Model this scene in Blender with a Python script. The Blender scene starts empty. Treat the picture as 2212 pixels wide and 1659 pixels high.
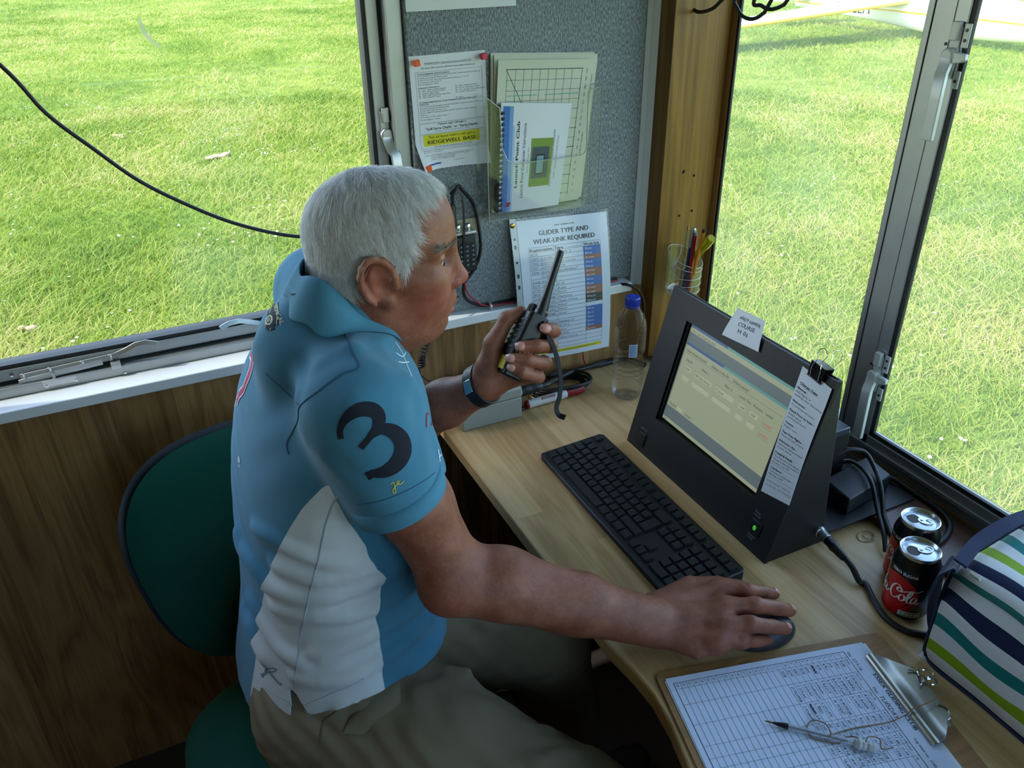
import bpy, bmesh, math, random
import numpy as np
from mathutils import Vector, Matrix, Quaternion
from mathutils.bvhtree import BVHTree

random.seed(7)
rng = np.random.default_rng(11)
SC = bpy.context.scene
COL = SC.collection

# ------------------------------------------------------------------ camera
cam_data = bpy.data.cameras.new('camera')
cam_data.sensor_width = 36.0
cam_data.lens = 36.0 * 1770.0 / 2212.0
cam_data.clip_start = 0.02
cam_data.clip_end = 500
cam = bpy.data.objects.new('camera', cam_data)
COL.objects.link(cam)
def camera_axes(yaw, pitch, roll):
    f = Vector((math.sin(yaw) * math.cos(pitch), math.cos(yaw) * math.cos(pitch), -math.sin(pitch)))
    r = Vector((math.cos(yaw), -math.sin(yaw), 0))
    d = f.cross(r)
    r2 = r * math.cos(roll) + d * math.sin(roll)
    d2 = -r * math.sin(roll) + d * math.cos(roll)
    return r2, -d2, -f
_r, _u, _b = camera_axes(math.radians(25.45), math.radians(29.5), math.radians(0.7))
cam.matrix_world = Matrix(((_r.x, _u.x, _b.x, 0), (_r.y, _u.y, _b.y, 0), (_r.z, _u.z, _b.z, 1.627), (0, 0, 0, 1)))
SC.camera = cam

# ------------------------------------------------------------------ sky, sun, exposure
SUN_FROM = Vector((-0.62, 0.145, 0.80)).normalized()      # direction towards the sun
world = bpy.data.worlds.new('sky')
SC.world = world
world.use_nodes = True
wn = world.node_tree
wn.nodes.clear()
w_out = wn.nodes.new('ShaderNodeOutputWorld')
w_bg = wn.nodes.new('ShaderNodeBackground')
w_sky = wn.nodes.new('ShaderNodeTexSky')
w_sky.sky_type = 'NISHITA'
w_sky.sun_disc = False
w_sky.sun_elevation = math.asin(SUN_FROM.z)
w_sky.sun_rotation = math.atan2(SUN_FROM.x, SUN_FROM.y)
w_sky.altitude = 80
w_sky.dust_density = 1.0
wn.links.new(w_sky.outputs[0], w_bg.inputs[0])
w_bg.inputs[1].default_value = 0.55
wn.links.new(w_bg.outputs[0], w_out.inputs[0])
sun_data = bpy.data.lights.new('sun', 'SUN')
sun_data.energy = 4.0
sun_data.angle = math.radians(0.55)
sun_data.color = (1.0, 0.95, 0.86)
sun = bpy.data.objects.new('sun', sun_data)
COL.objects.link(sun)
sun.location = SUN_FROM * 30
sun.rotation_euler = SUN_FROM.to_track_quat('Z', 'Y').to_euler()

SC.view_settings.view_transform = 'Standard'
SC.view_settings.look = 'None'
SC.view_settings.gamma = 1.0
SC.view_settings.use_curve_mapping = False
SC.view_settings.exposure = 1.05
SC.cycles.max_bounces = 10
SC.cycles.diffuse_bounces = 5
SC.cycles.glossy_bounces = 4
SC.cycles.transparent_max_bounces = 24
SC.cycles.transmission_bounces = 8
SC.cycles.caustics_reflective = False
SC.cycles.caustics_refractive = False
SC.cycles.sample_clamp_indirect = 6.0

# ------------------------------------------------------------------ materials
def srgb(r, g, b):
    f = lambda c: c / 12.92 if c <= 0.04045 else ((c + 0.055) / 1.055) ** 2.4
    return (f(r / 255), f(g / 255), f(b / 255), 1.0)

class NT:
    """small helper around a material's node tree"""
    def __init__(self, name):
        self.m = bpy.data.materials.new(name)
        self.m.use_nodes = True
        self.t = self.m.node_tree
        self.t.nodes.clear()
        self.out = self.n('ShaderNodeOutputMaterial')
    def n(self, kind, **kw):
        x = self.t.nodes.new(kind)
        for k, v in kw.items():
            setattr(x, k, v)
        return x
    def link(self, a, b):
        self.t.links.new(a, b)
    def val(self, sock, v):
        if hasattr(v, 'is_output'):
            self.link(v, sock)
        else:
            sock.default_value = v
    def math(self, op, a, b=0.0, c=0.0):
        x = self.n('ShaderNodeMath', operation=op)
        for i, v in enumerate((a, b, c)):
            self.val(x.inputs[i], v)
        return x.outputs[0]
    def mix(self, fac, a, b):
        x = self.n('ShaderNodeMix', data_type='RGBA')
        self.val(x.inputs[0], fac)
        self.val(x.inputs[6], a)
        self.val(x.inputs[7], b)
        return x.outputs[2]
    def coords(self, scale=(1, 1, 1), rot=(0, 0, 0), kind='Object'):
        tc = self.n('ShaderNodeTexCoord')
        mp = self.n('ShaderNodeMapping')
        self.link(tc.outputs[kind], mp.inputs[0])
        mp.inputs['Scale'].default_value = scale
        mp.inputs['Rotation'].default_value = rot
        return mp.outputs[0]
    def noise(self, vec, scale, detail=4.0, rough=0.55, dist=0.0):
        x = self.n('ShaderNodeTexNoise')
        self.link(vec, x.inputs['Vector'])
        x.inputs['Scale'].default_value = scale
        x.inputs['Detail'].default_value = detail
        x.inputs['Roughness'].default_value = rough
        x.inputs['Distortion'].default_value = dist
        return x.outputs['Fac']
    def ramp(self, fac, stops):
        x = self.n('ShaderNodeValToRGB')
        el = x.color_ramp.elements
        while len(el) < len(stops):
            el.new(0.5)
        for e, (p, c) in zip(el, stops):
            e.position = p
            e.color = c
        self.val(x.inputs[0], fac)
        return x.outputs[0]
    def bump(self, height, strength, distance=0.01):
        x = self.n('ShaderNodeBump')
        x.inputs['Strength'].default_value = strength
        x.inputs['Distance'].default_value = distance
        self.link(height, x.inputs['Height'])
        return x.outputs[0]
    def bsdf(self, color, rough=0.5, metal=0.0, spec=0.5, normal=None, **kw):
        b = self.n('ShaderNodeBsdfPrincipled')
        self.val(b.inputs['Base Color'], color)
        self.val(b.inputs['Roughness'], rough)
        self.val(b.inputs['Metallic'], metal)
        b.inputs['Specular IOR Level'].default_value = spec
        if normal is not None:
            self.link(normal, b.inputs['Normal'])
        for k, v in kw.items():
            self.val(b.inputs[k.replace('_', ' ')], v)
        return b.outputs[0]
    def done(self, shader):
        self.link(shader, self.out.inputs[0])
        return self.m

MATS = {}
def plain(name, color, rough=0.5, metal=0.0, spec=0.5, mottled=0.06, bump=0.0, scale=60.0, **kw):
    """one colour with a faint procedural mottling"""
    if name in MATS:
        return MATS[name]
    t = NT(name)
    v = t.coords()
    f = t.noise(v, scale, 3.0)
    lo = tuple(c * (1 - mottled) for c in color[:3]) + (1,)
    hi = tuple(min(1, c * (1 + mottled)) for c in color[:3]) + (1,)
    col = t.mix(f, lo, hi)
    nrm = t.bump(f, bump, 0.002) if bump else None
    MATS[name] = t.done(t.bsdf(col, rough, metal, spec, nrm, **kw))
    return MATS[name]

def glass(name, tint=(1, 1, 1, 1), gloss=0.06, rough=0.0, dirt=0.0, dirt_scale=6.0, ior=1.45):
    """thin clear sheet: lets light straight through, mirrors a little, may carry dust"""
    t = NT(name)
    tr = t.n('ShaderNodeBsdfTransparent')
    tr.inputs[0].default_value = tint
    gl = t.n('ShaderNodeBsdfGlossy')
    gl.inputs['Roughness'].default_value = rough
    lw = t.n('ShaderNodeLayerWeight')
    lw.inputs[0].default_value = 0.5
    mx = t.n('ShaderNodeMixShader')
    t.link(t.math('ADD', gloss, t.math('MULTIPLY', t.math('POWER', lw.outputs['Facing'], 5.0), 0.9)), mx.inputs[0])
    t.link(tr.outputs[0], mx.inputs[1])
    t.link(gl.outputs[0], mx.inputs[2])
    sh = mx.outputs[0]
    if dirt:
        df = t.n('ShaderNodeBsdfTranslucent')
        df.inputs[0].default_value = (0.90, 0.92, 0.74, 1)
        f = t.noise(t.coords(), dirt_scale, 5.0, 0.6)
        f = t.math('MULTIPLY', f, dirt * 2)
        m2 = t.n('ShaderNodeMixShader')
        t.link(f, m2.inputs[0])
        t.link(sh, m2.inputs[1])
        t.link(df.outputs[0], m2.inputs[2])
        sh = m2.outputs[0]
    return t.done(sh)

def wood(name, dark, mid, light, axis='z', scale=1.0, rough=0.45, plank=None, spec=0.4):
    """veneer: grain streaks run along `axis`, broad cathedral figure, fine pores"""
    t = NT(name)
    s = {'x': (0.10, 1, 1), 'y': (1, 0.10, 1), 'z': (1, 1, 0.10)}[axis]
    v = t.coords(s)
    broad = t.noise(v, 9.0 * scale, 3.0, 0.5, 1.2)
    s2 = {'x': (0.02, 1, 1), 'y': (1, 0.02, 1), 'z': (1, 1, 0.02)}[axis]
    fine = t.noise(t.coords(s2), 260.0 * scale, 3.0, 0.7)
    wv = t.math('FRACT', t.math('MULTIPLY', broad, 7.0))
    wv = t.math('ABSOLUTE', t.math('SUBTRACT', wv, 0.5))
    f = t.math('ADD', t.math('MULTIPLY', wv, 0.55), t.math('MULTIPLY', fine, 0.62))
    if plank:
        axis_i = {'x': 0, 'y': 1, 'z': 2}
        sx = t.n('ShaderNodeSeparateXYZ')
        t.link(t.coords(), sx.inputs[0])
        across, along, wid, lng = plank
        row = t.math('FLOOR', t.math('DIVIDE', sx.outputs[axis_i[across]], wid))
        off = t.math('MULTIPLY', t.math('FRACT', t.math('MULTIPLY', row, 0.618)), lng)
        piece = t.math('FLOOR', t.math('DIVIDE', t.math('ADD', sx.outputs[axis_i[along]], off), lng))
        wn_ = t.n('ShaderNodeTexWhiteNoise', noise_dimensions='2D')
        cb = t.n('ShaderNodeCombineXYZ')
        t.link(row, cb.inputs[0])
        t.link(piece, cb.inputs[1])
        t.link(cb.outputs[0], wn_.inputs['Vector'])
        f = t.math('ADD', f, t.math('MULTIPLY', t.math('SUBTRACT', wn_.outputs[0], 0.5), 0.40))
    col = t.ramp(f, [(0.15, dark), (0.5, mid), (0.85, light)])
    return t.done(t.bsdf(col, rough, 0, spec, t.bump(fine, 0.12, 0.001)))

# ------------------------------------------------------------------ mesh building
def vec(p):
    return Vector(p)

class MB:
    """collects shapes, then links them as one mesh object"""
    def __init__(self):
        self.v, self.f, self.mi = [], [], []
        self.M = Matrix.Identity(4)
    def add(self, verts, faces, mi=0, M=None):
        T = self.M if M is None else self.M @ M
        o = len(self.v)
        for p in verts:
            self.v.append(tuple(T @ Vector(p)))
        for q in faces:
            self.f.append([o + i for i in q])
            self.mi.append(mi)
        return self
    def box(self, lo, hi, mi=0, M=None):
        x0, y0, z0 = lo
        x1, y1, z1 = hi
        vs = [(x0, y0, z0), (x1, y0, z0), (x1, y1, z0), (x0, y1, z0), (x0, y0, z1), (x1, y0, z1), (x1, y1, z1), (x0, y1, z1)]
        fs = [(3, 2, 1, 0), (4, 5, 6, 7), (0, 1, 5, 4), (1, 2, 6, 5), (2, 3, 7, 6), (3, 0, 4, 7)]
        return self.add(vs, fs, mi, M)
    def cbox(self, c, s, mi=0, M=None):
        return self.box([c[i] - s[i] / 2 for i in range(3)], [c[i] + s[i] / 2 for i in range(3)], mi, M)
    def prism(self, outline, z0, z1, mi=0, M=None):
        n = len(outline)
        vs = [(x, y, z0) for x, y in outline] + [(x, y, z1) for x, y in outline]
        fs = [tuple(reversed(range(n))), tuple(range(n, 2 * n))]
        fs += [(i, (i + 1) % n, n + (i + 1) % n, n + i) for i in range(n)]
        return self.add(vs, fs, mi, M)
    def lathe(self, prof, seg=32, mi=0, M=None, close=True):
        """prof: (radius, z) from bottom to top"""
        vs, fs = [], []
        m = len(prof)
        for r, z in prof:
            for k in range(seg):
                a = 2 * math.pi * k / seg
                vs.append((r * math.cos(a), r * math.sin(a), z))
        for j in range(m - 1):
            for k in range(seg):
                k2 = (k + 1) % seg
                fs.append((j * seg + k, j * seg + k2, (j + 1) * seg + k2, (j + 1) * seg + k))
        if close:
            if prof[0][0] > 1e-6:
                fs.append(tuple(reversed(range(seg))))
            if prof[-1][0] > 1e-6:
                fs.append(tuple(range((m - 1) * seg, m * seg)))
        return self.add(vs, fs, mi, M)
    def sweep(self, pts, section, mi=0, M=None, closed=False, scale=None, up=None, cap=True):
        """carry a closed 2-D section along a path with parallel transport"""
        P = [Vector(p) for p in pts]
        n, m = len(P), len(section)
        T = []
        for i in range(n):
            a = P[(i - 1) % n] if closed or i > 0 else P[i]
            b = P[(i + 1) % n] if closed or i < n - 1 else P[i]
            d = b - a
            T.append(d.normalized() if d.length > 1e-9 else Vector((0, 0, 1)))
        ref = Vector(up) if up is not None else (Vector((0, 0, 1)) if abs(T[0].z) < 0.9 else Vector((1, 0, 0)))
        N = (ref - T[0] * ref.dot(T[0])).normalized()
        vs, fs = [], []
        for i in range(n):
            if up is not None:
                N = (ref - T[i] * ref.dot(T[i])).normalized()
            else:
                N = (N - T[i] * N.dot(T[i])).normalized()
            B = T[i].cross(N)
            k = scale[i] if scale is not None else 1.0
            for x, y in section:
                vs.append(tuple(P[i] + B * (x * k) + N * (y * k)))
        for i in range(n if closed else n - 1):
            i2 = (i + 1) % n
            for j in range(m):
                j2 = (j + 1) % m
                fs.append((i * m + j, i * m + j2, i2 * m + j2, i2 * m + j))
        if cap and not closed:
            fs.append(tuple(reversed(range(m))))
            fs.append(tuple(range((n - 1) * m, n * m)))
        return self.add(vs, fs, mi, M)
    def tube(self, pts, r, seg=10, mi=0, M=None, closed=False, scale=None, cap=True):
        sec = [(r * math.cos(2 * math.pi * k / seg), r * math.sin(2 * math.pi * k / seg)) for k in range(seg)]
        return self.sweep(pts, sec, mi, M, closed, scale, None, cap)
    def ball(self, c, r, mi=0, seg=16, rings=10):
        prof = [(math.sin(math.pi * i / rings), -math.cos(math.pi * i / rings)) for i in range(rings + 1)]
        if not hasattr(r, '__len__'):
            r = (r, r, r)
        return self.lathe(prof, seg, mi, Matrix.Translation(c) @ Matrix.Diagonal((r[0], r[1], r[2], 1)))
    def build(self, name, mats, parent=None, smooth=40, bevel=0.0, bseg=2):
        me = bpy.data.meshes.new(name)
        me.from_pydata(self.v, [], self.f)
        if not isinstance(mats, (list, tuple)):
            mats = [mats]
        for m in mats:
            me.materials.append(m)
        me.polygons.foreach_set('material_index', self.mi)
        if smooth is not None:
            me.polygons.foreach_set('use_smooth', [True] * len(me.polygons))
            me.update()
            me.set_sharp_from_angle(angle=math.radians(smooth))
        me.update()
        return link(name, me, parent, bevel, bseg)

def link(name, me, parent=None, bevel=0.0, bseg=2):
    o = bpy.data.objects.new(name, me)
    COL.objects.link(o)
    if parent is not None:
        o.parent = parent
        o.matrix_parent_inverse = world_of(parent).inverted()
    if bevel:
        b = o.modifiers.new('bevel', 'BEVEL')
        b.width = bevel
        b.segments = bseg
        b.limit_method = 'ANGLE'
        b.angle_limit = math.radians(35)
        b.harden_normals = False
    return o

def world_of(o):
    """world matrix without waiting for the depsgraph"""
    if o.parent is None:
        return o.matrix_basis.copy()
    return world_of(o.parent) @ o.matrix_parent_inverse @ o.matrix_basis

def thing(name, label, cat, loc=(0, 0, 0), group=None):
    o = bpy.data.objects.new(name, None)
    COL.objects.link(o)
    o.location = loc
    o.empty_display_size = 0.05
    return tag(o, label, cat, group)

def tag(o, label, cat, group=None, kind=None):
    o['label'] = label
    o['category'] = cat
    if group:
        o['group'] = group
    if kind:
        o['kind'] = kind
    return o

def struct(o, label=None):
    o['kind'] = 'structure'
    if label:
        o['label'] = label
    return o

def frame(origin, x, y):
    """matrix whose local x and y run along the given directions"""
    X = Vector(x).normalized()
    Z = X.cross(Vector(y)).normalized()
    Y = Z.cross(X)
    o = Vector(origin)
    return Matrix(((X.x, Y.x, Z.x, o.x), (X.y, Y.y, Z.y, o.y), (X.z, Y.z, Z.z, o.z), (0, 0, 0, 1)))

def along(a, b):
    """matrix that puts local z from a to b"""
    a, b = Vector(a), Vector(b)
    return Matrix.Translation(a) @ (b - a).to_track_quat('Z', 'Y').to_matrix().to_4x4()

def smooth_path(pts, n=8, closed=False):
    """Catmull-Rom through the points"""
    P = [Vector(p) for p in pts]
    out = []
    m = len(P)
    for i in range(m if closed else m - 1):
        if closed:
            p0, p1, p2, p3 = P[(i - 1) % m], P[i], P[(i + 1) % m], P[(i + 2) % m]
        else:
            p0, p1, p2, p3 = P[max(i - 1, 0)], P[i], P[i + 1], P[min(i + 2, m - 1)]
        for k in range(n):
            t = k / n
            out.append(0.5 * ((2 * p1) + (p2 - p0) * t + (2 * p0 - 5 * p1 + 4 * p2 - p3) * t * t + (3 * p1 - p0 - 3 * p2 + p3) * t ** 3))
    if not closed:
        out.append(P[-1])
    return out

def rrect(w, h, r, n=5, cx=0.0, cy=0.0):
    o = []
    for sx, sy, a0 in ((1, 1, 0), (-1, 1, 90), (-1, -1, 180), (1, -1, 270)):
        for k in range(n + 1):
            a = math.radians(a0 + 90 * k / n)
            o.append((cx + sx * (w / 2 - r) + r * math.cos(a), cy + sy * (h / 2 - r) + r * math.sin(a)))
    return o

# ------------------------------------------------------------------ lettering
class Glyphs:
    """outlines of the built-in font, turned into flat triangles once"""
    def __init__(self):
        chars = ''.join(chr(c) for c in range(33, 127))
        made = []
        for ch in chars:
            for s in (ch, 'H' + ch + 'H'):
                cu = bpy.data.curves.new('glyph', 'FONT')
                cu.body = s
                cu.resolution_u = 2
                o = bpy.data.objects.new('glyph', cu)
                COL.objects.link(o)
                made.append(o)
        cu = bpy.data.curves.new('glyph', 'FONT')
        cu.body = 'HH'
        cu.resolution_u = 2
        hh = bpy.data.objects.new('glyph', cu)
        COL.objects.link(hh)
        made.append(hh)
        dg = bpy.context.evaluated_depsgraph_get()
        dg.update()
        def grab(o):
            me = o.evaluated_get(dg).to_mesh()
            vs = [(v.co.x, v.co.y) for v in me.vertices]
            fs = [tuple(p.vertices) for p in me.polygons]
            o.evaluated_get(dg).to_mesh_clear()
            return vs, fs
        wid = lambda vs: max(p[0] for p in vs) - min(p[0] for p in vs)
        w_hh = wid(grab(hh)[0])
        self.g, self.adv = {}, {' ': 0.28}
        for i, ch in enumerate(chars):
            self.g[ch] = grab(made[2 * i])
            self.adv[ch] = wid(grab(made[2 * i + 1])[0]) - w_hh
        for o in made:
            c = o.data
            bpy.data.objects.remove(o)
            bpy.data.curves.remove(c)
    def width(self, s):
        return sum(self.adv.get(c, 0.5) for c in s)
GL = Glyphs()

class Sheet:
    """flat artwork in local (u, v) metres, laid on a surface by a mapping function"""
    def __init__(self, w, h, mats, fmap=None, nu=1, nv=1, thick=0.0004):
        self.w, self.h, self.mats = w, h, mats
        self.mb = MB()
        self.fmap = fmap or (lambda u, v, n: Vector((u, v, n)))
        self.thick = thick
        self.layer = 0
        if nu:
            vs, fs = [], []
            for s in (0, 1):
                for j in range(nv + 1):
                    for i in range(nu + 1):
                        vs.append(self.fmap(w * i / nu, h * j / nv, -thick * s))
            k = (nu + 1) * (nv + 1)
            for j in range(nv):
                for i in range(nu):
                    a = j * (nu + 1) + i
                    fs.append((a, a + 1, a + nu + 2, a + nu + 1))
                    fs.append((k + a, k + a + nu + 1, k + a + nu + 2, k + a + 1))
            rim = [i for i in range(nu + 1)] + [(j + 1) * (nu + 1) - 1 for j in range(1, nv + 1)] + \
                  [nv * (nu + 1) + i for i in range(nu - 1, -1, -1)] + [j * (nu + 1) for j in range(nv - 1, 0, -1)]
            for i in range(len(rim)):
                a, b = rim[i], rim[(i + 1) % len(rim)]
                fs.append((b, a, k + a, k + b))
            self.mb.add(vs, fs, 0)
    def put(self, pts, faces, mi, lift=0.00025):
        self.mb.add([self.fmap(u, v, lift) for u, v in pts], faces, mi)
    def rect(self, u0, v0, u1, v1, mi, lift=0.0002, nu=1, nv=1):
        pts, fs = [], []
        for j in range(nv + 1):
            for i in range(nu + 1):
                pts.append((u0 + (u1 - u0) * i / nu, v0 + (v1 - v0) * j / nv))
        for j in range(nv):
            for i in range(nu):
                a = j * (nu + 1) + i
                fs.append((a, a + 1, a + nu + 2, a + nu + 1))
        self.put(pts, fs, mi, lift)
    def line(self, u0, v0, u1, v1, wd, mi, lift=0.0003, n=1):
        d = math.hypot(u1 - u0, v1 - v0)
        if d < 1e-9:
            return
        px, py = -(v1 - v0) / d * wd / 2, (u1 - u0) / d * wd / 2
        pts = []
        for i in range(n + 1):
            u, v = u0 + (u1 - u0) * i / n, v0 + (v1 - v0) * i / n
            pts += [(u - px, v - py), (u + px, v + py)]
        self.put(pts, [(2 * i, 2 * i + 2, 2 * i + 3, 2 * i + 1) for i in range(n)], mi, lift)
    def poly(self, pts, wd, mi, lift=0.0003):
        for a, b in zip(pts, pts[1:]):
            self.line(a[0], a[1], b[0], b[1], wd, mi, lift)
    def box(self, u0, v0, u1, v1, wd, mi, n=1):
        self.line(u0, v0, u1, v0, wd, mi, n=n)
        self.line(u0, v1, u1, v1, wd, mi, n=n)
        self.line(u0, v0, u0, v1, wd, mi, n=n)
        self.line(u1, v0, u1, v1, wd, mi, n=n)
    def text(self, s, u, v, size, mi, align='l', fit=None, slant=0.0, bold=0.0, rot=0.0, lift=0.0003, jitter=0.0):
        """size is the capital height; fit squeezes or stretches the line to a width"""
        k = size / 0.69
        wd = GL.width(s) * k
        sx = 1.0
        if fit:
            sx = fit / wd
            wd = fit
        x = {'l': 0.0, 'c': -wd / 2, 'r': -wd}[align]
        ca, sa = math.cos(rot), math.sin(rot)
        for ch in s:
            if ch in GL.g:
                vs, fs = GL.g[ch]
                jx = random.uniform(-jitter, jitter) * size
                js = slant + random.uniform(-jitter, jitter)
                for off in ((0.0,) if not bold else (-bold / 2, 0, bold / 2)):
                    pts = []
                    for a, b in vs:
                        px = x + (a * k + b * k * js) * sx + off * size
                        py = b * k + jx
                        pts.append((u + px * ca - py * sa, v + px * sa + py * ca))
                    self.put(pts, fs, mi, lift)
            x += GL.adv.get(ch, 0.5) * k * sx
        return wd
    def scribble(self, u, v, wid, ht, wd, mi, n=8):
        pts = [(u + wid * i / n, v + random.uniform(0, ht)) for i in range(n + 1)]
        self.poly(pts, wd, mi)
    def build(self, name, parent=None, smooth=60):
        return self.mb.build(name, self.mats, parent, smooth)

# ------------------------------------------------------------------ solid fields -> mesh
class Field:
    """list of rounded solids blended one after another; meshed with sparse surface nets"""
    def __init__(self):
        self.ops = []
    def cap(self, a, b, ra, rb=None, k=0.01, op='u', flat=None):
        rb = ra if rb is None else rb
        a, b = np.array(a, float), np.array(b, float)
        c = (a + b) / 2
        R = np.linalg.norm(a - b) / 2 + max(ra, rb)
        ab = b - a
        L2 = max(float(ab @ ab), 1e-12)
        if flat is None:
            def f(p):
                t = np.clip(((p - a) @ ab) / L2, 0, 1)
                return np.linalg.norm(p - a - t[:, None] * ab, axis=1) - (ra + (rb - ra) * t)
        else:
            n, s = np.array(flat[0], float), flat[1]
            n /= np.linalg.norm(n)
            R *= 1.0 if s >= 1 else 1.0
            def f(p):
                t = np.clip(((p - a) @ ab) / L2, 0, 1)
                q = p - a - t[:, None] * ab
                h = q @ n
                q = q + np.outer(h * (1.0 / s - 1.0), n)
                return (np.linalg.norm(q, axis=1) - (ra + (rb - ra) * t)) * min(1.0, s)
        self.ops.append((op, f, c, R, k))
        return self
    def chain(self, pts, radii, k=0.01, op='u', flat=None):
        for i in range(len(pts) - 1):
            self.cap(pts[i], pts[i + 1], radii[i], radii[i + 1], k, op, flat)
        return self
    def ell(self, c, r, rot=None, k=0.01, op='u'):
        c = np.array(c, float)
        r = np.array(r, float)
        Rm = np.eye(3) if rot is None else np.array(rot, float)       # rows: local axes
        def f(p):
            q = (p - c) @ Rm.T
            k0 = np.linalg.norm(q / r, axis=1)
            k1 = np.linalg.norm(q / (r * r), axis=1)
            return k0 * (k0 - 1.0) / np.maximum(k1, 1e-9)
        self.ops.append((op, f, c, float(r.max()), k))
        return self
    def box(self, c, h, rot=None, r=0.005, k=0.01, op='u'):
        c = np.array(c, float)
        h = np.array(h, float)
        Rm = np.eye(3) if rot is None else np.array(rot, float)
        def f(p):
            q = np.abs((p - c) @ Rm.T) - (h - r)
            return np.linalg.norm(np.maximum(q, 0), axis=1) + np.minimum(q.max(axis=1), 0) - r
        self.ops.append((op, f, c, float(np.linalg.norm(h)), k))
        return self
    def plane(self, c, n, k=0.005, op='i'):
        """keep (i) the side behind the plane"""
        c = np.array(c, float)
        n = np.array(n, float)
        n /= np.linalg.norm(n)
        self.ops.append((op, lambda p: (p - c) @ n, None, None, k))
        return self
    def ev(self, p, ops=None):
        d = np.full(len(p), 1e3)
        for op, f, c, R, k in (self.ops if ops is None else ops):
            e = f(p)
            if op == 'u':
                if k > 0:
                    h = np.clip(0.5 + 0.5 * (d - e) / k, 0, 1)
                    d = d + (e - d) * h - k * h * (1 - h)
                else:
                    d = np.minimum(d, e)
            else:
                if op == 's':
                    e = -e
                if k > 0:
                    h = np.clip(0.5 - 0.5 * (d - e) / k, 0, 1)
                    d = d + (e - d) * h + k * h * (1 - h)
                else:
                    d = np.maximum(d, e)
        return d
    def mesh(self, vox, warp=None):
        """vertices, quads of the zero surface"""
        B = 12
        lo = np.full(3, 1e9)
        hi = -lo
        for op, f, c, R, k in self.ops:
            if op == 'u':
                lo = np.minimum(lo, c - R - k)
                hi = np.maximum(hi, c + R + k)
        lo -= vox * 3
        hi += vox * 3
        nb = np.ceil((hi - lo) / (vox * B)).astype(int)
        ii = np.stack(np.meshgrid(*[np.arange(n) for n in nb], indexing='ij'), -1).reshape(-1, 3)
        cen = lo + (ii + 0.5) * vox * B
        rad = vox * B * 0.5 * math.sqrt(3) + vox * 2
        d = self.ev(cen)
        if warp is not None:
            rad_keep = rad * 1.6 + 0.012
        else:
            rad_keep = rad * 1.6
        act = ii[np.abs(d) < rad_keep]
        g = np.stack(np.meshgrid(*[np.arange(B + 1)] * 3, indexing='ij'), -1).reshape(-1, 3)
        dims = (nb * B + 2).astype(np.int64)
        def key(c):
            return (c[:, 0] * dims[1] + c[:, 1]) * dims[2] + c[:, 2]
        allk, allp, quads = [], [], []
        for b in act:
            base = b * B
            pts = lo + (g + base) * vox
            cb = lo + (b + 0.5) * vox * B
            ops = [o for o in self.ops if o[2] is None or np.linalg.norm(o[2] - cb) - o[3] < rad + o[4] * 1.2 + vox * 3]
            if not any(o[0] == 'u' for o in ops):
                continue
            v = self.ev(pts, ops)
            if warp is not None:
                v = v + warp(pts)
            v = v.reshape(B + 1, B + 1, B + 1)
            s = v < 0
            cnt = np.zeros((B, B, B), int)
            for dx in (0, 1):
                for dy in (0, 1):
                    for dz in (0, 1):
                        cnt += s[dx:dx + B, dy:dy + B, dz:dz + B]
            cells = np.argwhere((cnt > 0) & (cnt < 8))
            if len(cells) == 0:
                continue
            acc = np.zeros((len(cells), 3))
            num = np.zeros(len(cells))
            x, y, z = cells.T
            for a in range(3):
                o1, o2 = [t for t in range(3) if t != a]
                for p in (0, 1):
                    for q in (0, 1):
                        c0 = [0, 0, 0]
                        c0[o1], c0[o2] = p, q
                        c1 = list(c0)
                        c1[a] = 1
                        v0 = v[x + c0[0], y + c0[1], z + c0[2]]
                        v1 = v[x + c1[0], y + c1[1], z + c1[2]]
                        cr = (v0 < 0) != (v1 < 0)
                        t = np.where(cr, v0 / np.where(cr, v0 - v1, 1), 0)
                        w = np.array(c0, float)[None, :].repeat(len(cells), 0)
                        w[:, a] = t
                        acc += np.where(cr[:, None], w, 0)
                        num += cr
            allk.append(key(cells + base))
            allp.append(lo + (cells + base + acc / num[:, None]) * vox)
            for a in range(3):
                o1, o2 = (a + 1) % 3, (a + 2) % 3
                sl0 = [slice(0, B)] * 3
                sl1 = [slice(0, B)] * 3
                sl1[a] = slice(1, B + 1)
                e0, e1 = s[tuple(sl0)], s[tuple(sl1)]
                ed = np.argwhere(e0 != e1)
                if len(ed) == 0:
                    continue
                flip = e0[tuple(ed.T)]
                ed = ed + base
                u1 = np.zeros(3, int); u1[o1] = 1
                u2 = np.zeros(3, int); u2[o2] = 1
                q = np.stack([key(ed - u1 - u2), key(ed - u2), key(ed), key(ed - u1)], 1)
                q[~flip] = q[~flip][:, ::-1]
                quads.append(q)
        k = np.concatenate(allk)
        p = np.concatenate(allp)
        uk, idx = np.unique(k, return_index=True)
        p = p[idx]
        q = np.concatenate(quads)
        pos = np.searchsorted(uk, q)
        pos = np.clip(pos, 0, len(uk) - 1)
        ok = (uk[pos] == q).all(axis=1)
        return p, pos[ok]

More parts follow.
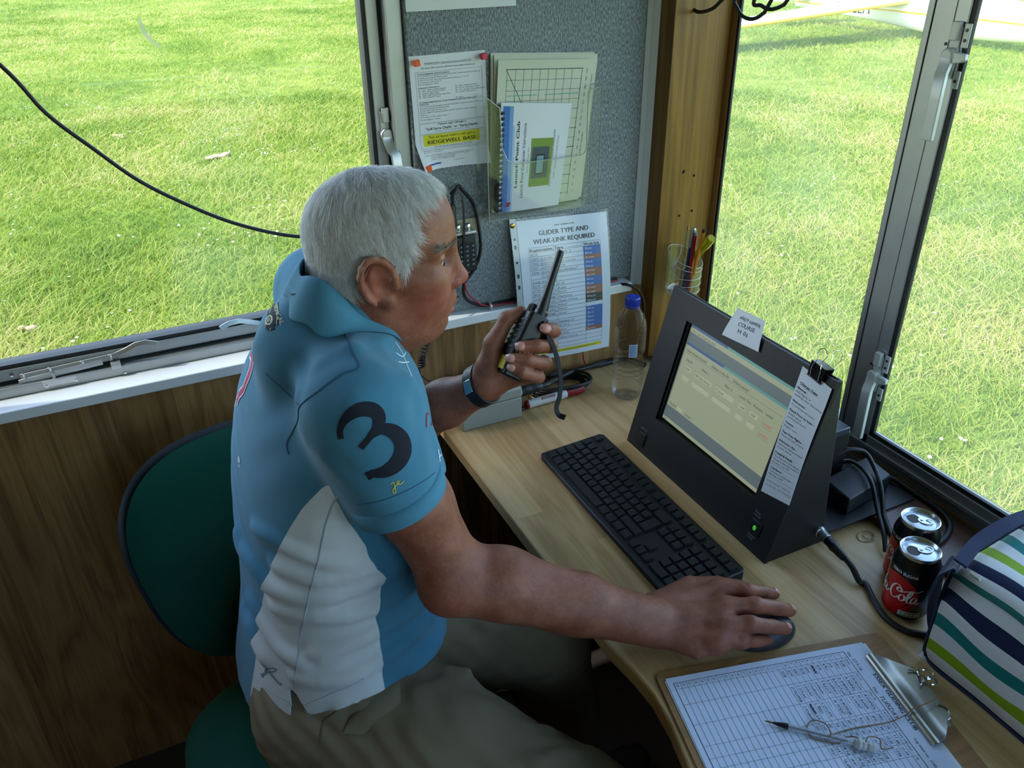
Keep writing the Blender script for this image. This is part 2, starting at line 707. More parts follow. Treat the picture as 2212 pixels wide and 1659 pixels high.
def grid_mesh(name, p, quads, mats, parent=None, attrs=None, relax=0):
    """mesh object from arrays; attrs are float fields per vertex for the material"""
    me = bpy.data.meshes.new(name)
    if relax:
        e = np.concatenate([quads[:, [0, 1]], quads[:, [1, 2]], quads[:, [2, 3]], quads[:, [3, 0]]])
        for _ in range(relax):
            s = np.zeros_like(p)
            c = np.zeros(len(p))
            np.add.at(s, e[:, 0], p[e[:, 1]])
            np.add.at(c, e[:, 0], 1)
            m = s / np.maximum(c, 1)[:, None]
            p = p + (m - p) * 0.5
    me.vertices.add(len(p))
    me.vertices.foreach_set('co', p.astype(np.float32).ravel())
    me.loops.add(len(quads) * 4)
    me.loops.foreach_set('vertex_index', quads.astype(np.int32).ravel())
    me.polygons.add(len(quads))
    me.polygons.foreach_set('loop_start', np.arange(0, len(quads) * 4, 4, dtype=np.int32))
    me.polygons.foreach_set('use_smooth', np.ones(len(quads), bool))
    me.update(calc_edges=True)
    me.validate()
    for m in (mats if isinstance(mats, (list, tuple)) else [mats]):
        me.materials.append(m)
    for n, a in (attrs or {}).items():
        at = me.attributes.new(n, 'FLOAT', 'POINT')
        at.data.foreach_set('value', np.asarray(a, np.float32))
    return link(name, me, parent)

# ------------------------------------------------------------------ the cabin
ALU = plain('mill_aluminium', srgb(168, 172, 172), 0.42, 0.75, mottled=0.08, scale=30)
ALU_SATIN = plain('satin_aluminium', srgb(186, 190, 190), 0.34, 0.85, mottled=0.05)
PAINT_WHITE = plain('white_gloss_paint', srgb(226, 230, 232), 0.32, mottled=0.03, scale=14)
RUBBER = plain('black_rubber_gasket', srgb(22, 24, 24), 0.6, mottled=0.1)
BLACK_PL = plain('black_plastic', srgb(20, 21, 23), 0.42)
CABLE_BLACK = plain('black_cable_jacket', srgb(18, 18, 19), 0.5)
CHROME = plain('bright_steel', srgb(200, 200, 200), 0.18, 1.0, mottled=0.02)
WALNUT = wood('oak_veneer_wall', srgb(106, 78, 46), srgb(150, 114, 70), srgb(178, 143, 94), 'z', 1.0, plank=('x', 'z', 0.20, 1.3))
POSTWOOD = wood('varnished_post', srgb(84, 56, 22), srgb(132, 92, 36), srgb(164, 122, 54), 'z', 0.8, rough=0.35)
LEDGEWOOD = wood('dark_ledge', srgb(64, 44, 36), srgb(92, 66, 54), srgb(112, 84, 70), 'y', 1.2, rough=0.3)
DESKWOOD = wood('beech_block_worktop', srgb(172, 138, 92), srgb(200, 166, 116), srgb(216, 186, 138), 'y', 0.8, rough=0.32, plank=('x', 'y', 0.045, 0.46))

fl = MB().box((-1.3, -1.1, -0.03), (1.2, 1.5, 0)).build('floor', plain('dark_vinyl', srgb(62, 56, 52), 0.5, mottled=0.2, scale=9))
struct(fl)
ce = MB().box((-1.3, -1.1, 2.15), (1.25, 1.55, 2.2)).build('ceiling', plain('ceiling_paint', srgb(190, 190, 185), 0.7))
struct(ce)
m = MB()                                                     # wall behind the photographer, opened for the added fill window
m.box((-1.3, -1.15, 0), (1.25, -1.1, 1.0)); m.box((-1.3, -1.15, 1.88), (1.25, -1.1, 2.15))
m.box((-1.3, -1.15, 1.0), (-0.10, -1.1, 1.88)); m.box((1.0, -1.15, 1.0), (1.25, -1.1, 1.88))
struct(m.build('wall_right', WALNUT))
m = MB().box((-1.35, -1.15, 0), (-1.3, 1.55, 2.15))
struct(m.build('wall_rear', WALNUT))
# wall with the sliding window (behind the man): lower veneer panel, upper band, piers
m = MB()
m.box((-1.3, 1.44, 0), (1.02, 1.56, 0.90))
m.box((-1.3, 1.46, 1.90), (1.02, 1.56, 2.15))
m.box((0.498, 1.475, 0.90), (1.02, 1.56, 1.90))
m.box((1.02, 1.447, 0.0), (1.17, 1.56, 2.15))
m.box((-1.3, 1.46, 0.90), (-0.76, 1.56, 1.90))
struct(m.build('wall_left', WALNUT))
# wall under and over the front window
m = MB()
m.box((1.155, -1.1, 0), (1.24, 1.5, 0.738))
m.box((1.155, -1.1, 1.90), (1.24, 1.5, 2.15))
m.box((1.155, -1.1, 0.738), (1.24, -0.75, 1.90))
m.box((1.153, 1.3805, 0.738), (1.159, 1.56, 1.90))
struct(m.build('wall_front', WALNUT))

# white sill board that runs below the window and on below the notice board
m = MB()
m.box((-1.3, 1.42, 0.901), (0.976, 1.478, 0.9215))
o = m.build('window_sill', PAINT_WHITE, bevel=0.002)
o.name = 'trim_1'
struct(o, 'white painted sill board')
# corner cover strip
m = MB()
m.prism([(0.992, 1.475), (0.992, 1.452), (1.000, 1.446), (1.006, 1.452), (1.012, 1.444), (1.022, 1.440), (1.030, 1.446), (1.030, 1.475)], 0.735, 2.15)
struct(m.build('trim_2', plain('grey_pvc_strip', srgb(206, 214, 216), 0.4, mottled=0.05)), 'grey plastic corner strip')
# veneered corner post with old screw holes
m = MB()
m.box((1.016, 1.395, 0.735), (1.152, 1.445, 2.15))
post = m.build('trim_3', POSTWOOD, bevel=0.0015)
struct(post, 'varnished wooden corner post')
m = MB()
for q in ((1.0703,1.3950,1.1635), (1.0980,1.3950,1.1511), (1.0690,1.3950,1.0674), (1.1012,1.3950,1.0739), (1.0693,1.3950,1.1617)):
    m.lathe([(0.0028, 0), (0.0022, 0.0008)], 10, 0, Matrix.Translation((q[0], q[1] - 0.0006, q[2])) @ Matrix.Rotation(math.pi / 2, 4, 'X'))
m.build('screw_hole', plain('hole_dark', srgb(16, 10, 6), 0.9), post)

# --- window behind the man
GLASS = glass('window_glass', (0.97, 0.99, 0.97, 1), 0.04, 0.0, 0.004, 9.0)
w1 = bpy.data.objects.new('window_1', None)
COL.objects.link(w1)
w1.location = (-0.06, 1.50, 0.92)
struct(w1, 'aluminium sash window')
WX0, WX1, WZ1 = -0.78, 0.4945, 1.90
m = MB()                                                     # fixed outer frame
m.box((WX0, 1.472, 0.9215), (WX1, 1.55, 0.9400))
m.box((WX0, 1.472, WZ1 - 0.03), (WX1, 1.55, WZ1))
m.box((0.466, 1.462, 0.9215), (WX1, 1.55, WZ1))
m.box((WX0, 1.472, 0.9215), (WX0 + 0.03, 1.55, WZ1))
m.build('frame', ALU, w1, bevel=0.0012)
m = MB()                                                     # opening sash
m.box((WX0 + 0.036, 1.488, 0.9460), (0.4600, 1.53, 0.9665))
m.box((WX0 + 0.036, 1.488, WZ1 - 0.055), (0.4600, 1.53, WZ1 - 0.034))
m.box((0.4395, 1.488, 0.9460), (0.4600, 1.53, WZ1 - 0.034))
m.box((WX0 + 0.036, 1.488, 0.9460), (WX0 + 0.058, 1.53, WZ1 - 0.034))
m.build('sash', ALU, w1, bevel=0.0012)
m = MB()                                                     # dark gap seal and glazing gasket
for y0, y1, x0, x1, z0, z1, wd in ((1.494, 1.53, WX0 + 0.030, 0.466, 0.9400, WZ1 - 0.028, 0.0065), (1.491, 1.522, WX0 + 0.058, 0.4395, 0.9665, WZ1 - 0.055, 0.0075)):
    m.box((x0, y0, z0), (x1, y1, z0 + wd))
    m.box((x0, y0, z1 - wd), (x1, y1, z1))
    m.box((x1 - wd, y0, z0), (x1, y1, z1))
    m.box((x0, y0, z0), (x0 + wd, y1, z1))
m.build('gasket', RUBBER, w1)
pane = MB().box((WX0 + 0.06, 1.505, 0.968), (0.438, 1.509, WZ1 - 0.058)).build('pane', GLASS, w1)
# dried smear on the pane
m = MB()
sm = smooth_path([(0.0810,1.5045,1.5016), (0.0829,1.5045,1.4855), (0.0911,1.5045,1.4696), (0.1042,1.5045,1.4564)], 5)
m.sweep(sm, [(-0.0035, 0), (0.0035, 0), (0.0035, 0.0002), (-0.0035, 0.0002)], scale=[0.3 + 0.9 * math.sin(math.pi * (0.15 + 0.8 * i / (len(sm) - 1))) for i in range(len(sm))], up=(0, 1, 0))
t = NT('dried_smear')
tr = t.n('ShaderNodeBsdfTransparent')
df = t.n('ShaderNodeBsdfDiffuse')
df.inputs[0].default_value = (0.9, 0.92, 0.8, 1)
mx = t.n('ShaderNodeMixShader')
mx.inputs[0].default_value = 0.35
t.link(tr.outputs[0], mx.inputs[1]); t.link(df.outputs[0], mx.inputs[2])
m.build('smear', t.done(mx.outputs[0]), pane)

def fastener(parent, M, name='handle', mats=ALU_SATIN):
    """cockspur casement fastener: plate, hub, nose and cranked lever; local x across, y up, z out of the frame"""
    m = MB()
    m.M = M
    m.cbox((0, 0.004, 0.0015), (0.017, 0.072, 0.003))
    m.lathe([(0.0115, 0.003), (0.0115, 0.012), (0.009, 0.0145), (0.0, 0.0145)], 24)
    m.cbox((0.001, 0.034, 0.006), (0.013, 0.026, 0.009))
    m.prism([(0.004, 0.007), (0.030, 0.005), (0.031, -0.003), (0.024, -0.007), (0.006, -0.010)], 0.004, 0.012)
    lev = [(0, 0, 0.010), (0.001, -0.012, 0.012), (0.004, -0.024, 0.020), (0.009, -0.034, 0.026), (0.011, -0.060, 0.028), (0.012, -0.118, 0.028)]
    m.sweep(lev, [(-0.0040, -0.0095), (0.0040, -0.0095), (0.0040, 0.0095), (-0.0040, 0.0095)], up=(1, 0, 0))
    for y in (-0.026, 0.0, 0.044):
        pass
    return m.build(name, mats, parent, bevel=0.0012)
# fastener on the sash upright, nose over the fixed frame
fastener(w1, frame((0.4560, 1.488, 1.288), (1, 0, 0), (0, 0, 1)))
# casement stays on the bottom rail
def stay(x0, name='stay', full=True, parent=w1):
    m = MB()
    y = 1.484
    m.sweep([(x0, y, 0.951), (x0 + 0.150, y, 0.957), (x0 + 0.172, y - 0.002, 0.964), (x0 + 0.190, y - 0.005, 0.9725), (x0 + 0.206, y - 0.008, 0.9745), (x0 + 0.226, y - 0.012, 0.969)],
            [(-0.0022, -0.0045), (0.0022, -0.0045), (0.0022, 0.0045), (-0.0022, 0.0045)], up=(0, 0.35, 1))
    m.sweep([(x0 - 0.004, y - 0.004, 0.943), (x0 + 0.13, y - 0.004, 0.951)], [(-0.0015, -0.005), (0.0015, -0.005), (0.0015, 0.005), (-0.0015, 0.005)], up=(0, 0, 1))
    for dx, z in ((0.004, 0.955), (0.046, 0.957), (0.098, 0.958), (0.144, 0.960)):
        m.lathe([(0.0034, -0.010), (0.0034, 0.0), (0.0020, 0.0022), (0, 0.0022)], 12, 0, Matrix.Translation((x0 + dx, y - 0.001, z)))
    m.box((x0 + 0.030, 1.470, 0.928), (x0 + 0.084, 1.4725, 0.9400))
    m.lathe([(0.006, 0), (0.006, 0.004), (0.003, 0.006), (0.003, 0.015)], 12, 0, Matrix.Translation((x0 + 0.050, 1.478, 0.934)))
    m.box((x0 + 0.142, 1.4700, 0.936), (x0 + 0.158, 1.482, 0.9485))
    return m.build(name, ALU_SATIN, parent, bevel=0.0006)
stay(-0.232)
stay2 = MB()
stay2.sweep([(0.104, 1.470, 0.976), (0.120, 1.474, 0.981), (0.140, 1.479, 0.980), (0.160, 1.483, 0.972), (0.185, 1.484, 0.962), (0.34, 1.484, 0.958)],
            [(-0.0022, -0.0045), (0.0022, -0.0045), (0.0022, 0.0045), (-0.0022, 0.0045)], up=(0, 0.35, 1))
stay2.build('stay', ALU_SATIN, w1, bevel=0.0006)
m = MB()
for x, z in ((-0.196, 0.9305), (-0.150, 0.9305), (-0.071, 0.9245), (-0.244, 0.956)):
    m.lathe([(0.0035, 0), (0.0030, 0.0018), (0, 0.0022)], 12, 0, Matrix.Translation((x, 1.4715 if z < 0.95 else 1.4875, z)) @ Matrix.Rotation(math.pi / 2, 4, 'X'))
m.build('screw', CHROME, w1)

# --- front window
w2 = bpy.data.objects.new('window_2', None)
COL.objects.link(w2)
w2.location = (1.17, 0.5, 0.745)
struct(w2, 'aluminium framed front window')
FX = 1.150
m = MB()
m.box((FX + 0.004, -0.75, 0.738), (1.21, 1.383, 0.758))                 # outer sill rail
m.box((FX - 0.004, -0.75, 0.7575), (1.19, 1.383, 0.766))                # drip ledge
m.box((FX + 0.004, -0.75, 1.87), (1.21, 1.383, 1.90))
m.box((FX + 0.004, -0.75, 0.738), (1.21, -0.72, 1.90))
m.box((FX + 0.002, 0.897, 0.76), (1.205, 0.934, 1.88))                  # mullion core
m.box((FX + 0.008, 0.934, 0.76), (1.20, 0.952, 1.88))
m.build('frame', ALU, w2, bevel=0.0012)
m = MB()                                                                 # right-hand sash
m.box((FX, -0.715, 0.764), (1.160, 0.8955, 0.783))
m.box((FX, 0.872, 0.764), (1.160, 0.8955, 1.872))
m.box((FX, -0.715, 1.853), (1.185, 0.8955, 1.872))
m.box((FX, -0.715, 0.764), (1.185, -0.692, 1.872))
m.build('sash', ALU, w2, bevel=0.0012)
m = MB()
m.box((FX + 0.003, -0.692, 0.783), (1.160, 0.872, 0.7915))
m.box((FX + 0.003, 0.8640, 0.783), (1.160, 0.872, 1.853))
m.box((FX + 0.003, 0.8955, 0.764), (1.160, 0.8972, 1.872))
m.box((FX + 0.0005, 0.9335, 0.764), (1.160, 0.9347, 1.872))  # black strip puts in the shade of the mullion groove
m.box((FX + 0.005, 1.3735, 0.764), (1.160, 1.3800, 1.88))
m.box((FX + 0.008, 0.952, 0.764), (1.160, 1.3815, 0.772))
m.build('gasket', RUBBER, w2)
HAZY = glass('front_window_glass', (0.97, 0.99, 0.96, 1), 0.04, 0.0, 0.05, 5.0)
MB().box((1.1575, 0.950, 0.765), (1.1605, 1.376, 1.88)).build('pane', HAZY, w2)
MB().box((1.1575, -0.695, 0.785), (1.1605, 0.867, 1.86)).build('pane', HAZY, w2)
PAINTED_ALU = plain('white_painted_alloy', srgb(196, 202, 200), 0.4, 0.15, mottled=0.05)
for z in (1.446, 0.906):
    Mf = frame((FX, 0.884, z), (0, -1, 0), (0, 0, 1))
    fastener(w2, Mf, mats=PAINTED_ALU)
    m = MB()
    m.box((FX - 0.003, 0.862, z + 0.012), (FX, 0.873, z + 0.045))
    m.box((FX - 0.003, 0.862, z - 0.045), (FX, 0.873, z - 0.020))
    m.build('keeper', PAINTED_ALU, w2, bevel=0.001)
    m = MB()
    for y, zz in ((0.8675, 0.022), (0.8675, 0.036), (0.9015, 0.014), (0.9015, -0.018), (0.8675, -0.034)):
        m.lathe([(0.0026, 0), (0.0022, 0.0008)], 10, 0, Matrix.Translation((FX - 0.0032 if y < 0.89 else FX + 0.0016, y, z + zz)) @ Matrix.Rotation(-math.pi / 2, 4, 'Y'))
    m.build('screw', plain('screw_dark', srgb(60, 62, 60), 0.4, 0.6), w2)

w3 = bpy.data.objects.new('fill_window', None)  # unseen window, added to bring daylight onto the man's near side
COL.objects.link(w3)
w3.location = (0.45, -1.12, 1.0)
struct(w3, 'added unseen window behind the photographer, lets in fill daylight')
m = MB()
for a, b in (((-0.10, 1.0), (1.0, 1.03)), ((-0.10, 1.85), (1.0, 1.88)), ((-0.10, 1.0), (-0.07, 1.88)), ((0.97, 1.0), (1.0, 1.88))):
    m.box((a[0], -1.148, a[1]), (b[0], -1.095, b[1]))
m.build('frame', ALU, w3)
MB().box((-0.07, -1.128, 1.03), (0.97, -1.124, 1.85)).build('pane', GLASS, w3)

# --- worktop and ledge
desk_outline = [(0.4815, 1.44), (0.4815, 0.700), (0.4885, 0.640), (0.4900, 0.600), (0.4830, 0.550), (0.4700, 0.500), (0.448, 0.440), (0.42, 0.37), (0.40, 0.28), (0.39, -1.08), (1.154, -1.08), (1.154, 1.44)]
o = MB().prism(desk_outline, 0.692, 0.72).build('worktop', DESKWOOD, bevel=0.003)
tag(o, 'pale block wood worktop built in along the front window', 'worktop')
o = MB().box((1.030, -1.08, 0.72), (1.154, 1.394, 0.7345)).build('window_ledge', LEDGEWOOD, bevel=0.0015)
tag(o, 'dark brown wooden ledge raised along the back of the pale worktop', 'ledge')
# dark kneehole panel and supports under the worktop
m = MB()
m.box((1.10, -1.08, 0), (1.153, 1.44, 0.692))
m.box((0.62, 1.39, 0), (1.10, 1.43, 0.692))
struct(m.build('trim_4', WALNUT), 'panel below the worktop')

# grey carpet-faced board between window and corner
t = NT('grey_ribbed_carpet')
v = t.coords((1, 1, 0.35))
f1 = t.noise(v, 420, 2.0, 0.6)
f2 = t.noise(t.coords((1, 1, 1)), 900, 2.0, 0.6)
f3 = t.noise(t.coords(), 5.0, 3.0)
f = t.math('ADD', t.math('MULTIPLY', f1, 0.75), t.math('ADD', t.math('MULTIPLY', f2, 0.35), t.math('MULTIPLY', f3, 0.15)))
col = t.ramp(f, [(0.38, srgb(72, 79, 82)), (0.62, srgb(136, 145, 148)), (0.86, srgb(200, 208, 208))])
CARPET = t.done(t.bsdf(col, 0.95, 0, 0.1, t.bump(f, 0.9, 0.004)))
o = MB().box((0.4955, 1.45, 0.9215), (0.992, 1.4745, 2.14)).build('notice_board', CARPET, bevel=0.005, bseg=3)
tag(o, 'tall grey carpet covered notice board between the window and the corner', 'notice board')

# ------------------------------------------------------------------ outside
GZ = -0.75
t = NT('lawn_soil')
v = t.coords()
f = t.noise(v, 3.0, 6.0, 0.6)
g = t.noise(v, 0.35, 4.0, 0.6)
b = t.noise(v, 60.0, 3.0, 0.7)
ff = t.math('ADD', t.math('MULTIPLY', f, 0.45), t.math('ADD', t.math('MULTIPLY', g, 0.3), t.math('MULTIPLY', b, 0.35)))
col = t.ramp(ff, [(0.38, srgb(70, 90, 20)), (0.52, srgb(98, 118, 30)), (0.66, srgb(132, 142, 56)), (0.80, srgb(164, 158, 92))])
LAWN = t.done(t.bsdf(col, 0.9, 0, 0.15, t.bump(b, 0.8, 0.03)))
gm = MB().box((-60, -40, GZ - 0.2), (140, 160, GZ)).build('ground', LAWN)
struct(gm)

t = NT('grass_blade')
hi = t.n('ShaderNodeHairInfo')
ge = t.n('ShaderNodeNewGeometry')
pn = t.n('ShaderNodeTexNoise')
t.link(ge.outputs['Position'], pn.inputs['Vector'])
pn.inputs['Scale'].default_value = 0.7
pn.inputs['Detail'].default_value = 5
pf = t.math('ADD', t.math('MULTIPLY', hi.outputs['Random'], 0.42), t.math('MULTIPLY', pn.outputs['Fac'], 1.0))
col = t.ramp(pf, [(0.35, srgb(74, 104, 17)), (0.58, srgb(110, 135, 27)), (0.78, srgb(148, 158, 57)), (0.98, srgb(186, 172, 110))])
bs = t.bsdf(col, 0.55, 0, 0.35)
tl = t.n('ShaderNodeBsdfTranslucent')
t.link(col, tl.inputs[0])
mx = t.n('ShaderNodeMixShader')
mx.inputs[0].default_value = 0.35
t.link(bs, mx.inputs[1]); t.link(tl.outputs[0], mx.inputs[2])
GRASS = t.done(mx.outputs[0])

def grass_zone(az0, az1, r0, r1, n):
    """blade roots spread evenly over a sector of lawn around the cabin"""
    az = np.radians(rng.uniform(az0, az1, n))
    r = np.sqrt(rng.uniform(r0 * r0, r1 * r1, n))
    return np.stack([r * np.sin(az), r * np.cos(az)], 1), r
zones = [(-30, 88, 2.6, 7.5, 185000), (-30, 88, 7.5, 14, 200000), (-30, 88, 14, 30, 160000), (-12, 28, 29, 52, 40000)]
roots, rad = zip(*[grass_zone(*z) for z in zones])
roots, rad = np.concatenate(roots), np.concatenate(rad)
# tufts: pull blades towards random centres a little
tuft = rng.normal(0, 1, roots.shape)
N = len(roots)
hgt = rng.gamma(5.0, 0.0115, N) * (1 + 0.25 * np.sin(roots[:, 0] * 2.1 + 3 * np.sin(roots[:, 1] * 0.7)) )
hgt = np.clip(hgt, 0.02, 0.14)
lean = rng.normal(0, 0.55, (N, 2)) + 0.25
K = 4
tt = np.linspace(0, 1, K)
P = np.zeros((N, K, 3), np.float32)
P[:, :, 0] = roots[:, 0:1] + lean[:, 0:1] * hgt[:, None] * (tt ** 1.8)[None]
P[:, :, 1] = roots[:, 1:2] + lean[:, 1:2] * hgt[:, None] * (tt ** 1.8)[None]
P[:, :, 2] = GZ - 0.005 + hgt[:, None] * (tt - 0.22 * tt ** 2)[None]
wid = (0.0013 + 0.00030 * rad)[:, None] * np.array([1.0, 0.9, 0.65, 0.15])[None]
hc = bpy.data.hair_curves.new('lawn_grass')
hc.add_curves([K] * N)
hc.attributes['position'].data.foreach_set('vector', P.ravel())
ra = hc.attributes.get('radius') or hc.attributes.new('radius', 'FLOAT', 'POINT')
ra.data.foreach_set('value', wid.astype(np.float32).ravel())
hc.materials.append(GRASS)
go = bpy.data.objects.new('lawn_grass', hc)
COL.objects.link(go)
tag(go, 'short sunlit green grass of the airfield outside both windows', 'grass', kind='stuff')

# daisies
m = MB()
for k in range(640):
    az = math.radians(random.uniform(-25, 85))
    r = math.sqrt(random.uniform(3.8 ** 2, 15 ** 2))
    if random.random() < 0.6:
        q0 = Vector((r * math.sin(az), r * math.cos(az), 0))
    for j in range(random.choice((1, 1, 2, 4))):
        x, y = r * math.sin(az) + random.gauss(0, 0.10), r * math.cos(az) + random.gauss(0, 0.10)
        rr = random.uniform(0.007, 0.012)
        m.lathe([(rr, 0), (rr * 0.9, 0.003), (0, 0.004)], 7, 0, Matrix.Translation((x, y, GZ + random.uniform(0.035, 0.06))) @ Matrix.Rotation(random.uniform(-0.5, 0.5), 4, 'X'))
o = m.build('daisies', plain('daisy_white', srgb(240, 240, 232), 0.6), smooth=None)
tag(o, 'small white daisies scattered over the grass', 'flowers', kind='stuff')

# bare clods of soil
SOIL = plain('dry_soil', srgb(168, 140, 108), 0.95, mottled=0.35, bump=0.6, scale=90)
def clod(p, rx, ry, rz, label):
    f = Field()
    r2 = np.random.default_rng(int(abs(p[0]) * 1000))
    for _ in range(14):
        a = r2.uniform(-1, 1, 3) * np.array([rx, ry, rz]) * 0.65
        f.ell(a + np.array([p[0], p[1], GZ + 0.01]), np.array([rx, ry, rz]) * r2.uniform(0.25, 0.5), k=0.01)
    v_, q_ = f.mesh(max(rx, ry) / 14)
    o = grid_mesh('soil_clod', v_, q_, SOIL)
    tag(o, label, 'soil clod', 'soil clods in the grass')
clod((-0.7768,5.8921,-0.7500), 0.075, 0.060, 0.050, 'brown soil clod lying in the grass just above the window stay lever')
clod((1.0776,10.1488,-0.7500), 0.150, 0.120, 0.045, 'broad flat soil clod in the grass above the sagging black cable')
clod((0.0788,11.8578,-0.7500), 0.120, 0.090, 0.035, 'pale soil clod in the grass right above the sagging cable, farther off')

# ------------------------------------------------------------------ glider on the grass
GEL = plain('white_gelcoat', srgb(244, 243, 236), 0.22, mottled=0.02, scale=3)
YEL = plain('yellow_trim', srgb(236, 186, 40), 0.35)
INK = plain('black_lettering', srgb(24, 26, 34), 0.6)
gl = thing('glider', 'white glider with yellow trim parked on the grass beyond the front window', 'glider', (16.6, 14.0, GZ))
GX = 16.6
sta = [(9.6, 0.02, 0.05, 0.48), (9.9, 0.16, 0.18, 0.47), (10.5, 0.27, 0.30, 0.48), (11.4, 0.31, 0.38, 0.50), (12.6, 0.32, 0.43, 0.51), (13.5, 0.29, 0.41, 0.50), (14.6, 0.20, 0.28, 0.50), (16.0, 0.13, 0.18, 0.46), (17.6, 0.09, 0.12, 0.48)]
m = MB()
seg = 28
vs, fs = [], []
for y, rx, rz, zc in sta:
    for k in range(seg):
        a = 2 * math.pi * k / seg
        vs.append((GX + rx * math.cos(a), y, GZ + zc + 0.02 + rz * math.sin(a)))
for j in range(len(sta) - 1):
    for k in range(seg):
        fs.append((j * seg + k, j * seg + (k + 1) % seg, (j + 1) * seg + (k + 1) % seg, (j + 1) * seg + k))
m.add(vs, fs)
m.add(vs[:seg], [tuple(range(seg))])
m.add(vs[-seg:], [tuple(reversed(range(seg)))])
fus = m.build('fuselage', GEL, gl)
sub = fus.modifiers.new('sub', 'SUBSURF'); sub.levels = sub.render_levels = 2
m = MB()
for s in (-1,):
    pts = []
    for y, rx, rz, zc in sta[1:]:
        pts.append((GX + s * (rx + 0.004), y, GZ + zc + 0.03))
    pts = smooth_path(pts, 5)
    m.sweep(pts, [(-0.018, -0.004), (0.018, -0.004), (0.018, 0.004), (-0.018, 0.004)], up=(1, 0, 0))
m.build('side_stripe', YEL, fus)
def wing(root, tip, c0, c1, name):
    root, tip = Vector(root), Vector(tip)
    m = MB()
    prof = [(0.0, 0.0), (0.02, 0.035), (0.10, 0.075), (0.30, 0.10), (0.6, 0.07), (1.0, 0.004), (0.6, -0.02), (0.25, -0.035), (0.05, -0.03)]
    n = len(prof)
    vs, fs = [], []
    M_ = 8
    for i in range(M_ + 1):
        q = root.lerp(tip, i / M_)
        c = c0 + (c1 - c0) * i / M_
        for a, b in prof:
            vs.append((q.x, q.y - 0.3 * c + a * c, q.z + b * c))
    for i in range(M_):
        for k in range(n):
            fs.append((i * n + k, i * n + (k + 1) % n, (i + 1) * n + (k + 1) % n, (i + 1) * n + k))
    m.add(vs, fs)
    m.add(vs[:n], [tuple(range(n))]); m.add(vs[-n:], [tuple(reversed(range(n)))])
    w = m.build(name, GEL, gl, smooth=60)
    m = MB()
    le = [root.lerp(tip, t_) + Vector((0, -0.3 * (c0 + (c1 - c0) * t_) - 0.002, 0.0)) for t_ in (0, 0.5, 1)]
    m.tube(le, 0.030, 8)
    m.build('leading_edge', YEL, w)
    return w
WR = Vector((16.5, 14.375, GZ + 0.735))
WT = Vector((9.3, 14.21, GZ + 0.335))
wing(WR, WT, 1.25, 0.7, 'wing')
wing((16.7, 14.375, GZ + 0.75), (23.6, 14.2, GZ + 1.35), 1.25, 0.6, 'wing')
m = MB()
m.box((15.4, 17.0, GZ + 0.58), (17.8, 17.55, GZ + 0.62))
m.build('tailplane', GEL, gl, bevel=0.015)
m = MB()
m.prism([(17.0, GZ + 0.6), (17.3, GZ + 1.7), (17.9, GZ + 1.7), (18.0, GZ + 0.55)], -0.03, 0.03, 0, Matrix(((0, 0, 1, 16.6), (1, 0, 0, 0), (0, 1, 0, 0), (0, 0, 0, 1))))
m.build('fin', GEL, gl, bevel=0.01)
def hull(u, v, n):
    # lettering panel follows the left flank of the rear fuselage
    y = 16.3 - u
    k = max(0, min(len(sta) - 2, next(i for i in range(len(sta) - 1) if sta[i + 1][0] >= y)))
    t_ = (y - sta[k][0]) / (sta[k + 1][0] - sta[k][0])
    rx = sta[k][1] + (sta[k + 1][1] - sta[k][1]) * t_
    rz = sta[k][2] + (sta[k + 1][2] - sta[k][2]) * t_
    zc = sta[k][3] + (sta[k + 1][3] - sta[k][3]) * t_ + 0.02
    s = max(-0.95, min(0.95, (v - 0.12) / rz))
    return Vector((GX - rx * math.sqrt(1 - s * s) - 0.012 - n, y, GZ + zc + s * rz))
s = Sheet(1, 1, [INK], hull, nu=0)
s.text('G-DCEM', 0.05, 0.02, 0.22, 0, bold=0.06)
s.build('registration', fus)

# ------------------------------------------------------------------ things on the worktop
DZ = 0.72
BOXBLACK = plain('black_painted_board', srgb(17, 17, 19), 0.55, bump=0.15, scale=300)
PAPER = plain('white_paper', srgb(222, 226, 230), 0.75, spec=0.2, mottled=0.03, scale=20)
PRINT = plain('printed_black', srgb(34, 36, 42), 0.7)
PRINT_GREY = plain('printed_grey', srgb(96, 100, 106), 0.7)
PRINT_LIGHT = plain('printed_light_grey', srgb(150, 156, 164), 0.7)
RED_INK = plain('printed_red', srgb(196, 40, 40), 0.7)
BLUE_INK = plain('ballpoint_ink', srgb(40, 46, 74), 0.7)

# --- launch point computer: black wedge enclosure with a sunken screen
ca, sa = 0.9686, 0.2487
mon = thing('computer_enclosure', 'black home built computer box with sunken screen on the worktop', 'computer', (0.80, 0.936, DZ))
EO, EU, EV = Vector((0.795, 1.139, DZ)), Vector((0, -1, 0)), Vector((sa, 0, ca))
EM = frame(EO, EU, EV)                    # local x along the front, y up the front, z out of it
WE, HE = 0.406, 0.326
m = MB()
side = [(0.795, DZ + 0.0005), (0.918, DZ + 0.0005), (0.886, DZ + HE * ca), (0.795 + HE * sa, DZ + HE * ca)]
def ypoly(mb, poly, y0, y1):
    n = len(poly)
    vs = [(x, y0, z) for x, z in poly] + [(x, y1, z) for x, z in poly]
    fs = [tuple(range(n)), tuple(reversed(range(n, 2 * n)))] + [(i, n + i, n + (i + 1) % n, (i + 1) % n) for i in range(n)]
    mb.add(vs, fs)
ypoly(m, [side[0], side[1], side[2], side[3]], 0.7330, 0.7390)
ypoly(m, [side[0], side[1], side[2], side[3]], 1.1330, 1.1390)
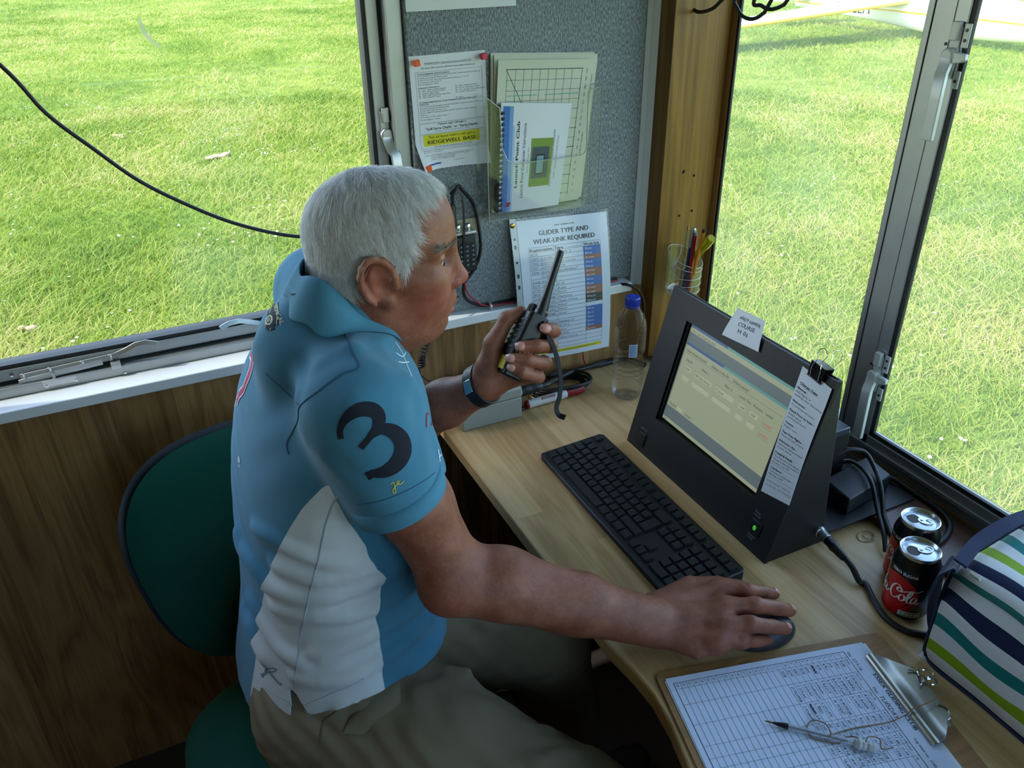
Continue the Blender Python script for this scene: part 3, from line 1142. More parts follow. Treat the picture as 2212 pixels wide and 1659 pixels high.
m.add([(0.918, 0.739, DZ), (0.918, 1.133, DZ), (0.886, 1.133, DZ + HE * ca), (0.886, 0.739, DZ + HE * ca),
       (0.914, 0.739, DZ), (0.914, 1.133, DZ), (0.882, 1.133, DZ + HE * ca), (0.882, 0.739, DZ + HE * ca)],
      [(0, 1, 2, 3), (7, 6, 5, 4), (0, 4, 5, 1), (2, 6, 7, 3)])
m.build('housing', BOXBLACK, mon, bevel=0.0015)
m = MB()                                   # front panel with the opening
o0, o1, p0, p1 = 0.060, 0.340, 0.082, 0.282
for (u0, v0, u1, v1) in ((0, 0, WE, p0), (0, p1, WE, HE), (0, p0, o0, p1), (o1, p0, WE, p1)):
    m.box((u0, v0, -0.006), (u1, v1, 0.0), 0, EM)
for (u0, v0, u1, v1) in ((o0 - 0.002, p0, o0, p1), (o1, p0, o1 + 0.002, p1), (o0, p0 - 0.002, o1, p0), (o0, p1, o1, p1 + 0.002)):
    m.box((u0, v0, -0.018), (u1, v1, -0.001), 0, EM)
m.build('front_panel', BOXBLACK, mon)
def lit(name, c, e=0.29):
    t = NT(name)
    bs = t.n('ShaderNodeBsdfPrincipled')
    bs.inputs['Base Color'].default_value = (0.03, 0.03, 0.03, 1)
    bs.inputs['Roughness'].default_value = 0.35
    bs.inputs['Emission Color'].default_value = c
    bs.inputs['Emission Strength'].default_value = e
    return t.done(bs.outputs[0])
SCR = [lit('screen_beige', srgb(170, 180, 150)), lit('screen_grey', srgb(104, 120, 124)), lit('screen_blue', srgb(60, 96, 150)), lit('screen_teal', srgb(96, 164, 160)),
       lit('screen_field', srgb(190, 198, 170)), lit('screen_text', srgb(34, 38, 40)), lit('screen_red', srgb(196, 90, 76)), lit('screen_line', srgb(108, 112, 100))]
SM = EM @ Matrix.Translation((0.064, 0.086, -0.012))
SW, SH = 0.270, 0.192
s = Sheet(SW, SH, SCR, lambda u, v, n: SM @ Vector((u, v, n)))
X_ = lambda f: f * SW
Y_ = lambda f: (1 - f) * SH
def srect(a, b, c, d, mi, lift=0.0002):
    s.rect(X_(a), Y_(d), X_(c), Y_(b), mi, lift)
srect(0, 0, 0.38, 0.028, 2); srect(0.38, 0, 1, 0.028, 3)
srect(0, 0.075, 1, 0.965, 1, 0.00025)
srect(0.01, 0.19, 0.985, 0.845, 0, 0.0003)
srect(0.01, 0.178, 0.40, 0.202, 2, 0.0004); srect(0.40, 0.178, 0.985, 0.202, 3, 0.0004)
for i, w_ in enumerate(('File', 'View', 'Action', 'Tools', 'Help')):
    s.text(w_, X_(0.03 + 0.05 * i), Y_(0.066), 0.0034, 5)
L = 0.0006
for tx, f0, f1 in (('Gliders Ready to Launch', 0.03, 0.245), ('Gliders in the Air', 0.295, 0.475), ('Gliders Landed', 0.51, 0.66)):
    s.text(tx, X_(f0), Y_(0.262), 0.0054, 5, fit=X_(f1 - f0), lift=L)
s.line(X_(0.02), Y_(0.275), X_(0.97), Y_(0.275), 0.0006, 7, L)
for tx, f, y in (('Reg No', 0.06, 0.345), ('Pilot 1', 0.225, 0.345), ('Pilot 2', 0.46, 0.345), ('Launch Time', 0.600, 0.345), ('Duration', 0.735, 0.345), ('Landed', 0.845, 0.345)):
    s.text(tx, X_(f), Y_(y), 0.0046, 5, fit=X_(0.0105 * len(tx)), lift=L)
for r_ in (0, 1):
    y0, y1 = 0.385 + 0.10 * r_, 0.435 + 0.10 * r_
    for a, b in ((0.065, 0.13), (0.175, 0.35), (0.39, 0.57), (0.625, 0.685), (0.73, 0.80)):
        srect(a, y0, b, y1, 4, 0.0005)
        s.line(X_(a), Y_(y0), X_(b), Y_(y0), 0.0005, 7, L)
    s.text('Landed', X_(0.845), Y_(y1 - 0.005), 0.0052, 6, fit=X_(0.08), lift=L)
    s.line(X_(0.84), Y_(y1 + 0.012), X_(0.94), Y_(y1 + 0.012), 0.0005, 7, L)
for tx, f, w_ in (('EOE', 0.07, 0.045), ('P08 Clive Hartney', 0.18, 0.155), ('P Turner', 0.395, 0.08), ('14:40', 0.635, 0.045), ('0:04', 0.74, 0.04)):
    s.text(tx, X_(f), Y_(0.427), 0.0046, 5, fit=X_(w_), lift=L)
s.text('Reg No', X_(0.03), Y_(0.825), 0.0044, 5, lift=L)
srect(0.11, 0.80, 0.17, 0.832, 4, 0.0005)
s.text('Launch', X_(0.20), Y_(0.825), 0.0044, 5, lift=L)
s.text('Start', X_(0.015), Y_(0.995), 0.0036, 5, lift=L)
s.build('screen', mon)
m = MB()
m.box((0.020, 0.012, 0), (0.052, 0.040, 0.0035), 0, EM)
m.build('socket_cover', BLACK_PL, mon, bevel=0.0012)
PRT = [plain('white_label_print', srgb(150, 156, 170), 0.6)]
fem = lambda u, v, n: EM @ Vector((u, v, n))
s = Sheet(1, 1, PRT, fem, nu=0)
s.text('USB socket', 0.030, 0.045, 0.0030, 0)
s.build('socket_lettering', mon)
s = Sheet(1, 1, PRT, fem, nu=0)
s.text('Power', 0.352, 0.066, 0.0034, 0); s.text('On Off', 0.352, 0.060, 0.0034, 0)
s.build('switch_lettering', mon)
s = Sheet(1, 1, PRT, fem, nu=0)
s.text('Computer', 0.353, 0.024, 0.0030, 0); s.text('running', 0.354, 0.019, 0.0030, 0)
s.build('panel_lettering', mon)
m = MB().box((0.354, 0.029, 0), (0.376, 0.055, 0.0025), 0, EM)
sw = m.build('power_switch', BLACK_PL, mon, bevel=0.001)
m = MB().ball((0, 0, 0), (0.0032, 0.0046, 0.0018))
m.v = [tuple(EM @ (Vector(p) + Vector((0.3645, 0.042, 0.003)))) for p in m.v]
o = m.build('led', lit('green_led', srgb(70, 190, 50), 0.32), sw)
m = MB().box((0.900, 0.7325, 0.7345), (1.128, 1.12, 0.7385))
m.build('base_plate', plain('black_sheet_metal', srgb(30, 31, 34), 0.38, 0.2), mon)

# power brick on the base plate and upright unit behind the box
o = MB().prism([(0.985, 0.752), (1.104, 0.772), (1.112, 0.833), (0.990, 0.815)], 0.7388, 0.7720).build('power_supply', plain('matt_black_brick', srgb(30, 32, 36), 0.45), bevel=0.003)
tag(o, 'flat black power supply brick lying on the black base plate', 'power supply')
m = MB().box((0.985, 0.838, 0.7388), (1.060, 0.885, 0.838))
bk = thing('upright_black_unit', 'upright black plastic unit standing behind the computer box', 'device', (1.02, 0.86, 0.739))
m.build('case', BLACK_PL, bk, bevel=0.003)
m = MB().box((0.990, 0.8375, 0.834), (1.056, 0.8855, 0.8475))
m.build('lid', plain('blue_black_plastic', srgb(44, 54, 66), 0.35), bk, bevel=0.002)
m = MB()
m.tube(smooth_path([(1.040, 0.842, 0.790), (1.062, 0.835, 0.800), (1.085, 0.82, 0.795), (1.080, 0.79, 0.782), (1.06, 0.755, 0.772), (1.042, 0.724, 0.742), (1.016, 0.690, 0.745), (0.996, 0.660, 0.742), (0.985, 0.643, 0.727)], 8), 0.0042, 10)
o = m.build('black_cable', CABLE_BLACK)
tag(o, 'black cable draped over the power brick and down towards the drink cans', 'cable')
m = MB()
m.tube(smooth_path([(1.050, 0.846, 0.765), (1.066, 0.830, 0.776), (1.060, 0.795, 0.781), (1.043, 0.760, 0.779), (1.034, 0.732, 0.748), (1.004, 0.688, 0.739), (0.985, 0.664, 0.727)], 8), 0.0038, 10)
o = m.build('black_cable', CABLE_BLACK)
tag(o, 'second black cable running beside the draped one over the brick, nearer the screen', 'cable')
m = MB()
m.tube(smooth_path([(1.106, 0.800, 0.752), (1.130, 0.785, 0.746), (1.138, 0.740, 0.7395), (1.137, 0.690, 0.7392), (1.120, 0.655, 0.7392), (1.086, 0.636, 0.7392), (1.050, 0.630, 0.7392)], 8), 0.0048, 10)
o = m.build('black_cable', CABLE_BLACK)
tag(o, 'thick black cable looping over the dark ledge from the power brick', 'cable')

# round metal plug in the side of the box and its lead
m = MB()
pl = thing('round_plug_lead', 'black lead with silver round plug curving across the worktop past the cans', 'cable', (0.9038,0.7359,0.7450))
A_, B_ = Vector((0.905, 0.7330, 0.748)), Vector((0.900, 0.690, 0.7445))
m.lathe([(0.0095, 0), (0.0095, 0.004), (0.0085, 0.005), (0.0085, 0.018), (0.0092, 0.019), (0.0092, 0.022)], 24, 0, along(A_, B_))
m.build('plug_shell', ALU_SATIN, pl)
m = MB()
m.lathe([(0.0080, 0.020), (0.0080, 0.034), (0.0086, 0.035), (0.0086, 0.040), (0.0076, 0.042), (0.0066, 0.062), (0.0050, 0.066)], 24, 0, along(A_, B_))
m.build('boot', BLACK_PL, pl)
m = MB()
m.tube(smooth_path([(0.899, 0.672, 0.743), (0.8975, 0.652, 0.738), (0.895, 0.632, 0.7265), (0.9000,0.6236,0.7252), (0.8837,0.5918,0.7252), (0.8718,0.5596,0.7252), (0.8759,0.5312,0.7252), (0.8926,0.5131,0.7252), (0.9065,0.5042,0.7252)], 8), 0.0047, 12)
m.build('cable', CABLE_BLACK, pl)

# --- taped note on the top edge
def quad_map(bl, br, tl, tr, nrm, bow=None):
    bl, br, tl, tr, nn = map(Vector, (bl, br, tl, tr, nrm))
    nn.normalize()
    def f(u, v, n):
        p = bl * (1 - u) * (1 - v) + br * u * (1 - v) + tl * (1 - u) * v + tr * u * v
        return p + nn * (n + (bow(u, v) if bow else 0))
    return f
ENV = Vector((-ca, 0, sa))
q = quad_map((0.8665, 0.981, 1.007), (0.8685, 0.892, 1.014), (0.8805, 0.967, 1.060), (0.8810, 0.900, 1.063), ENV, lambda u, v: 0.0015 + 0.002 * math.sin(3 * v) * (1 - v))
s = Sheet(1, 1, [PAPER, BLUE_INK], q, 8, 8, 0.0003)
def utext(sh, tx, u0, u1, v, hv, mi, **kw):
    """line of text in unit coordinates, stretched to a given width and height"""
    k = GL.width(tx)
    n0 = len(sh.mb.v)
    x = u0
    sc = (u1 - u0) / k
    for ch in tx:
        if ch in GL.g:
            vs, fs = GL.g[ch]
            b = kw.get('bold', 0)
            j = kw.get('jitter', 0)
            dj, sj = random.uniform(-j, j), kw.get('slant', 0) + random.uniform(-j, j)
            for off in ((0,) if not b else (-b / 2, b / 2)):
                sh.put([(x + (a + off + sj * c) * sc, v + (c / 0.69 + dj) * hv) for a, c in vs], fs, mi, kw.get('lift', 0.0004))
        x += GL.adv.get(ch, 0.5) * sc
utext(s, 'ANDY HANDS', 0.22, 0.90, 0.72, 0.10, 1, jitter=0.12, slant=0.1)
utext(s, 'COURSE', 0.26, 0.78, 0.50, 0.13, 1, jitter=0.12, slant=0.1)
utext(s, 'H 01', 0.34, 0.66, 0.27, 0.14, 1, jitter=0.12)
o = s.build('taped_note')
tag(o, 'small white handwritten note taped on the top edge of the computer box', 'note')

# --- price strip held by a binder clip
q = quad_map(EM @ Vector((0.349, 0.103, 0)), EM @ Vector((0.4085, 0.114, 0)), EM @ Vector((0.337, 0.320, 0)), EM @ Vector((0.402, 0.313, 0)), ENV,
             lambda u, v: 0.0012 + 0.006 * max(0, v - 0.85) * 5 * max(0, u - 0.6) + 0.004 * math.sin(math.pi * v) * (0.4 + 0.6 * u))
s = Sheet(1, 1, [PAPER, PRINT, PRINT_GREY, PRINT_LIGHT], q, 8, 20, 0.0003)
lines = [('Charge Type', 0.10, 0.70, 0.885, 'b'), ('Normal -', 0.06, 0.42, 0.845, 'b'), ('Solo flights or', 0.06, 0.58, 0.818, 'n'), ('anything other than below', 0.06, 0.98, 0.793, 'n'),
         ('Instructor -', 0.06, 0.56, 0.745, 'b'), ('P2 receiving instruction', 0.06, 0.86, 0.718, 'n'), ('Fixed Price to Solo -', 0.06, 0.92, 0.672, 'b'), ('Should appear', 0.06, 0.52, 0.645, 'n'),
         ('automatically for P2', 0.06, 0.72, 0.620, 'n'), ('Course -', 0.06, 0.40, 0.575, 'b'), ('Prepaid course', 0.06, 0.52, 0.548, 'n'), ('Two Free Flights -', 0.06, 0.80, 0.500, 'b'), ('Those on Cadet scheme', 0.06, 0.86, 0.474, 'n'),
         ('Instructor Ass. -', 0.06, 0.72, 0.428, 'b'), ('Instructor being assessed', 0.06, 0.92, 0.402, 'n'), ('or under training', 0.06, 0.58, 0.377, 'n'), ('Friend & Family -', 0.06, 0.74, 0.330, 'b'),
         ('P2 is friend of a Club member', 0.06, 0.98, 0.304, 'n'), ('Charge to that Club member\'s', 0.06, 0.98, 0.279, 'n'), ('Account - not Z99', 0.06, 0.66, 0.254, 'n'), ('Trial lesson -', 0.06, 0.52, 0.205, 'b'),
         ('Trial lesson voucher flight', 0.06, 0.84, 0.180, 'n'), ('Pilot log in Z99', 0.06, 0.58, 0.155, 'n')]
for tx, u0, u1, v, k in lines:
    utext(s, tx, u0, u1, v, 0.0165 if k == 'b' else 0.0140, 1 if k == 'b' else 2, bold=0.06 if k == 'b' else 0)
s.line(0.10, 0.880, 0.70, 0.880, 0.003, 1)
for v in (0.240, 0.140):
    s.line(0.02, v, 0.98, v, 0.0025, 3)
utext(s, 'ANY DOUBT TALK TO', 0.08, 0.94, 0.098, 0.016, 3, jitter=0.2)
utext(s, 'P1 WHAT TO CHARGE', 0.08, 0.98, 0.062, 0.016, 3, jitter=0.2)
o = s.build('charge_list_strip')
tag(o, 'long narrow printed price list hanging from a binder clip beside the screen', 'paper strip')
bc = thing('binder_clip', 'black binder clip with wire handles on the top edge of the computer box', 'clip', tuple(EM @ Vector((0.369, HE, 0))))
m = MB()
Mc = EM @ Matrix.Translation((0.369, 0.333, -0.001)) @ Matrix.Rotation(math.radians(-7), 4, 'Z')
for sgn in (1, -1):
    m.add([(-0.0145, 0.004, 0.0105 * sgn), (0.0145, 0.004, 0.0105 * sgn), (0.0145, -0.021, 0.0046 * sgn), (-0.0145, -0.021, 0.0046 * sgn),
           (-0.0145, 0.004, 0.0095 * sgn), (0.0145, 0.004, 0.0095 * sgn), (0.0145, -0.021, 0.0038 * sgn), (-0.0145, -0.021, 0.0038 * sgn)],
          [(0, 1, 2, 3), (7, 6, 5, 4), (0, 4, 5, 1), (1, 5, 6, 2), (2, 6, 7, 3), (3, 7, 4, 0)], 0, Mc)
    m.tube([(-0.0145, -0.021, 0.0048 * sgn), (0.0145, -0.021, 0.0048 * sgn)], 0.0011, 8, 0, Mc)
m.box((-0.0145, 0.003, -0.0105), (0.0145, 0.0045, 0.0105), 0, Mc)
m.build('clip_body', plain('black_lacquered_steel', srgb(16, 16, 18), 0.3, 0.3), bc)
for sgn, tilt in ((1, 0.30), (-1, 0.55)):
    pts = smooth_path([(-0.0085, -0.020, 0.0052 * sgn), (-0.0085, -0.002, 0.0110 * sgn + tilt * 0.002), (-0.0050, 0.010, 0.012 * sgn), (-0.0085, 0.024, 0.013 * sgn), (0.0, 0.031, 0.0135 * sgn), (0.0085, 0.024, 0.013 * sgn), (0.0050, 0.010, 0.012 * sgn), (0.0085, -0.002, 0.0110 * sgn), (0.0085, -0.020, 0.0052 * sgn)], 6)
    m = MB()
    m.tube(pts, 0.0007, 6, 0, Mc @ Matrix.Translation((0.003 * (1 - sgn), 0, 0)))
    m.build('wire_handle', CHROME, bc)

# --- keyboard
KM = frame((0.6105, 1.160, DZ), (-0.011, -1, 0), (1, -0.011, 0))      # x along, y to the back, z up
kb = thing('keyboard', 'full size black computer keyboard in front of the black computer box', 'keyboard', (0.68, 0.94, DZ))
m = MB()
ol = [(0.0, 0.002), (0.010, -0.002), (0.432, -0.002), (0.441, 0.004), (0.4405, 0.132), (0.434, 0.138), (0.008, 0.138), (0.0, 0.132)]
n = len(ol)
zt = lambda y: 0.012 + 0.060 * y
vs = [(x, y, 0.0015) for x, y in ol] + [(x, y, zt(y)) for x, y in ol]
m.add(vs, [tuple(reversed(range(n))), tuple(range(n, 2 * n))] + [(i, (i + 1) % n, n + (i + 1) % n, n + i) for i in range(n)], 0, KM)
m.build('body', plain('keyboard_black', srgb(22, 22, 25), 0.45), kb, bevel=0.0022)
KEYCAP = plain('keycap_black', srgb(25, 26, 29), 0.4)
LEG = plain('key_legend', srgb(128, 140, 140), 0.6)
U = 0.0190
x0k, y0k = 0.0065, 0.0085
keys = []
def row(y, items, x=0.0):
    for it in items:
        lab, w_ = it if isinstance(it, tuple) else (it, 1.0)
        if lab is not None:
            keys.append((x, y, w_, 1.0, lab))
        x += w_
row(5.35, ['Esc', (None, 1)] + ['F1', 'F2', 'F3', 'F4'] + [(None, .5)] + ['F5', 'F6', 'F7', 'F8'] + [(None, .5)] + ['F9', 'F10', 'F11', 'F12'])
row(5.35, ['Prt', 'Scr', 'Brk'], 15.25)
row(5.35, ['Cal', 'Mut', '-', '+'], 18.5)
row(4, ['`', '1', '2', '3', '4', '5', '6', '7', '8', '9', '0', '-', '=', ('<-', 2)])
row(3, [('Tab', 1.5), 'Q', 'W', 'E', 'R', 'T', 'Y', 'U', 'I', 'O', 'P', '[', ']'])
row(2, [('Caps', 1.75), 'A', 'S', 'D', 'F', 'G', 'H', 'J', 'K', 'L', ';', '@', '#'])
keys.append((13.75, 2, 1.25, 2.0, 'Ent'))
row(1, [('Shift', 1.25), '\\', 'Z', 'X', 'C', 'V', 'B', 'N', 'M', ',', '.', '/', ('Shift', 2.75)])
row(0, [('Ctrl', 1.25), ('W', 1.25), ('Alt', 1.25), ('', 6.25), ('Alt', 1.25), ('W', 1.25), ('=', 1.25), ('Ctrl', 1.25)])
row(4, ['Ins', 'Hm', 'Up'], 15.25); row(3, ['Del', 'End', 'Dn'], 15.25); row(1, ['^'], 16.25); row(0, ['<', 'v', '>'], 15.25)
row(4, ['Num', '/', '*', '-'], 18.5); row(3, ['7', '8', '9'], 18.5); row(2, ['4', '5', '6'], 18.5); row(1, ['1', '2', '3'], 18.5); row(0, [('0', 2), '.'], 18.5)
keys.append((21.5, 2, 1.0, 2.0, '+')); keys.append((21.5, 0, 1.0, 2.0, 'Ent'))
def keycap(mb, x, y, w_, h_, lab):
    cx, cy = x0k + (x + w_ / 2) * U, y0k + (y + h_ / 2) * U
    a, b = w_ * U / 2 - 0.0012, h_ * U / 2 - 0.0012
    z0, z1 = zt(cy), zt(cy) + 0.0045
    vs = [(cx - a, cy - b, z0), (cx + a, cy - b, z0), (cx + a, cy + b, z0), (cx - a, cy + b, z0)]
    a2, b2 = a - 0.0012, b - 0.0012
    vs += [(cx - a2, cy - b2, z1 - 0.0006), (cx + a2, cy - b2, z1 - 0.0006), (cx + a2, cy + b2, z1 + 0.0005), (cx - a2, cy + b2, z1 + 0.0005)]
    mb.add(vs, [(3, 2, 1, 0), (4, 5, 6, 7), (0, 1, 5, 4), (1, 2, 6, 5), (2, 3, 7, 6), (3, 0, 4, 7)], 0, KM)
    k = 0.0036 if len(lab) == 1 else 0.0024
    px = cx - a2 + 0.0012
    for ch in lab:
        if ch in GL.g:
            gv, gf = GL.g[ch]
            mb.add([(px + p[0] * k, cy + b2 * 0.05 + p[1] * k, z1 + 0.0007) for p in gv], gf, 1, KM)
        px += GL.adv.get(ch, 0.5) * k
# the numeric enter, decimal point, 3 and 0 lie under the hand: they share one mesh
under = [k for k in keys if k[0] >= 18.5 and k[1] <= 1 and k[4] in ('Ent', '.', '0')] + [k for k in keys if k[1] > 5 and k[0] >= 18.5]
under = under[:max(0, len(keys) - 98) + 2]
for k in keys:
    if k not in under:
        mb = MB()
        keycap(mb, *k)
        mb.build('key', [KEYCAP, LEG], kb, smooth=30)
mb = MB()
for k in under:
    keycap(mb, *k)
o = mb.build('keys', [KEYCAP, LEG], kb, smooth=30)
o['kind'] = 'stuff'

# --- mouse
f = Field()
mdir = Vector((0.985, -0.17, 0)).normalized()
mper = Vector((0.17, 0.985, 0))
mr = np.array([list(mdir), list(mper), [0, 0, 1]])
f.ell((0.688, 0.617, DZ + 0.006), (0.053, 0.031, 0.026), mr, k=0)
f.plane((0, 0, DZ + 0.001), (0, 0, -1), 0.002)
v_, q_ = f.mesh(0.002)
ms = grid_mesh('computer_mouse', v_, q_, plain('mouse_grey_black', srgb(46, 50, 58), 0.42), relax=1)
tag(ms, 'dark grey computer mouse under the resting right hand', 'mouse')

# --- water bottle
bt = thing('water_bottle', 'clear ribbed plastic water bottle with blue cap by the corner post', 'bottle', (0.893, 1.293, DZ))
BM = Matrix.Translation((0.893, 1.293, DZ))
prof = [(0.0, 0.006), (0.014, 0.004), (0.020, 0.0), (0.027, 0.001), (0.0315, 0.008), (0.0325, 0.015)]
z = 0.018
for i in range(7):
    prof += [(0.0328, z), (0.0330, z + 0.004), (0.0310, z + 0.0065), (0.0310, z + 0.0085)]
    z += 0.011
prof += [(0.0296, z + 0.004), (0.0296, z + 0.008), (0.0325, z + 0.016)]
z += 0.019
for i in range(4):
    prof += [(0.0330, z), (0.0332, z + 0.004), (0.0320, z + 0.006), (0.0320, z + 0.0075)]
    z += 0.0105
prof += [(0.0330, z + 0.003), (0.0325, z + 0.012), (0.0290, z + 0.027), (0.0215, z + 0.043), (0.0150, z + 0.053), (0.0130, z + 0.058), (0.0130, z + 0.072)]
ztop = z + 0.058
PET = glass('clear_pet', (0.95, 0.965, 0.97, 1), 0.10, 0.05, 0.0)
t = NT('clear_pet_ribs')
g1 = t.n('ShaderNodeBsdfGlass'); g1.inputs['Roughness'].default_value = 0.02; g1.inputs['IOR'].default_value = 1.28; g1.inputs['Color'].default_value = (1, 1, 1, 1)
tr = t.n('ShaderNodeBsdfTransparent'); tr.inputs[0].default_value = (0.985, 0.99, 0.995, 1)
mx = t.n('ShaderNodeMixShader'); mx.inputs[0].default_value = 0.62
t.link(g1.outputs[0], mx.inputs[1]); t.link(tr.outputs[0], mx.inputs[2])
PETG = t.done(mx.outputs[0])
m = MB().lathe(prof, 48, 0, BM)
o = m.build('bottle_shell', PETG, bt, smooth=60)
m = MB()
m.lathe([(0.0145, ztop), (0.0150, ztop + 0.001), (0.0150, ztop + 0.016), (0.0138, ztop + 0.0185), (0, ztop + 0.019)], 40, 0, BM)
for k in range(30):
    a = 2 * math.pi * k / 30
    m.cbox((0.0151 * math.cos(a), 0.0151 * math.sin(a), ztop + 0.0085), (0.0012, 0.0012, 0.014), 0, BM @ Matrix.Rotation(0, 4, 'Z'))
m.lathe([(0.0152, ztop - 0.004), (0.0156, ztop - 0.003), (0.0152, ztop - 0.001)], 40, 0, BM, close=False)
m.build('cap', plain('blue_cap', srgb(22, 58, 168), 0.4), bt)
a0 = math.atan2(-1.293, -0.893)
wrap = lambda r: (lambda u, v, n: BM @ Vector(((r + n) * math.cos(a0 + u / r), (r + n) * math.sin(a0 + u / r), v)))
s = Sheet(1, 1, [plain('label_blue_white', srgb(196, 214, 236), 0.5), plain('label_blue', srgb(70, 110, 190), 0.5)], wrap(0.0336), nu=0)
s.rect(-0.001, 0.108, 0.017, 0.138, 0, 0.0002, 8, 1)
for i in range(12):
    s.rect(0.001, 0.110 + i * 0.0022, 0.0155, 0.1108 + i * 0.0022, 1, 0.0006, 8, 1)
s.build('label', bt)

# --- two drink cans
CANBLACK = plain('can_black', srgb(18, 18, 21), 0.25, 0.3, mottled=0.02)
CANRED = plain('can_red', srgb(186, 20, 30), 0.28, 0.3, mottled=0.03)
CANWHITE = plain('can_white', srgb(226, 226, 226), 0.35)
CANTOP = plain('can_lid', srgb(198, 204, 210), 0.25, 0.9, mottled=0.02)
def stroke(sh, pts, wfun, mi, lift=0.0004, n=10):
    """pen stroke of changing width along a smooth curve"""
    P = smooth_path([(a, b, 0) for a, b in pts], n)
    k = len(P)
    m_ = 4
    rowp = []
    for i, p in enumerate(P):
        d = (P[min(i + 1, k - 1)] - P[max(i - 1, 0)])
        d = d.normalized() if d.length > 0 else Vector((1, 0, 0))
        w_ = wfun(i / (k - 1), d) / 2
        for j in range(m_ + 1):
            o = w_ * (1 - 2 * j / m_)
            rowp.append((p.x - d.y * o, p.y + d.x * o))
    fs = []
    for i in range(k - 1):
        for j in range(m_):
            a = i * (m_ + 1) + j
            fs.append((a, a + 1, a + m_ + 2, a + m_ + 1))
    sh.put(rowp, fs, mi, lift)
def make_can(loc, label, face):
    c = thing('drink_can', label, 'can', loc, 'opened cola cans')
    M = Matrix.Translation(loc)
    R = 0.0331
    m = MB()
    m.lathe([(0.024, 0.0), (0.0255, 0.0), (0.0300, 0.006), (R, 0.011), (R, 0.090), (0.0318, 0.096), (0.0285, 0.1045), (0.0268, 0.1085)], 64, 0, M, close=False)
    m.lathe([(0.0, 0.004), (0.022, 0.003), (0.024, 0.0)], 64, 0, M, close=False)
    can = m.build('can_body', CANBLACK, c, smooth=60)
    def cyl(u, v, n):
        r = R
        if v > 0.090:
            r = R - (v - 0.090) * 0.32
        return M @ Vector(((r + n) * math.cos(face + u / R), (r + n) * math.sin(face + u / R), v))
    s = Sheet(1, 1, [CANRED, CANWHITE, plain('can_green', srgb(70, 140, 90), 0.5)], cyl, nu=0)
    # red disc on the left flank of the face
    cu, cv, rr = -0.020, 0.044, 0.036
    ring = [(cu, cv)]
    rings, sg = 5, 48
    for j in range(1, rings + 1):
        for k in range(sg):
            a = 2 * math.pi * k / sg
            ring.append((cu + rr * j / rings * math.cos(a), cv + min(1.0, 1.0) * rr * j / rings * math.sin(a) * (1.0 if math.sin(a) > 0 else 0.94)))
    fs = [(0, 1 + k, 1 + (k + 1) % sg) for k in range(sg)]
    for j in range(rings - 1):
        for k in range(sg):
            a, b = 1 + j * sg + k, 1 + j * sg + (k + 1) % sg
            fs.append((a, a + sg, b + sg, b))
    s.put(ring, fs, 0, 0.00015)
    s.text('ZERO SUGAR', 0.008, 0.0835, 0.0050, 1, 'r', bold=0.08, fit=0.040)
    # flowing script word
    thick = lambda t, d: 0.0009 + 0.0021 * abs(d.y) ** 1.4 * (0.35 + 0.65 * math.sin(math.pi * min(max(t, 0.02), 0.98)))
    o_ = (-0.0215, 0.0345)
    def sk(pts, w=thick, k=1.22):
        stroke(s, [(o_[0] + a * 0.001 * k, o_[1] + b * 0.001 * k) for a, b in pts], w, 1)
    sk([(9.5, 19.5), (7.0, 23.5), (2.5, 23.0), (-1.5, 16.5), (-2.0, 8.0), (1.5, 3.2), (6.0, 4.6), (9.0, 8.6)])
    sk([(9.0, 15.5), (10.8, 18.6), (9.4, 20.8), (6.6, 20.0), (5.2, 17.2), (8.0, 15.2), (13.0, 17.2), (19.0, 20.4), (27.0, 21.4), (33.0, 24.5)])
    sk([(14.2, 12.4), (10.6, 11.2), (9.6, 5.6), (12.4, 3.2), (15.4, 5.8), (15.4, 10.8), (13.6, 12.6), (16.0, 10.4), (18.0, 10.8)])
    sk([(17.6, 5.4), (20.8, 12.0), (23.0, 20.0), (21.2, 21.6), (19.0, 15.0), (18.4, 7.0), (20.2, 3.2), (23.0, 5.4)])
    sk([(28.4, 11.6), (25.4, 12.6), (23.0, 8.0), (23.6, 3.6), (26.4, 4.6), (28.6, 11.0), (28.2, 4.8), (30.0, 3.2), (32.4, 5.6)])
    # the other word, running off round the left flank
    o_ = (-0.0705, 0.0345)
    sk([(9.5, 19.5), (7.0, 23.5), (2.5, 23.0), (-1.5, 16.5), (-2.0, 8.0), (1.5, 3.2), (6.0, 4.6), (9.0, 8.6)])
    sk([(14.2, 12.4), (10.6, 11.2), (9.6, 5.6), (12.4, 3.2), (15.4, 5.8), (15.4, 10.8), (13.6, 12.6), (16.0, 10.4), (18.0, 10.8)])
    sk([(17.2, 4.0), (20.4, 12.0), (22.6, 20.0), (19.8, 16.0), (18.6, 4.0), (22.0, 11.4), (23.8, 10.0), (20.8, 8.0), (24.6, 3.6)])
    sk([(30.0, 11.6), (27.0, 12.6), (24.6, 8.0), (25.2, 3.6), (28.0, 4.6), (30.2, 11.0), (29.8, 4.8), (31.6, 3.2), (35.0, 8.0), (37.6, 8.4)])
    # nutrition panel at the foot
    s.rect(-0.006, 0.0125, 0.024, 0.0215, 1, 0.0004, 10, 1)
    for i in range(5):
        s.rect(-0.004 + i * 0.0055, 0.0135, 0.0000 + i * 0.0055, 0.0160, 2, 0.0007, 2, 1)
        s.rect(-0.004 + i * 0.0055, 0.0180, 0.0004 + i * 0.0055, 0.0200, 2, 0.0007, 2, 1)
    s.build('printed_design', can)
    m = MB()
    m.lathe([(0.0268, 0.1085), (0.0276, 0.1115), (0.0280, 0.1145), (0.0272, 0.1152), (0.0260, 0.1146), (0.0248, 0.1105), (0.0240, 0.1098), (0.0220, 0.1112), (0.0, 0.1114)], 56, 0, M, close=False)
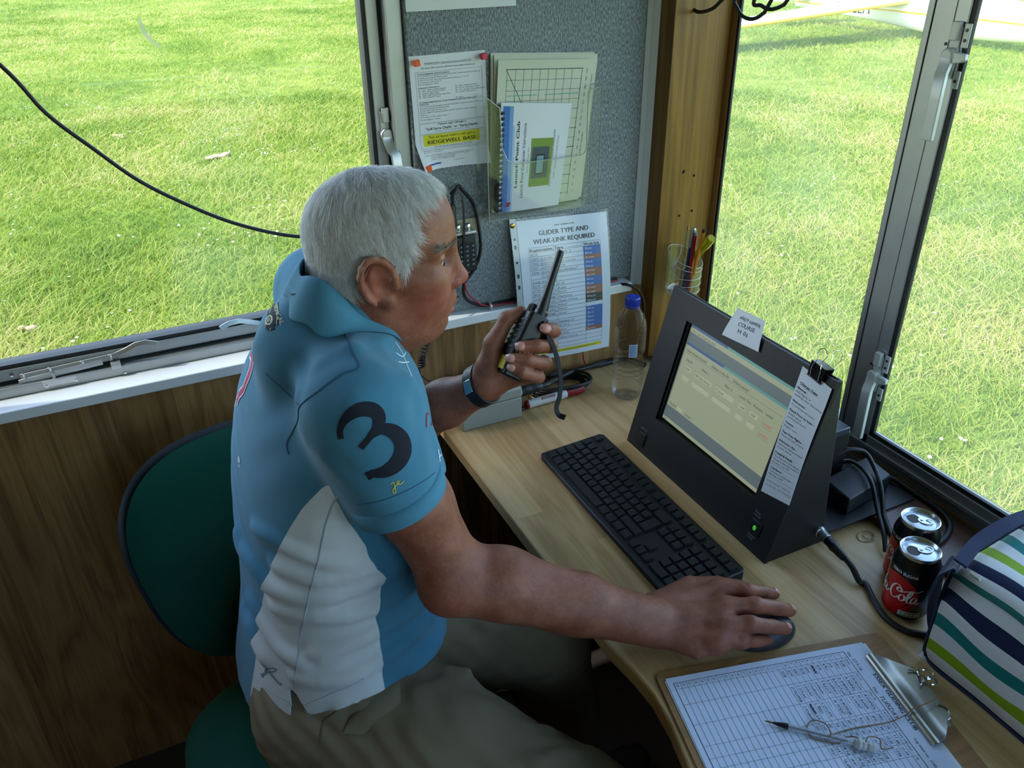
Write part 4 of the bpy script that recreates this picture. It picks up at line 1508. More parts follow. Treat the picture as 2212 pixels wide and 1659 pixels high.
    lid = m.build('can_lid', CANTOP, c, smooth=50)
    LM = M @ Matrix.Rotation(face - 1.0, 4, 'Z')
    m = MB()
    m.prism([(0.0095 + 0.0085 * math.cos(a) * (1.0 + 0.15 * math.cos(2 * a)), 0.0105 * math.sin(a)) for a in [2 * math.pi * k / 28 for k in range(28)]], 0.1112, 0.1118, 0, LM)
    m.build('drinking_hole', plain('can_inside', srgb(10, 10, 11), 0.6), lid)
    m = MB()
    tabM = LM @ Matrix.Translation((-0.0015, 0, 0.1118)) @ Matrix.Rotation(math.radians(4), 4, 'Y')
    ring_o = [(-0.0150 + 0.0105 * (1 - math.cos(0)) + 0, 0)]
    def oval(w_, l_, cx):
        return [(cx + l_ * math.cos(2 * math.pi * k / 24), w_ * math.sin(2 * math.pi * k / 24)) for k in range(24)]
    oo, ii_ = oval(0.0082, 0.0112, -0.006), oval(0.0050, 0.0052, -0.0105)
    vs = [(x, y, 0.0012) for x, y in oo] + [(x, y, 0.0012) for x, y in ii_] + [(x, y, 0) for x, y in oo] + [(x, y, 0) for x, y in ii_]
    fs = []
    for k in range(24):
        k2 = (k + 1) % 24
        fs += [(k, k2, 24 + k2, 24 + k), (48 + k2, 48 + k, 72 + k, 72 + k2), (k2, k, 48 + k, 48 + k2), (24 + k, 24 + k2, 72 + k2, 72 + k)]
    m.add(vs, fs, 0, tabM)
    m.lathe([(0.0025, 0.0010), (0.0022, 0.0022), (0, 0.0024)], 16, 0, tabM)
    m.build('ring_pull', CHROME, lid)
    return c
make_can((0.973, 0.614, DZ), 'black and red cola can half hidden behind the other can', math.atan2(-0.608, -0.968) - 0.50)
make_can((0.917, 0.566, DZ), 'black and red cola can nearer the striped bag', math.atan2(-0.566, -0.917) + 0.02)

# --- rubber band
m = MB()
cx, cy, _ = (0.9916,0.7097,0.7200)
m.tube(smooth_path([(cx + 0.014 * math.cos(a) * (1 + 0.25 * math.sin(2 * a + 1)), cy + 0.013 * math.sin(a), DZ + 0.0012 + 0.0009 * math.sin(3 * a)) for a in [2 * math.pi * k / 9 for k in range(9)]] +
                    [(cx + 0.009 * math.cos(a) + 0.004, cy - 0.002 + 0.008 * math.sin(a), DZ + 0.0026) for a in [2 * math.pi * k / 6 for k in range(6)]], 5, True), 0.0008, 6, closed=True)
o = m.build('rubber_band', plain('tan_rubber', srgb(164, 142, 96), 0.6))
tag(o, 'thin tan rubber band lying on the worktop beside the base plate', 'rubber band')

# --- clipboard, log sheets, pen on a string
CO, CU, CV = Vector((0.516, 0.610, DZ)), Vector((0.971, -0.238, 0)), Vector((-0.238, -0.971, 0))
CM = Matrix(((CU.x, CV.x, 0, CO.x), (CU.y, CV.y, 0, CO.y), (0, 0, 1, CO.z), (0, 0, 0, 1)))      # x towards the clip, y towards the viewer
FL = Matrix.Scale(1, 4)
cb = thing('clipboard', 'brown hardboard clipboard with a steel clip on the near end of the worktop', 'clipboard', tuple(CO + CU * 0.15 + CV * 0.1))
m = MB()
bo = rrect(0.345, 0.236, 0.012, 4, 0.1620, 0.1040)
n = len(bo)
m.add([tuple(CM @ Vector((x, y, 0.0004))) for x, y in bo] + [tuple(CM @ Vector((x, y, 0.0034))) for x, y in bo],
      [tuple(range(n)), tuple(reversed(range(n, 2 * n)))] + [(i, n + i, n + (i + 1) % n, (i + 1) % n) for i in range(n)])
m.build('board', wood('hardboard_brown', srgb(128, 94, 54), srgb(150, 112, 68), srgb(164, 124, 78), 'x', 2.0, rough=0.5), cb)
m = MB()
CLIPM = CM @ Matrix.Translation((0.292, 0.0, 0.0))
prof = [(-0.004, 0.0062), (-0.006, 0.0085), (-0.003, 0.0115), (0.004, 0.0110), (0.012, 0.0085), (0.022, 0.0100), (0.040, 0.0150)]
def clip_half(yy, x):
    return x
y_in = [0.030, 0.036, 0.160, 0.168]
vs, fs = [], []
for (x, z) in prof:
    k = max(0.0, (x - 0.010) / 0.030)
    a = 0.026 + 0.040 * k
    b = 0.172 - 0.034 * k
    for j in range(9):
        vs.append((x, a + (b - a) * j / 8, z))
for (x, z) in prof:
    k = max(0.0, (x - 0.010) / 0.030)
    a = 0.026 + 0.040 * k
    b = 0.172 - 0.034 * k
    for j in range(9):
        vs.append((x, a + (b - a) * j / 8, z + 0.001))
P_ = len(prof)
for i in range(P_ - 1):
    for j in range(8):
        a = i * 9 + j
        fs.append((a, a + 1, a + 10, a + 9))
        fs.append((P_ * 9 + a, P_ * 9 + a + 9, P_ * 9 + a + 10, P_ * 9 + a + 1))
STEEL = plain('nickel_plated', srgb(176, 172, 160), 0.28, 1.0, mottled=0.04)
m.add(vs, fs, 0, CLIPM)
m.build('clip_plate', STEEL, cb, smooth=50)
m = MB()
for y in (0.078, 0.134):
    m.tube(smooth_path([(0.030, y - 0.012, 0.016), (0.037, y - 0.008, 0.017), (0.040, y, 0.018), (0.036, y + 0.010, 0.0175), (0.030, y + 0.014, 0.016)], 5), 0.0012, 8, 0, CLIPM)
lp = [(0.034 + 0.0095 * math.cos(a), 0.092 + 0.0095 * math.sin(a), 0.020 + 0.002 * math.sin(a)) for a in [2 * math.pi * k / 20 for k in range(20)]]
m.tube(lp, 0.0016, 8, 0, CLIPM @ Matrix.Translation((0.012, -0.012, 0)), closed=True)
lp = [(0.036 + 0.008 * math.cos(a), 0.100 + 0.008 * math.sin(a), 0.016 + 0.002 * math.sin(a)) for a in [2 * math.pi * k / 20 for k in range(20)]]
m.tube(lp, 0.0014, 8, 0, CLIPM @ Matrix.Translation((0.012, -0.012, 0)), closed=True)
m.tube([(0.040, 0.060, 0.012), (0.040, 0.140, 0.012)], 0.0022, 8, 0, CLIPM)
m.build('spring_wire', CHROME, cb)
m = MB()
m.box((0.006, 0.050, 0.0036), (0.040, 0.150, 0.0050), 0, CLIPM)
m.build('clip_base', STEEL, cb, bevel=0.001)
# stack of sheets
PM = Matrix(((CV.x, CU.x, 0, CO.x), (CV.y, CU.y, 0, CO.y), (0, 0, 1, CO.z), (0, 0, 0, 1)))       # page: x across, y to the top of the page
m = MB()
for i, (du, dv, r_) in enumerate(((0.004, 0.003, -0.006), (0.003, -0.002, 0.004), (0.005, 0.004, 0.010))):
    R_ = Matrix.Rotation(r_, 4, 'Z')
    m.box((du, dv, 0.0036 + 0.0004 * i), (du + 0.210, dv + 0.297, 0.0039 + 0.0004 * i), 0, PM @ R_)
o = m.build('paper_stack', PAPER)
tag(o, 'white blank sheets stacked beneath the log sheet on the clipboard', 'paper')
LOGP = plain('log_sheet_paper', srgb(206, 216, 236), 0.7, spec=0.2, mottled=0.02, scale=14)
s = Sheet(0.210, 0.297, [LOGP, PRINT_LIGHT, PRINT, BLUE_INK, PRINT_GREY], lambda u, v, n: PM @ Vector((u, v, 0.0052 + n + 0.0008 * math.sin(9 * v))), 6, 12, 0.0003)
L0, L1, T1 = 0.010, 0.200, 0.262
s.text('ESSEX GLIDING CLUB', 0.100, 0.2790, 0.0052, 2, 'c', bold=0.06, fit=0.092)
s.text('Log sheet no.  1183', 0.198, 0.2700, 0.0036, 2, 'r')
s.text('Day', 0.012, 0.2655, 0.0036, 2)
s.text('22-5-18', 0.024, 0.2658, 0.0046, 3, jitter=0.15, slant=0.1)
s.text('Date', 0.074, 0.2655, 0.0036, 2)
s.text('TUESDAY', 0.088, 0.2655, 0.0060, 3, jitter=0.15, slant=0.1)
cols = [L0, 0.020, 0.046, 0.078, 0.110, 0.128, 0.142, 0.160, 0.178, L1]
nrow = 29
dv = (T1 - 0.008) / nrow
for i in range(nrow + 1):
    s.line(L0, 0.008 + i * dv, L1, 0.008 + i * dv, 0.0004, 4, n=3)
for c in cols:
    s.line(c, 0.008, c, T1, 0.0004, 4, n=12)
s.box(L0, 0.008, L1, T1, 0.0007, 2, n=10)
for tx, c in zip(('', 'Glider', 'Pilot P1', 'Pilot P2', 'ACC No', 'W/A', 'Take Off', 'Land', 'Sg'), cols):
    s.text(tx, c + 0.002, T1 - dv + 0.003, 0.0030, 4)
for i in range(1, nrow):
    s.text(str(i), L0 + 0.002, T1 - (i + 1) * dv + 0.0025, 0.0034, 4)
hand = [('EOE', 'D BURTON', 'A HANDS', 'H01', 'W', '11.46', '11.59'), ('KRU', 'A MANN', 'N BAKER', 'B10', 'W', '12.02', '12.06'), ('JXB', 'D EMERSON', 'A HUNT', 'H01', 'W', '12.20', ''), ('KRU', 'B HUTTON', '-----', 'B10', 'W', '13.21', '15.28'),
        ('EOE', 'R HARVEY', 'N BOWER', 'J01', 'W', '13.26', '15.37'), ('XXX', 'S KELLY', 'N TODD', 'J01', 'W', '12.42', '15.47'), ('KRX', 'A MANN', '-----', 'D05', 'W', '13.46', '15.52'), ('EOE', 'D HARMON', 'C DYLAN', 'T4', 'W', '13.58', '14.10'),
        ('KRU', 'S EVANS', 'L REID', 'B2', 'W', '14.14', '16.41'), ('JCW', 'C DYLAN', 'XXXXXX', 'D05', 'W', '16.47', '16.49'), ('EOE', 'D HOPPER', 'T FORREST', 'J02', 'W', '16.51', '')]
for i, r_ in enumerate(hand):
    v = T1 - (i + 2) * dv + 0.0022
    for tx, c in zip(r_, cols[1:]):
        s.text(tx, c + 0.003 + random.uniform(0, 0.001), v, random.uniform(0.0034, 0.0042), 3, slant=0.12, jitter=0.18)
        if 'XX' in tx:
            for _ in range(3):
                s.scribble(c + 0.002, v, 0.016, 0.004, 0.0007, 3)
o = s.build('log_sheet')
tag(o, 'printed flight log sheet with handwritten rows held in the clipboard', 'paper')
# ballpoint pen tied with string
pt, pe = Vector((0.5888,0.4952,0.7300)), Vector((0.6757,0.4099,0.7320))
pn_ = thing('ballpoint_pen', 'clear barrel ballpoint pen tied to string across the log sheet', 'pen', tuple(pt))
PMx = along(pt, pe)
ln = (pe - pt).length
m = MB().lathe([(0.0004, 0), (0.0011, 0.004), (0.0013, 0.011)], 14, 0, PMx)
m.build('point', plain('brass_tip', srgb(150, 120, 70), 0.35, 0.9), pn_)
m = MB().lathe([(0.0013, 0.010), (0.0030, 0.020), (0.0038, 0.026), (0.0038, 0.029)], 14, 0, PMx)
m.build('nose', BLACK_PL, pn_)
m = MB().lathe([(0.0040, 0.028), (0.0040, ln)], 6, 0, PMx)
m.build('barrel', plain('pen_barrel', srgb(196, 204, 214), 0.12, spec=0.8, Alpha=0.38), pn_, smooth=None)
m = MB().lathe([(0.0016, 0.028), (0.0016, ln * 0.82)], 10, 0, PMx)
m.build('ink_tube', plain('ink_dark', srgb(16, 16, 30), 0.4), pn_)
f = Field()
f.cap(pt.lerp(pe, 0.93), pt.lerp(pe, 1.06), 0.0072, 0.0060, k=0)
f.ell(tuple(pt.lerp(pe, 1.02) + Vector((0.002, -0.004, 0.002))), (0.007, 0.006, 0.0055), k=0.003)
v_, q_ = f.mesh(0.0012, lambda p: 0.0008 * np.sin(p[:, 0] * 900) * np.sin(p[:, 1] * 700))
grid_mesh('tape_wrap', v_, q_, plain('clear_tape', srgb(186, 190, 190), 0.3, mottled=0.2, scale=200), pn_)
m = MB()
m.tube(smooth_path([(0.8177,0.4168,0.7420), (0.7850,0.4177,0.7410), (0.7694,0.4211,0.7370), (0.7569,0.4225,0.7290), (0.7311,0.4248,0.7275), (0.7062,0.4317,0.7275), (0.6815,0.4385,0.7275), (0.6540,0.4425,0.7280), (0.6429,0.4401,0.7320), (0.6457,0.4401,0.7365), (0.6540,0.4575,0.7310), (0.6450,0.4695,0.7285), (0.6311,0.4645,0.7280), (0.6260,0.4518,0.7280), (0.6343,0.4419,0.7278), (0.6494,0.4300,0.7278), (0.6644,0.4303,0.7310), (0.6731,0.4203,0.7360), (0.6716,0.4105,0.7380), (0.6829,0.4153,0.7380), (0.6970,0.4096,0.7330), (0.6905,0.3991,0.7300), (0.7057,0.3947,0.7290)], 6), 0.0008, 6)
o = m.build('string', plain('brown_twine', srgb(136, 104, 74), 0.8))
tag(o, 'thin brown string looped round the pen and tied to the clipboard clip', 'string')

# --- striped cool bag
STR = NT('bag_stripes')
at = STR.n('ShaderNodeAttribute')
at.attribute_name = 'girth'
W_, NV, TE, LI = srgb(206, 208, 206), srgb(18, 30, 62), srgb(16, 112, 106), srgb(128, 160, 26)
seq = [(0.000, NV), (0.006, W_), (0.026, LI), (0.044, W_), (0.064, TE), (0.082, W_), (0.101, NV), (0.120, W_), (0.142, TE), (0.1475, W_), (0.162, NV), (0.180, W_), (0.199, LI), (0.216, W_), (0.235, TE), (0.253, W_), (0.272, NV), (0.290, W_), (0.309, LI), (0.326, W_)]
fac = STR.math('DIVIDE', at.outputs['Fac'], 0.345)
col = STR.ramp(fac, [(a / 0.345, c) for a, c in seq])
for nd in STR.t.nodes:
    if nd.type == 'VALTORGB':
        nd.color_ramp.interpolation = 'CONSTANT'
weave = STR.noise(STR.coords(), 700, 2.0)
BAGM = STR.done(STR.bsdf(col, 0.7, 0, 0.25, STR.bump(weave, 0.25, 0.001)))
bag = thing('cool_bag', 'striped cool bag in navy, teal, lime and white on the worktop', 'bag', (0.96, 0.30, DZ))
# cross-section of one stack of girth values; swept along the length
sec, gir = [], []
def seg_pts(a, b, n):
    return [(a[0] + (b[0] - a[0]) * i / n, a[1] + (b[1] - a[1]) * i / n) for i in range(n)]
raw = seg_pts((0.862, DZ + 0.0042), (0.856, DZ + 0.03), 4) + seg_pts((0.856, DZ + 0.03), (0.864, DZ + 0.10), 8) + seg_pts((0.864, DZ + 0.10), (0.884, DZ + 0.148), 6) + \
      seg_pts((0.884, DZ + 0.148), (0.902, DZ + 0.163), 5) + seg_pts((0.902, DZ + 0.163), (1.040, DZ + 0.178), 14) + [(1.040, DZ + 0.178)]
raw = [tuple(p)[:2] for p in smooth_path([(a, b, 0) for a, b in raw[::3]] + [(raw[-1][0], raw[-1][1], 0)], 4)]
g = 0.0
for i, p in enumerate(raw):
    if i:
        g += math.dist(raw[i - 1], p)
    sec.append(p)
    gir.append(g)
ny = 40
y_a, y_b = 0.484, 0.06
vs, at_v, fs = [], [], []
for j in range(ny + 1):
    t_ = j / ny
    y = y_a + (y_b - y_a) * t_
    e = min(1.0, (y_a - y) / 0.035)
    pull = (1 - math.sqrt(max(0, 1 - (1 - e) ** 2))) * 0.012
    for (x, z), gg in zip(sec, gir):
        zz = z - pull * (0.4 if z < DZ + 0.02 else 1.0)
        xx = x + pull * 0.9
        b_ = 0.0022 * math.sin(y * 23 + gg * 30) + 0.0015 * math.sin(y * 51 - gg * 40)
        lean = (z - DZ) * 0.10
        vs.append((xx + b_ * 0.6, y + lean * (1 - t_), max(DZ + 0.0006, zz + b_ * (1 if z > DZ + 0.04 else 0))))
        at_v.append(gg)
ns = len(sec)
for j in range(ny):
    for i in range(ns - 1):
        a = j * ns + i
        fs.append((a, a + 1, a + ns + 1, a + ns))
# back and far side close the bag
base = len(vs)
bk_pts = [(1.040, DZ + 0.178), (1.058, DZ + 0.165), (1.066, DZ + 0.10), (1.062, DZ + 0.0155)]
for j in range(ny + 1):
    y = y_a + (y_b - y_a) * j / ny
    for x, z in bk_pts[1:]:
        vs.append((x, y + (z - DZ) * 0.10 * (1 - j / ny), z))
        at_v.append(0.336)
nb_ = len(bk_pts) - 1
for j in range(ny):
    a, b = j * ns + ns - 1, base + j * nb_
    fs.append((a, b, b + nb_, a + ns))
    for i in range(nb_ - 1):
        fs.append((b + i, b + i + 1, b + nb_ + i + 1, b + nb_ + i))
me = bpy.data.meshes.new('bag_body')
me.from_pydata(vs, [], fs)
me.materials.append(BAGM)
me.polygons.foreach_set('use_smooth', [True] * len(me.polygons))
a_ = me.attributes.new('girth', 'FLOAT', 'POINT')
a_.data.foreach_set('value', np.array(at_v, np.float32))
me.update()
body_bag = link('bag_body', me, bag)
# end panel
endv = [vs[i] for i in range(ns)] + [vs[base + i] for i in range(nb_)]
m = MB()
cx = sum(p[0] for p in endv) / len(endv); cz = sum(p[2] for p in endv) / len(endv)
rim = endv
inner = [(cx + (p[0] - cx) * 0.6, y_a + 0.020 + (p[2] - DZ) * 0.06, cz + (p[2] - cz) * 0.6) for p in rim]
k = len(rim)
m.add(rim + inner, [(i, (i + 1) % k, k + (i + 1) % k, k + i) for i in range(k)] + [tuple(range(k, 2 * k))])
NAVY = plain('navy_webbing', srgb(20, 34, 66), 0.75, bump=0.3, scale=400)
m.build('end_panel', NAVY, bag)
m = MB()
m.tube([vs[i] for i in range(ns)], 0.0032, 8)
m.tube([vs[j * ns] for j in range(ny + 1)], 0.0026, 8)
m.build('piping', NAVY, bag)
m = MB()
zi = min(range(ns), key=lambda i: abs(gir[i] - 0.1448))
zp = [Vector(vs[j * ns + zi]) + Vector((-0.0016, 0, 0.0010)) for j in range(0, ny + 1)]
m.sweep(zp, [(-0.0030, -0.0008), (0.0030, -0.0008), (0.0030, 0.0008), (-0.0030, 0.0008)], up=(-1, 0, 0.4))
m.build('zip', plain('teal_zip_tape', srgb(18, 96, 88), 0.6), bag)
m = MB()
ti = min(range(ns), key=lambda i: abs(gir[i] - 0.156))
c_ = Vector(vs[8 * ns + ti])
m.cbox((0, 0, 0), (0.004, 0.014, 0.011), 0, Matrix.Translation(Vector(vs[3 * ns + ti]) + Vector((-0.001, 0, 0.002))) @ Matrix.Rotation(-0.5, 4, 'Y'))
m.build('pull_tab', plain('cream_tab', srgb(196, 192, 178), 0.7), bag)
m = MB()
li = min(range(ns), key=lambda i: abs(gir[i] - 0.030))
m.cbox((0, 0, 0), (0.003, 0.020, 0.018), 0, Matrix.Translation(Vector(vs[16 * ns + li]) + Vector((-0.0012, 0, 0))) )
m.build('sewn_label', plain('cream_tab', srgb(196, 192, 178), 0.7), bag, bevel=0.001)
m = MB()
m.sweep(smooth_path([(0.880, 0.486, 0.880), (0.874, 0.500, 0.872), (0.885, 0.510, 0.83), (0.90, 0.512, 0.775), (0.915, 0.505, 0.728)], 6), [(-0.020, -0.0012), (0.020, -0.0012), (0.020, 0.0012), (-0.020, 0.0012)], up=(-0.4, 1, 0.2))
m.build('side_tab', NAVY, bag)
m = MB()
m.sweep(smooth_path([(0.882, 0.487, 0.884), (0.93, 0.500, 0.893), (0.99, 0.502, 0.902), (1.05, 0.498, 0.903)], 6), [(-0.009, -0.002), (0.009, -0.002), (0.009, 0.002), (-0.009, 0.002)], up=(0, -0.3, 1))
m.build('zip_border', NAVY, bag)

# white paper lying partly under the bag and cans
m = MB()
pp = [(0.9754,0.5493,0.7206), (0.9710,0.5093,0.7206), (0.8953,0.4596,0.7206), (0.8610,0.4675,0.7206), (0.8618,0.4900,0.7206), (0.8903,0.4939,0.7206)]
m.add([(x, y, z) for x, y, z in pp] + [(x, y, z - 0.0003) for x, y, z in pp], [tuple(range(6)), tuple(reversed(range(6, 12)))] + [(i, 6 + i, 6 + (i + 1) % 6, (i + 1) % 6) for i in range(6)])
o = m.build('loose_paper', PAPER)
tag(o, 'scrap of white paper sticking out from under the striped bag', 'paper')

# dark blue ribbed screw cap resting on the sheets at the bottom edge
m = MB()
cM = Matrix.Translation((0.7190, 0.3080, DZ + 0.0072)) @ Matrix.Scale(0.88, 4)
out = []
for k in range(96):
    a = 2 * math.pi * k / 96
    out.append(((0.0300 + 0.0007 * math.cos(24 * a)) * math.cos(a), (0.0300 + 0.0007 * math.cos(24 * a)) * math.sin(a)))
m.prism(out, 0.0, 0.022, 0, cM)
m.lathe([(0.0298, 0.022), (0.0285, 0.0245), (0.024, 0.0252), (0, 0.0252)], 48, 0, cM)
o = m.build('screw_cap', plain('blue_ribbed_plastic', srgb(6, 40, 66), 0.35))
tag(o, 'dark blue ribbed screw cap on the near corner of the log sheet', 'cap')

# --- grey instrument box with plug, cables and marker
BX = thing('grey_instrument_box', 'grey plastic instrument box on the worktop behind the raised forearm', 'box', (0.58, 1.36, DZ))
GREYBOX = plain('grey_abs', srgb(158, 162, 152), 0.45, mottled=0.03, bump=0.08, scale=500)
m = MB().box((0.513, 1.312, DZ + 0.0005), (0.647, 1.412, DZ + 0.048))
m.build('box_base', GREYBOX, BX, bevel=0.003)
m = MB().box((0.5122, 1.3112, DZ + 0.0492), (0.6478, 1.4128, DZ + 0.072))
m.build('box_lid', GREYBOX, BX, bevel=0.004)
m = MB().lathe([(0.0082, 0), (0.0082, 0.004), (0.0076, 0.0045), (0.0082, 0.0055), (0.0076, 0.0075), (0.0082, 0.0085), (0.0076, 0.0105), (0.0082, 0.0115), (0.0082, 0.014)], 24, 0, along((0.6475, 1.345, 0.760), (0.70, 1.347, 0.760)))
m.build('socket', ALU_SATIN, BX)
m = MB().box((0.556, 1.375, DZ + 0.0722), (0.600, 1.398, DZ + 0.0726))
m.build('warning_label', plain('yellow_label', srgb(206, 186, 60), 0.6), BX)
pg = thing('coiled_black_cable', 'black cable coiled on the worktop behind the hand, plugged into the grey box', 'cable', (0.76, 1.39, DZ))
m = MB().lathe([(0.0100, 0.014), (0.0104, 0.018), (0.0104, 0.036), (0.0096, 0.038), (0.0102, 0.040), (0.0094, 0.060), (0.0066, 0.064)], 24, 0, along((0.6475, 1.345, 0.760), (0.70, 1.347, 0.760)))
m.build('plug_boot', BLACK_PL, pg)
m = MB()
pts = [(0.708, 1.3465, 0.760), (0.728, 1.352, 0.758), (0.755, 1.372, 0.750), (0.80, 1.398, 0.742), (0.85, 1.415, 0.736), (0.90, 1.425, 0.728), (0.97, 1.424, 0.726), (1.0, 1.38, 0.7255)]
m.tube(smooth_path(pts, 8), 0.0060, 12)
cc = Vector((0.772, 1.380, DZ))
loop = []
for k in range(44):
    a = 2 * math.pi * k / 11.0 + 2.6
    r_ = 1.0 + 0.10 * math.sin(k * 1.7)
    loop.append((cc.x + 0.062 * r_ * math.cos(a) + 0.004 * (k // 11), cc.y + 0.036 * r_ * math.sin(a) - 0.002 * (k // 11), DZ + 0.0042 + 0.0062 * (k // 11) + 0.001 * math.sin(k * 2.1)))
m.tube(smooth_path(loop + [(0.86, 1.410, 0.738), (0.93, 1.432, 0.730), (0.985, 1.425, 0.7245)], 6), 0.0036, 10)
m.tube(smooth_path([(0.6485, 1.330, 0.7245), (0.68, 1.343, 0.7245), (0.72, 1.362, 0.7245), (0.75, 1.372, 0.7245)], 6), 0.0038, 10)
m.build('cable', CABLE_BLACK, pg)
mk = thing('marker_pen', 'white dry wipe marker with red cap and red end lying on the worktop', 'marker', (0.6587,1.3199,0.7300))
a_, b_ = Vector((0.668, 1.337, DZ + 0.0098)), Vector((0.812, 1.343, DZ + 0.0098))
MM = along(a_, b_)
lm = (b_ - a_).length
m = MB().lathe([(0.0088, 0.0055), (0.0092, 0.007), (0.0092, 0.098), (0.0085, 0.100)], 32, 0, MM)
m.build('barrel', plain('marker_white', srgb(216, 218, 216), 0.4), mk)
m = MB().lathe([(0.0, 0), (0.0075, 0), (0.0090, 0.0012), (0.0092, 0.0055)], 32, 0, MM)
m.build('end_plug', plain('marker_red', srgb(140, 14, 24), 0.4), mk)
m = MB().lathe([(0.0080, 0.1), (0.0086, 0.101), (0.0098, lm - 0.004), (0.0086, lm), (0, lm)], 12, 0, MM)
m.build('cap', plain('marker_red', srgb(140, 14, 24), 0.4), mk, smooth=20)
def mcyl(u, v, n):
    # u along the pen from the cap end so the print reads upside down from the camera
    ang = -2.10 - v / 0.0092
    p = a_ + (b_ - a_).normalized() * (0.080 - u)
    return p + Vector((0, math.cos(ang), -math.sin(ang))) * (0.0092 + n)
s = Sheet(1, 1, [plain('marker_red', srgb(140, 14, 24), 0.4), plain('marker_white', srgb(216, 218, 216), 0.4)], mcyl, nu=0)
s.rect(0.010, -0.0020, 0.044, 0.0030, 0, 0.0002, 3, 4)
s.text('TEMART', 0.012, -0.0010, 0.0034, 1, bold=0.1, fit=0.030)
s.text('drywipe marker', 0.014, 0.0042, 0.0014, 0)
s.text('R', 0.004, -0.001, 0.0030, 0)
s.build('printing', mk)

# ------------------------------------------------------------------ papers and gear on the notice board
def pin(tip, mat_, label, grp='plastic push pins in the radio instruction sheet'):
    """small cube-headed push pin standing out of the board towards the room"""
    M = frame((tip[0], tip[1] - 0.0005, tip[2]), (1, 0, 0), (0, 0, 1))
    p = thing('push_pin', label, 'push pin', tuple(tip), grp)
    m = MB()
    m.cbox((0, 0, 0.0085), (0.0105, 0.0105, 0.0090), 0, M @ Matrix.Rotation(0.12, 4, 'Z'))
    m.lathe([(0.0036, 0.0), (0.0030, 0.0042)], 14, 0, M)
    m.build('head', mat_, p, bevel=0.0012)
    m = MB().lathe([(0.0005, -0.004), (0.0005, 0.001)], 6, 0, M)
    m.build('needle', CHROME, p)
PINO = plain('pin_orange', srgb(236, 92, 24), 0.35)
PINR = plain('pin_red', srgb(214, 38, 66), 0.35)

# sheet along the top edge of the view
MT = frame((0.4985, 1.4490, 1.4935), (1, 0, 0.004), (0, 0, 1))
s = Sheet(0.207, 0.29, [PAPER, PRINT_GREY], lambda u, v, n: MT @ Vector((u, v, n + 0.0008 + 0.002 * math.sin(8 * u) * (1 - v / 0.29))), 10, 8)
for i in range(22):
    s.line(0.02, 0.10 + i * 0.008, 0.02 + random.uniform(0.08, 0.16), 0.10 + i * 0.008, 0.0016, 1)
o = s.build('wall_notice')
tag(o, 'white paper at the very top of the grey notice board', 'paper')

# air band radio instructions (A5)
MR = frame((0.4995, 1.4485, 1.2225), (1, 0, 0.010), (0, 0, 1))
def radio_map(u, v, n):
    c = max(0.0, 1 - math.hypot(u / 0.045, v / 0.05))
    c2 = max(0.0, 1 - (v / 0.03)) * max(0, (u - 0.09) / 0.056)
    return MR @ Vector((u + 0.010 * c, v, n + 0.001 + 0.020 * c ** 1.5 + 0.012 * c2 + 0.0012 * math.sin(22 * v)))
YELP = plain('yellow_highlight', srgb(214, 206, 32), 0.7)
s = Sheet(0.146, 0.2, [PAPER, PRINT, PRINT_GREY, YELP, plain('printed_blue', srgb(64, 92, 160), 0.7), PRINT_LIGHT], radio_map, 20, 28)
s.text('AIR-BAND RADIO - Operating Instructions for ICOM IC-A2', 0.073, 0.1850, 0.0026, 1, 'c', fit=0.090)
s.line(0.028, 0.1840, 0.118, 0.1840, 0.0004, 1, n=6)
s.text('ANL button (left) should be in; RF Power button (right) should be out.', 0.073, 0.1775, 0.0026, 1, 'c', fit=0.104)
s.box(0.010, 0.0850, 0.138, 0.1725, 0.0004, 2, n=8)
body = [('To use frequencies stored in memory', 0.062, 0.1685, 1), ('1) To unlock the keys keypad, press and hold \'FUNC\' button (top button on left side', 0.122, 0.1650, 2), ('of radio), and press \'B\'. Release both.', 0.058, 0.1612, 2), ('2) Press \'A\' then \'M\', then required memory number (i.e. \'1\' or \'2\')', 0.098, 0.1577, 2),
        ('3) To return to 130.1, press \'D\'', 0.046, 0.1542, 2), ('4) Lock keypad as 1 above', 0.040, 0.1507, 2), ('Frequencies in memories are:-', 0.042, 0.1450, 1), ('M1   130.1   (General gliding channel)', 0.052, 0.1415, 2), ('M2   129.9   (Ground to ground ONLY)', 0.052, 0.1383, 2),
        ('M3   120.625   (Essex Radar)', 0.040, 0.1350, 2), ('M4   132.8   (LARS North/Farnborough Radar)', 0.062, 0.1318, 2), ('M5   123.8   (Stansted Tower)', 0.042, 0.1286, 2), ('To change frequencies (i.e. to use frequencies other than those in the', 0.112, 0.1205, 1), ('memories)', 0.018, 0.1170, 1),
        ('1) To unlock the keys keypad, press and hold \'FUNC\' button (top button on left side)', 0.124, 0.1128, 2), ('of radio), and press \'B\'. Release both.', 0.058, 0.1093, 2), ('2) Press \'A\' to clear frequency in use', 0.052, 0.1058, 2), ('3) Key in digits of required frequency EXCEPT the first \'1\'. Hear frequency', 0.110, 0.1023, 2),
        ('4) fine set', 0.014, 0.0985, 2), ('5) To return to 130.1, press \'M\' then \'1\'', 0.056, 0.0945, 2), ('6) Lock keypad as 1 above', 0.038, 0.0900, 2)]
for tx, w_, v, mi in body:
    s.text(tx, 0.013, v, 0.0023, mi, fit=w_, bold=0.05 if mi == 1 else 0)
    if mi == 1 and 'are' not in tx:
        s.line(0.013, v - 0.0007, 0.013 + w_, v - 0.0007, 0.0003, 1, n=4)
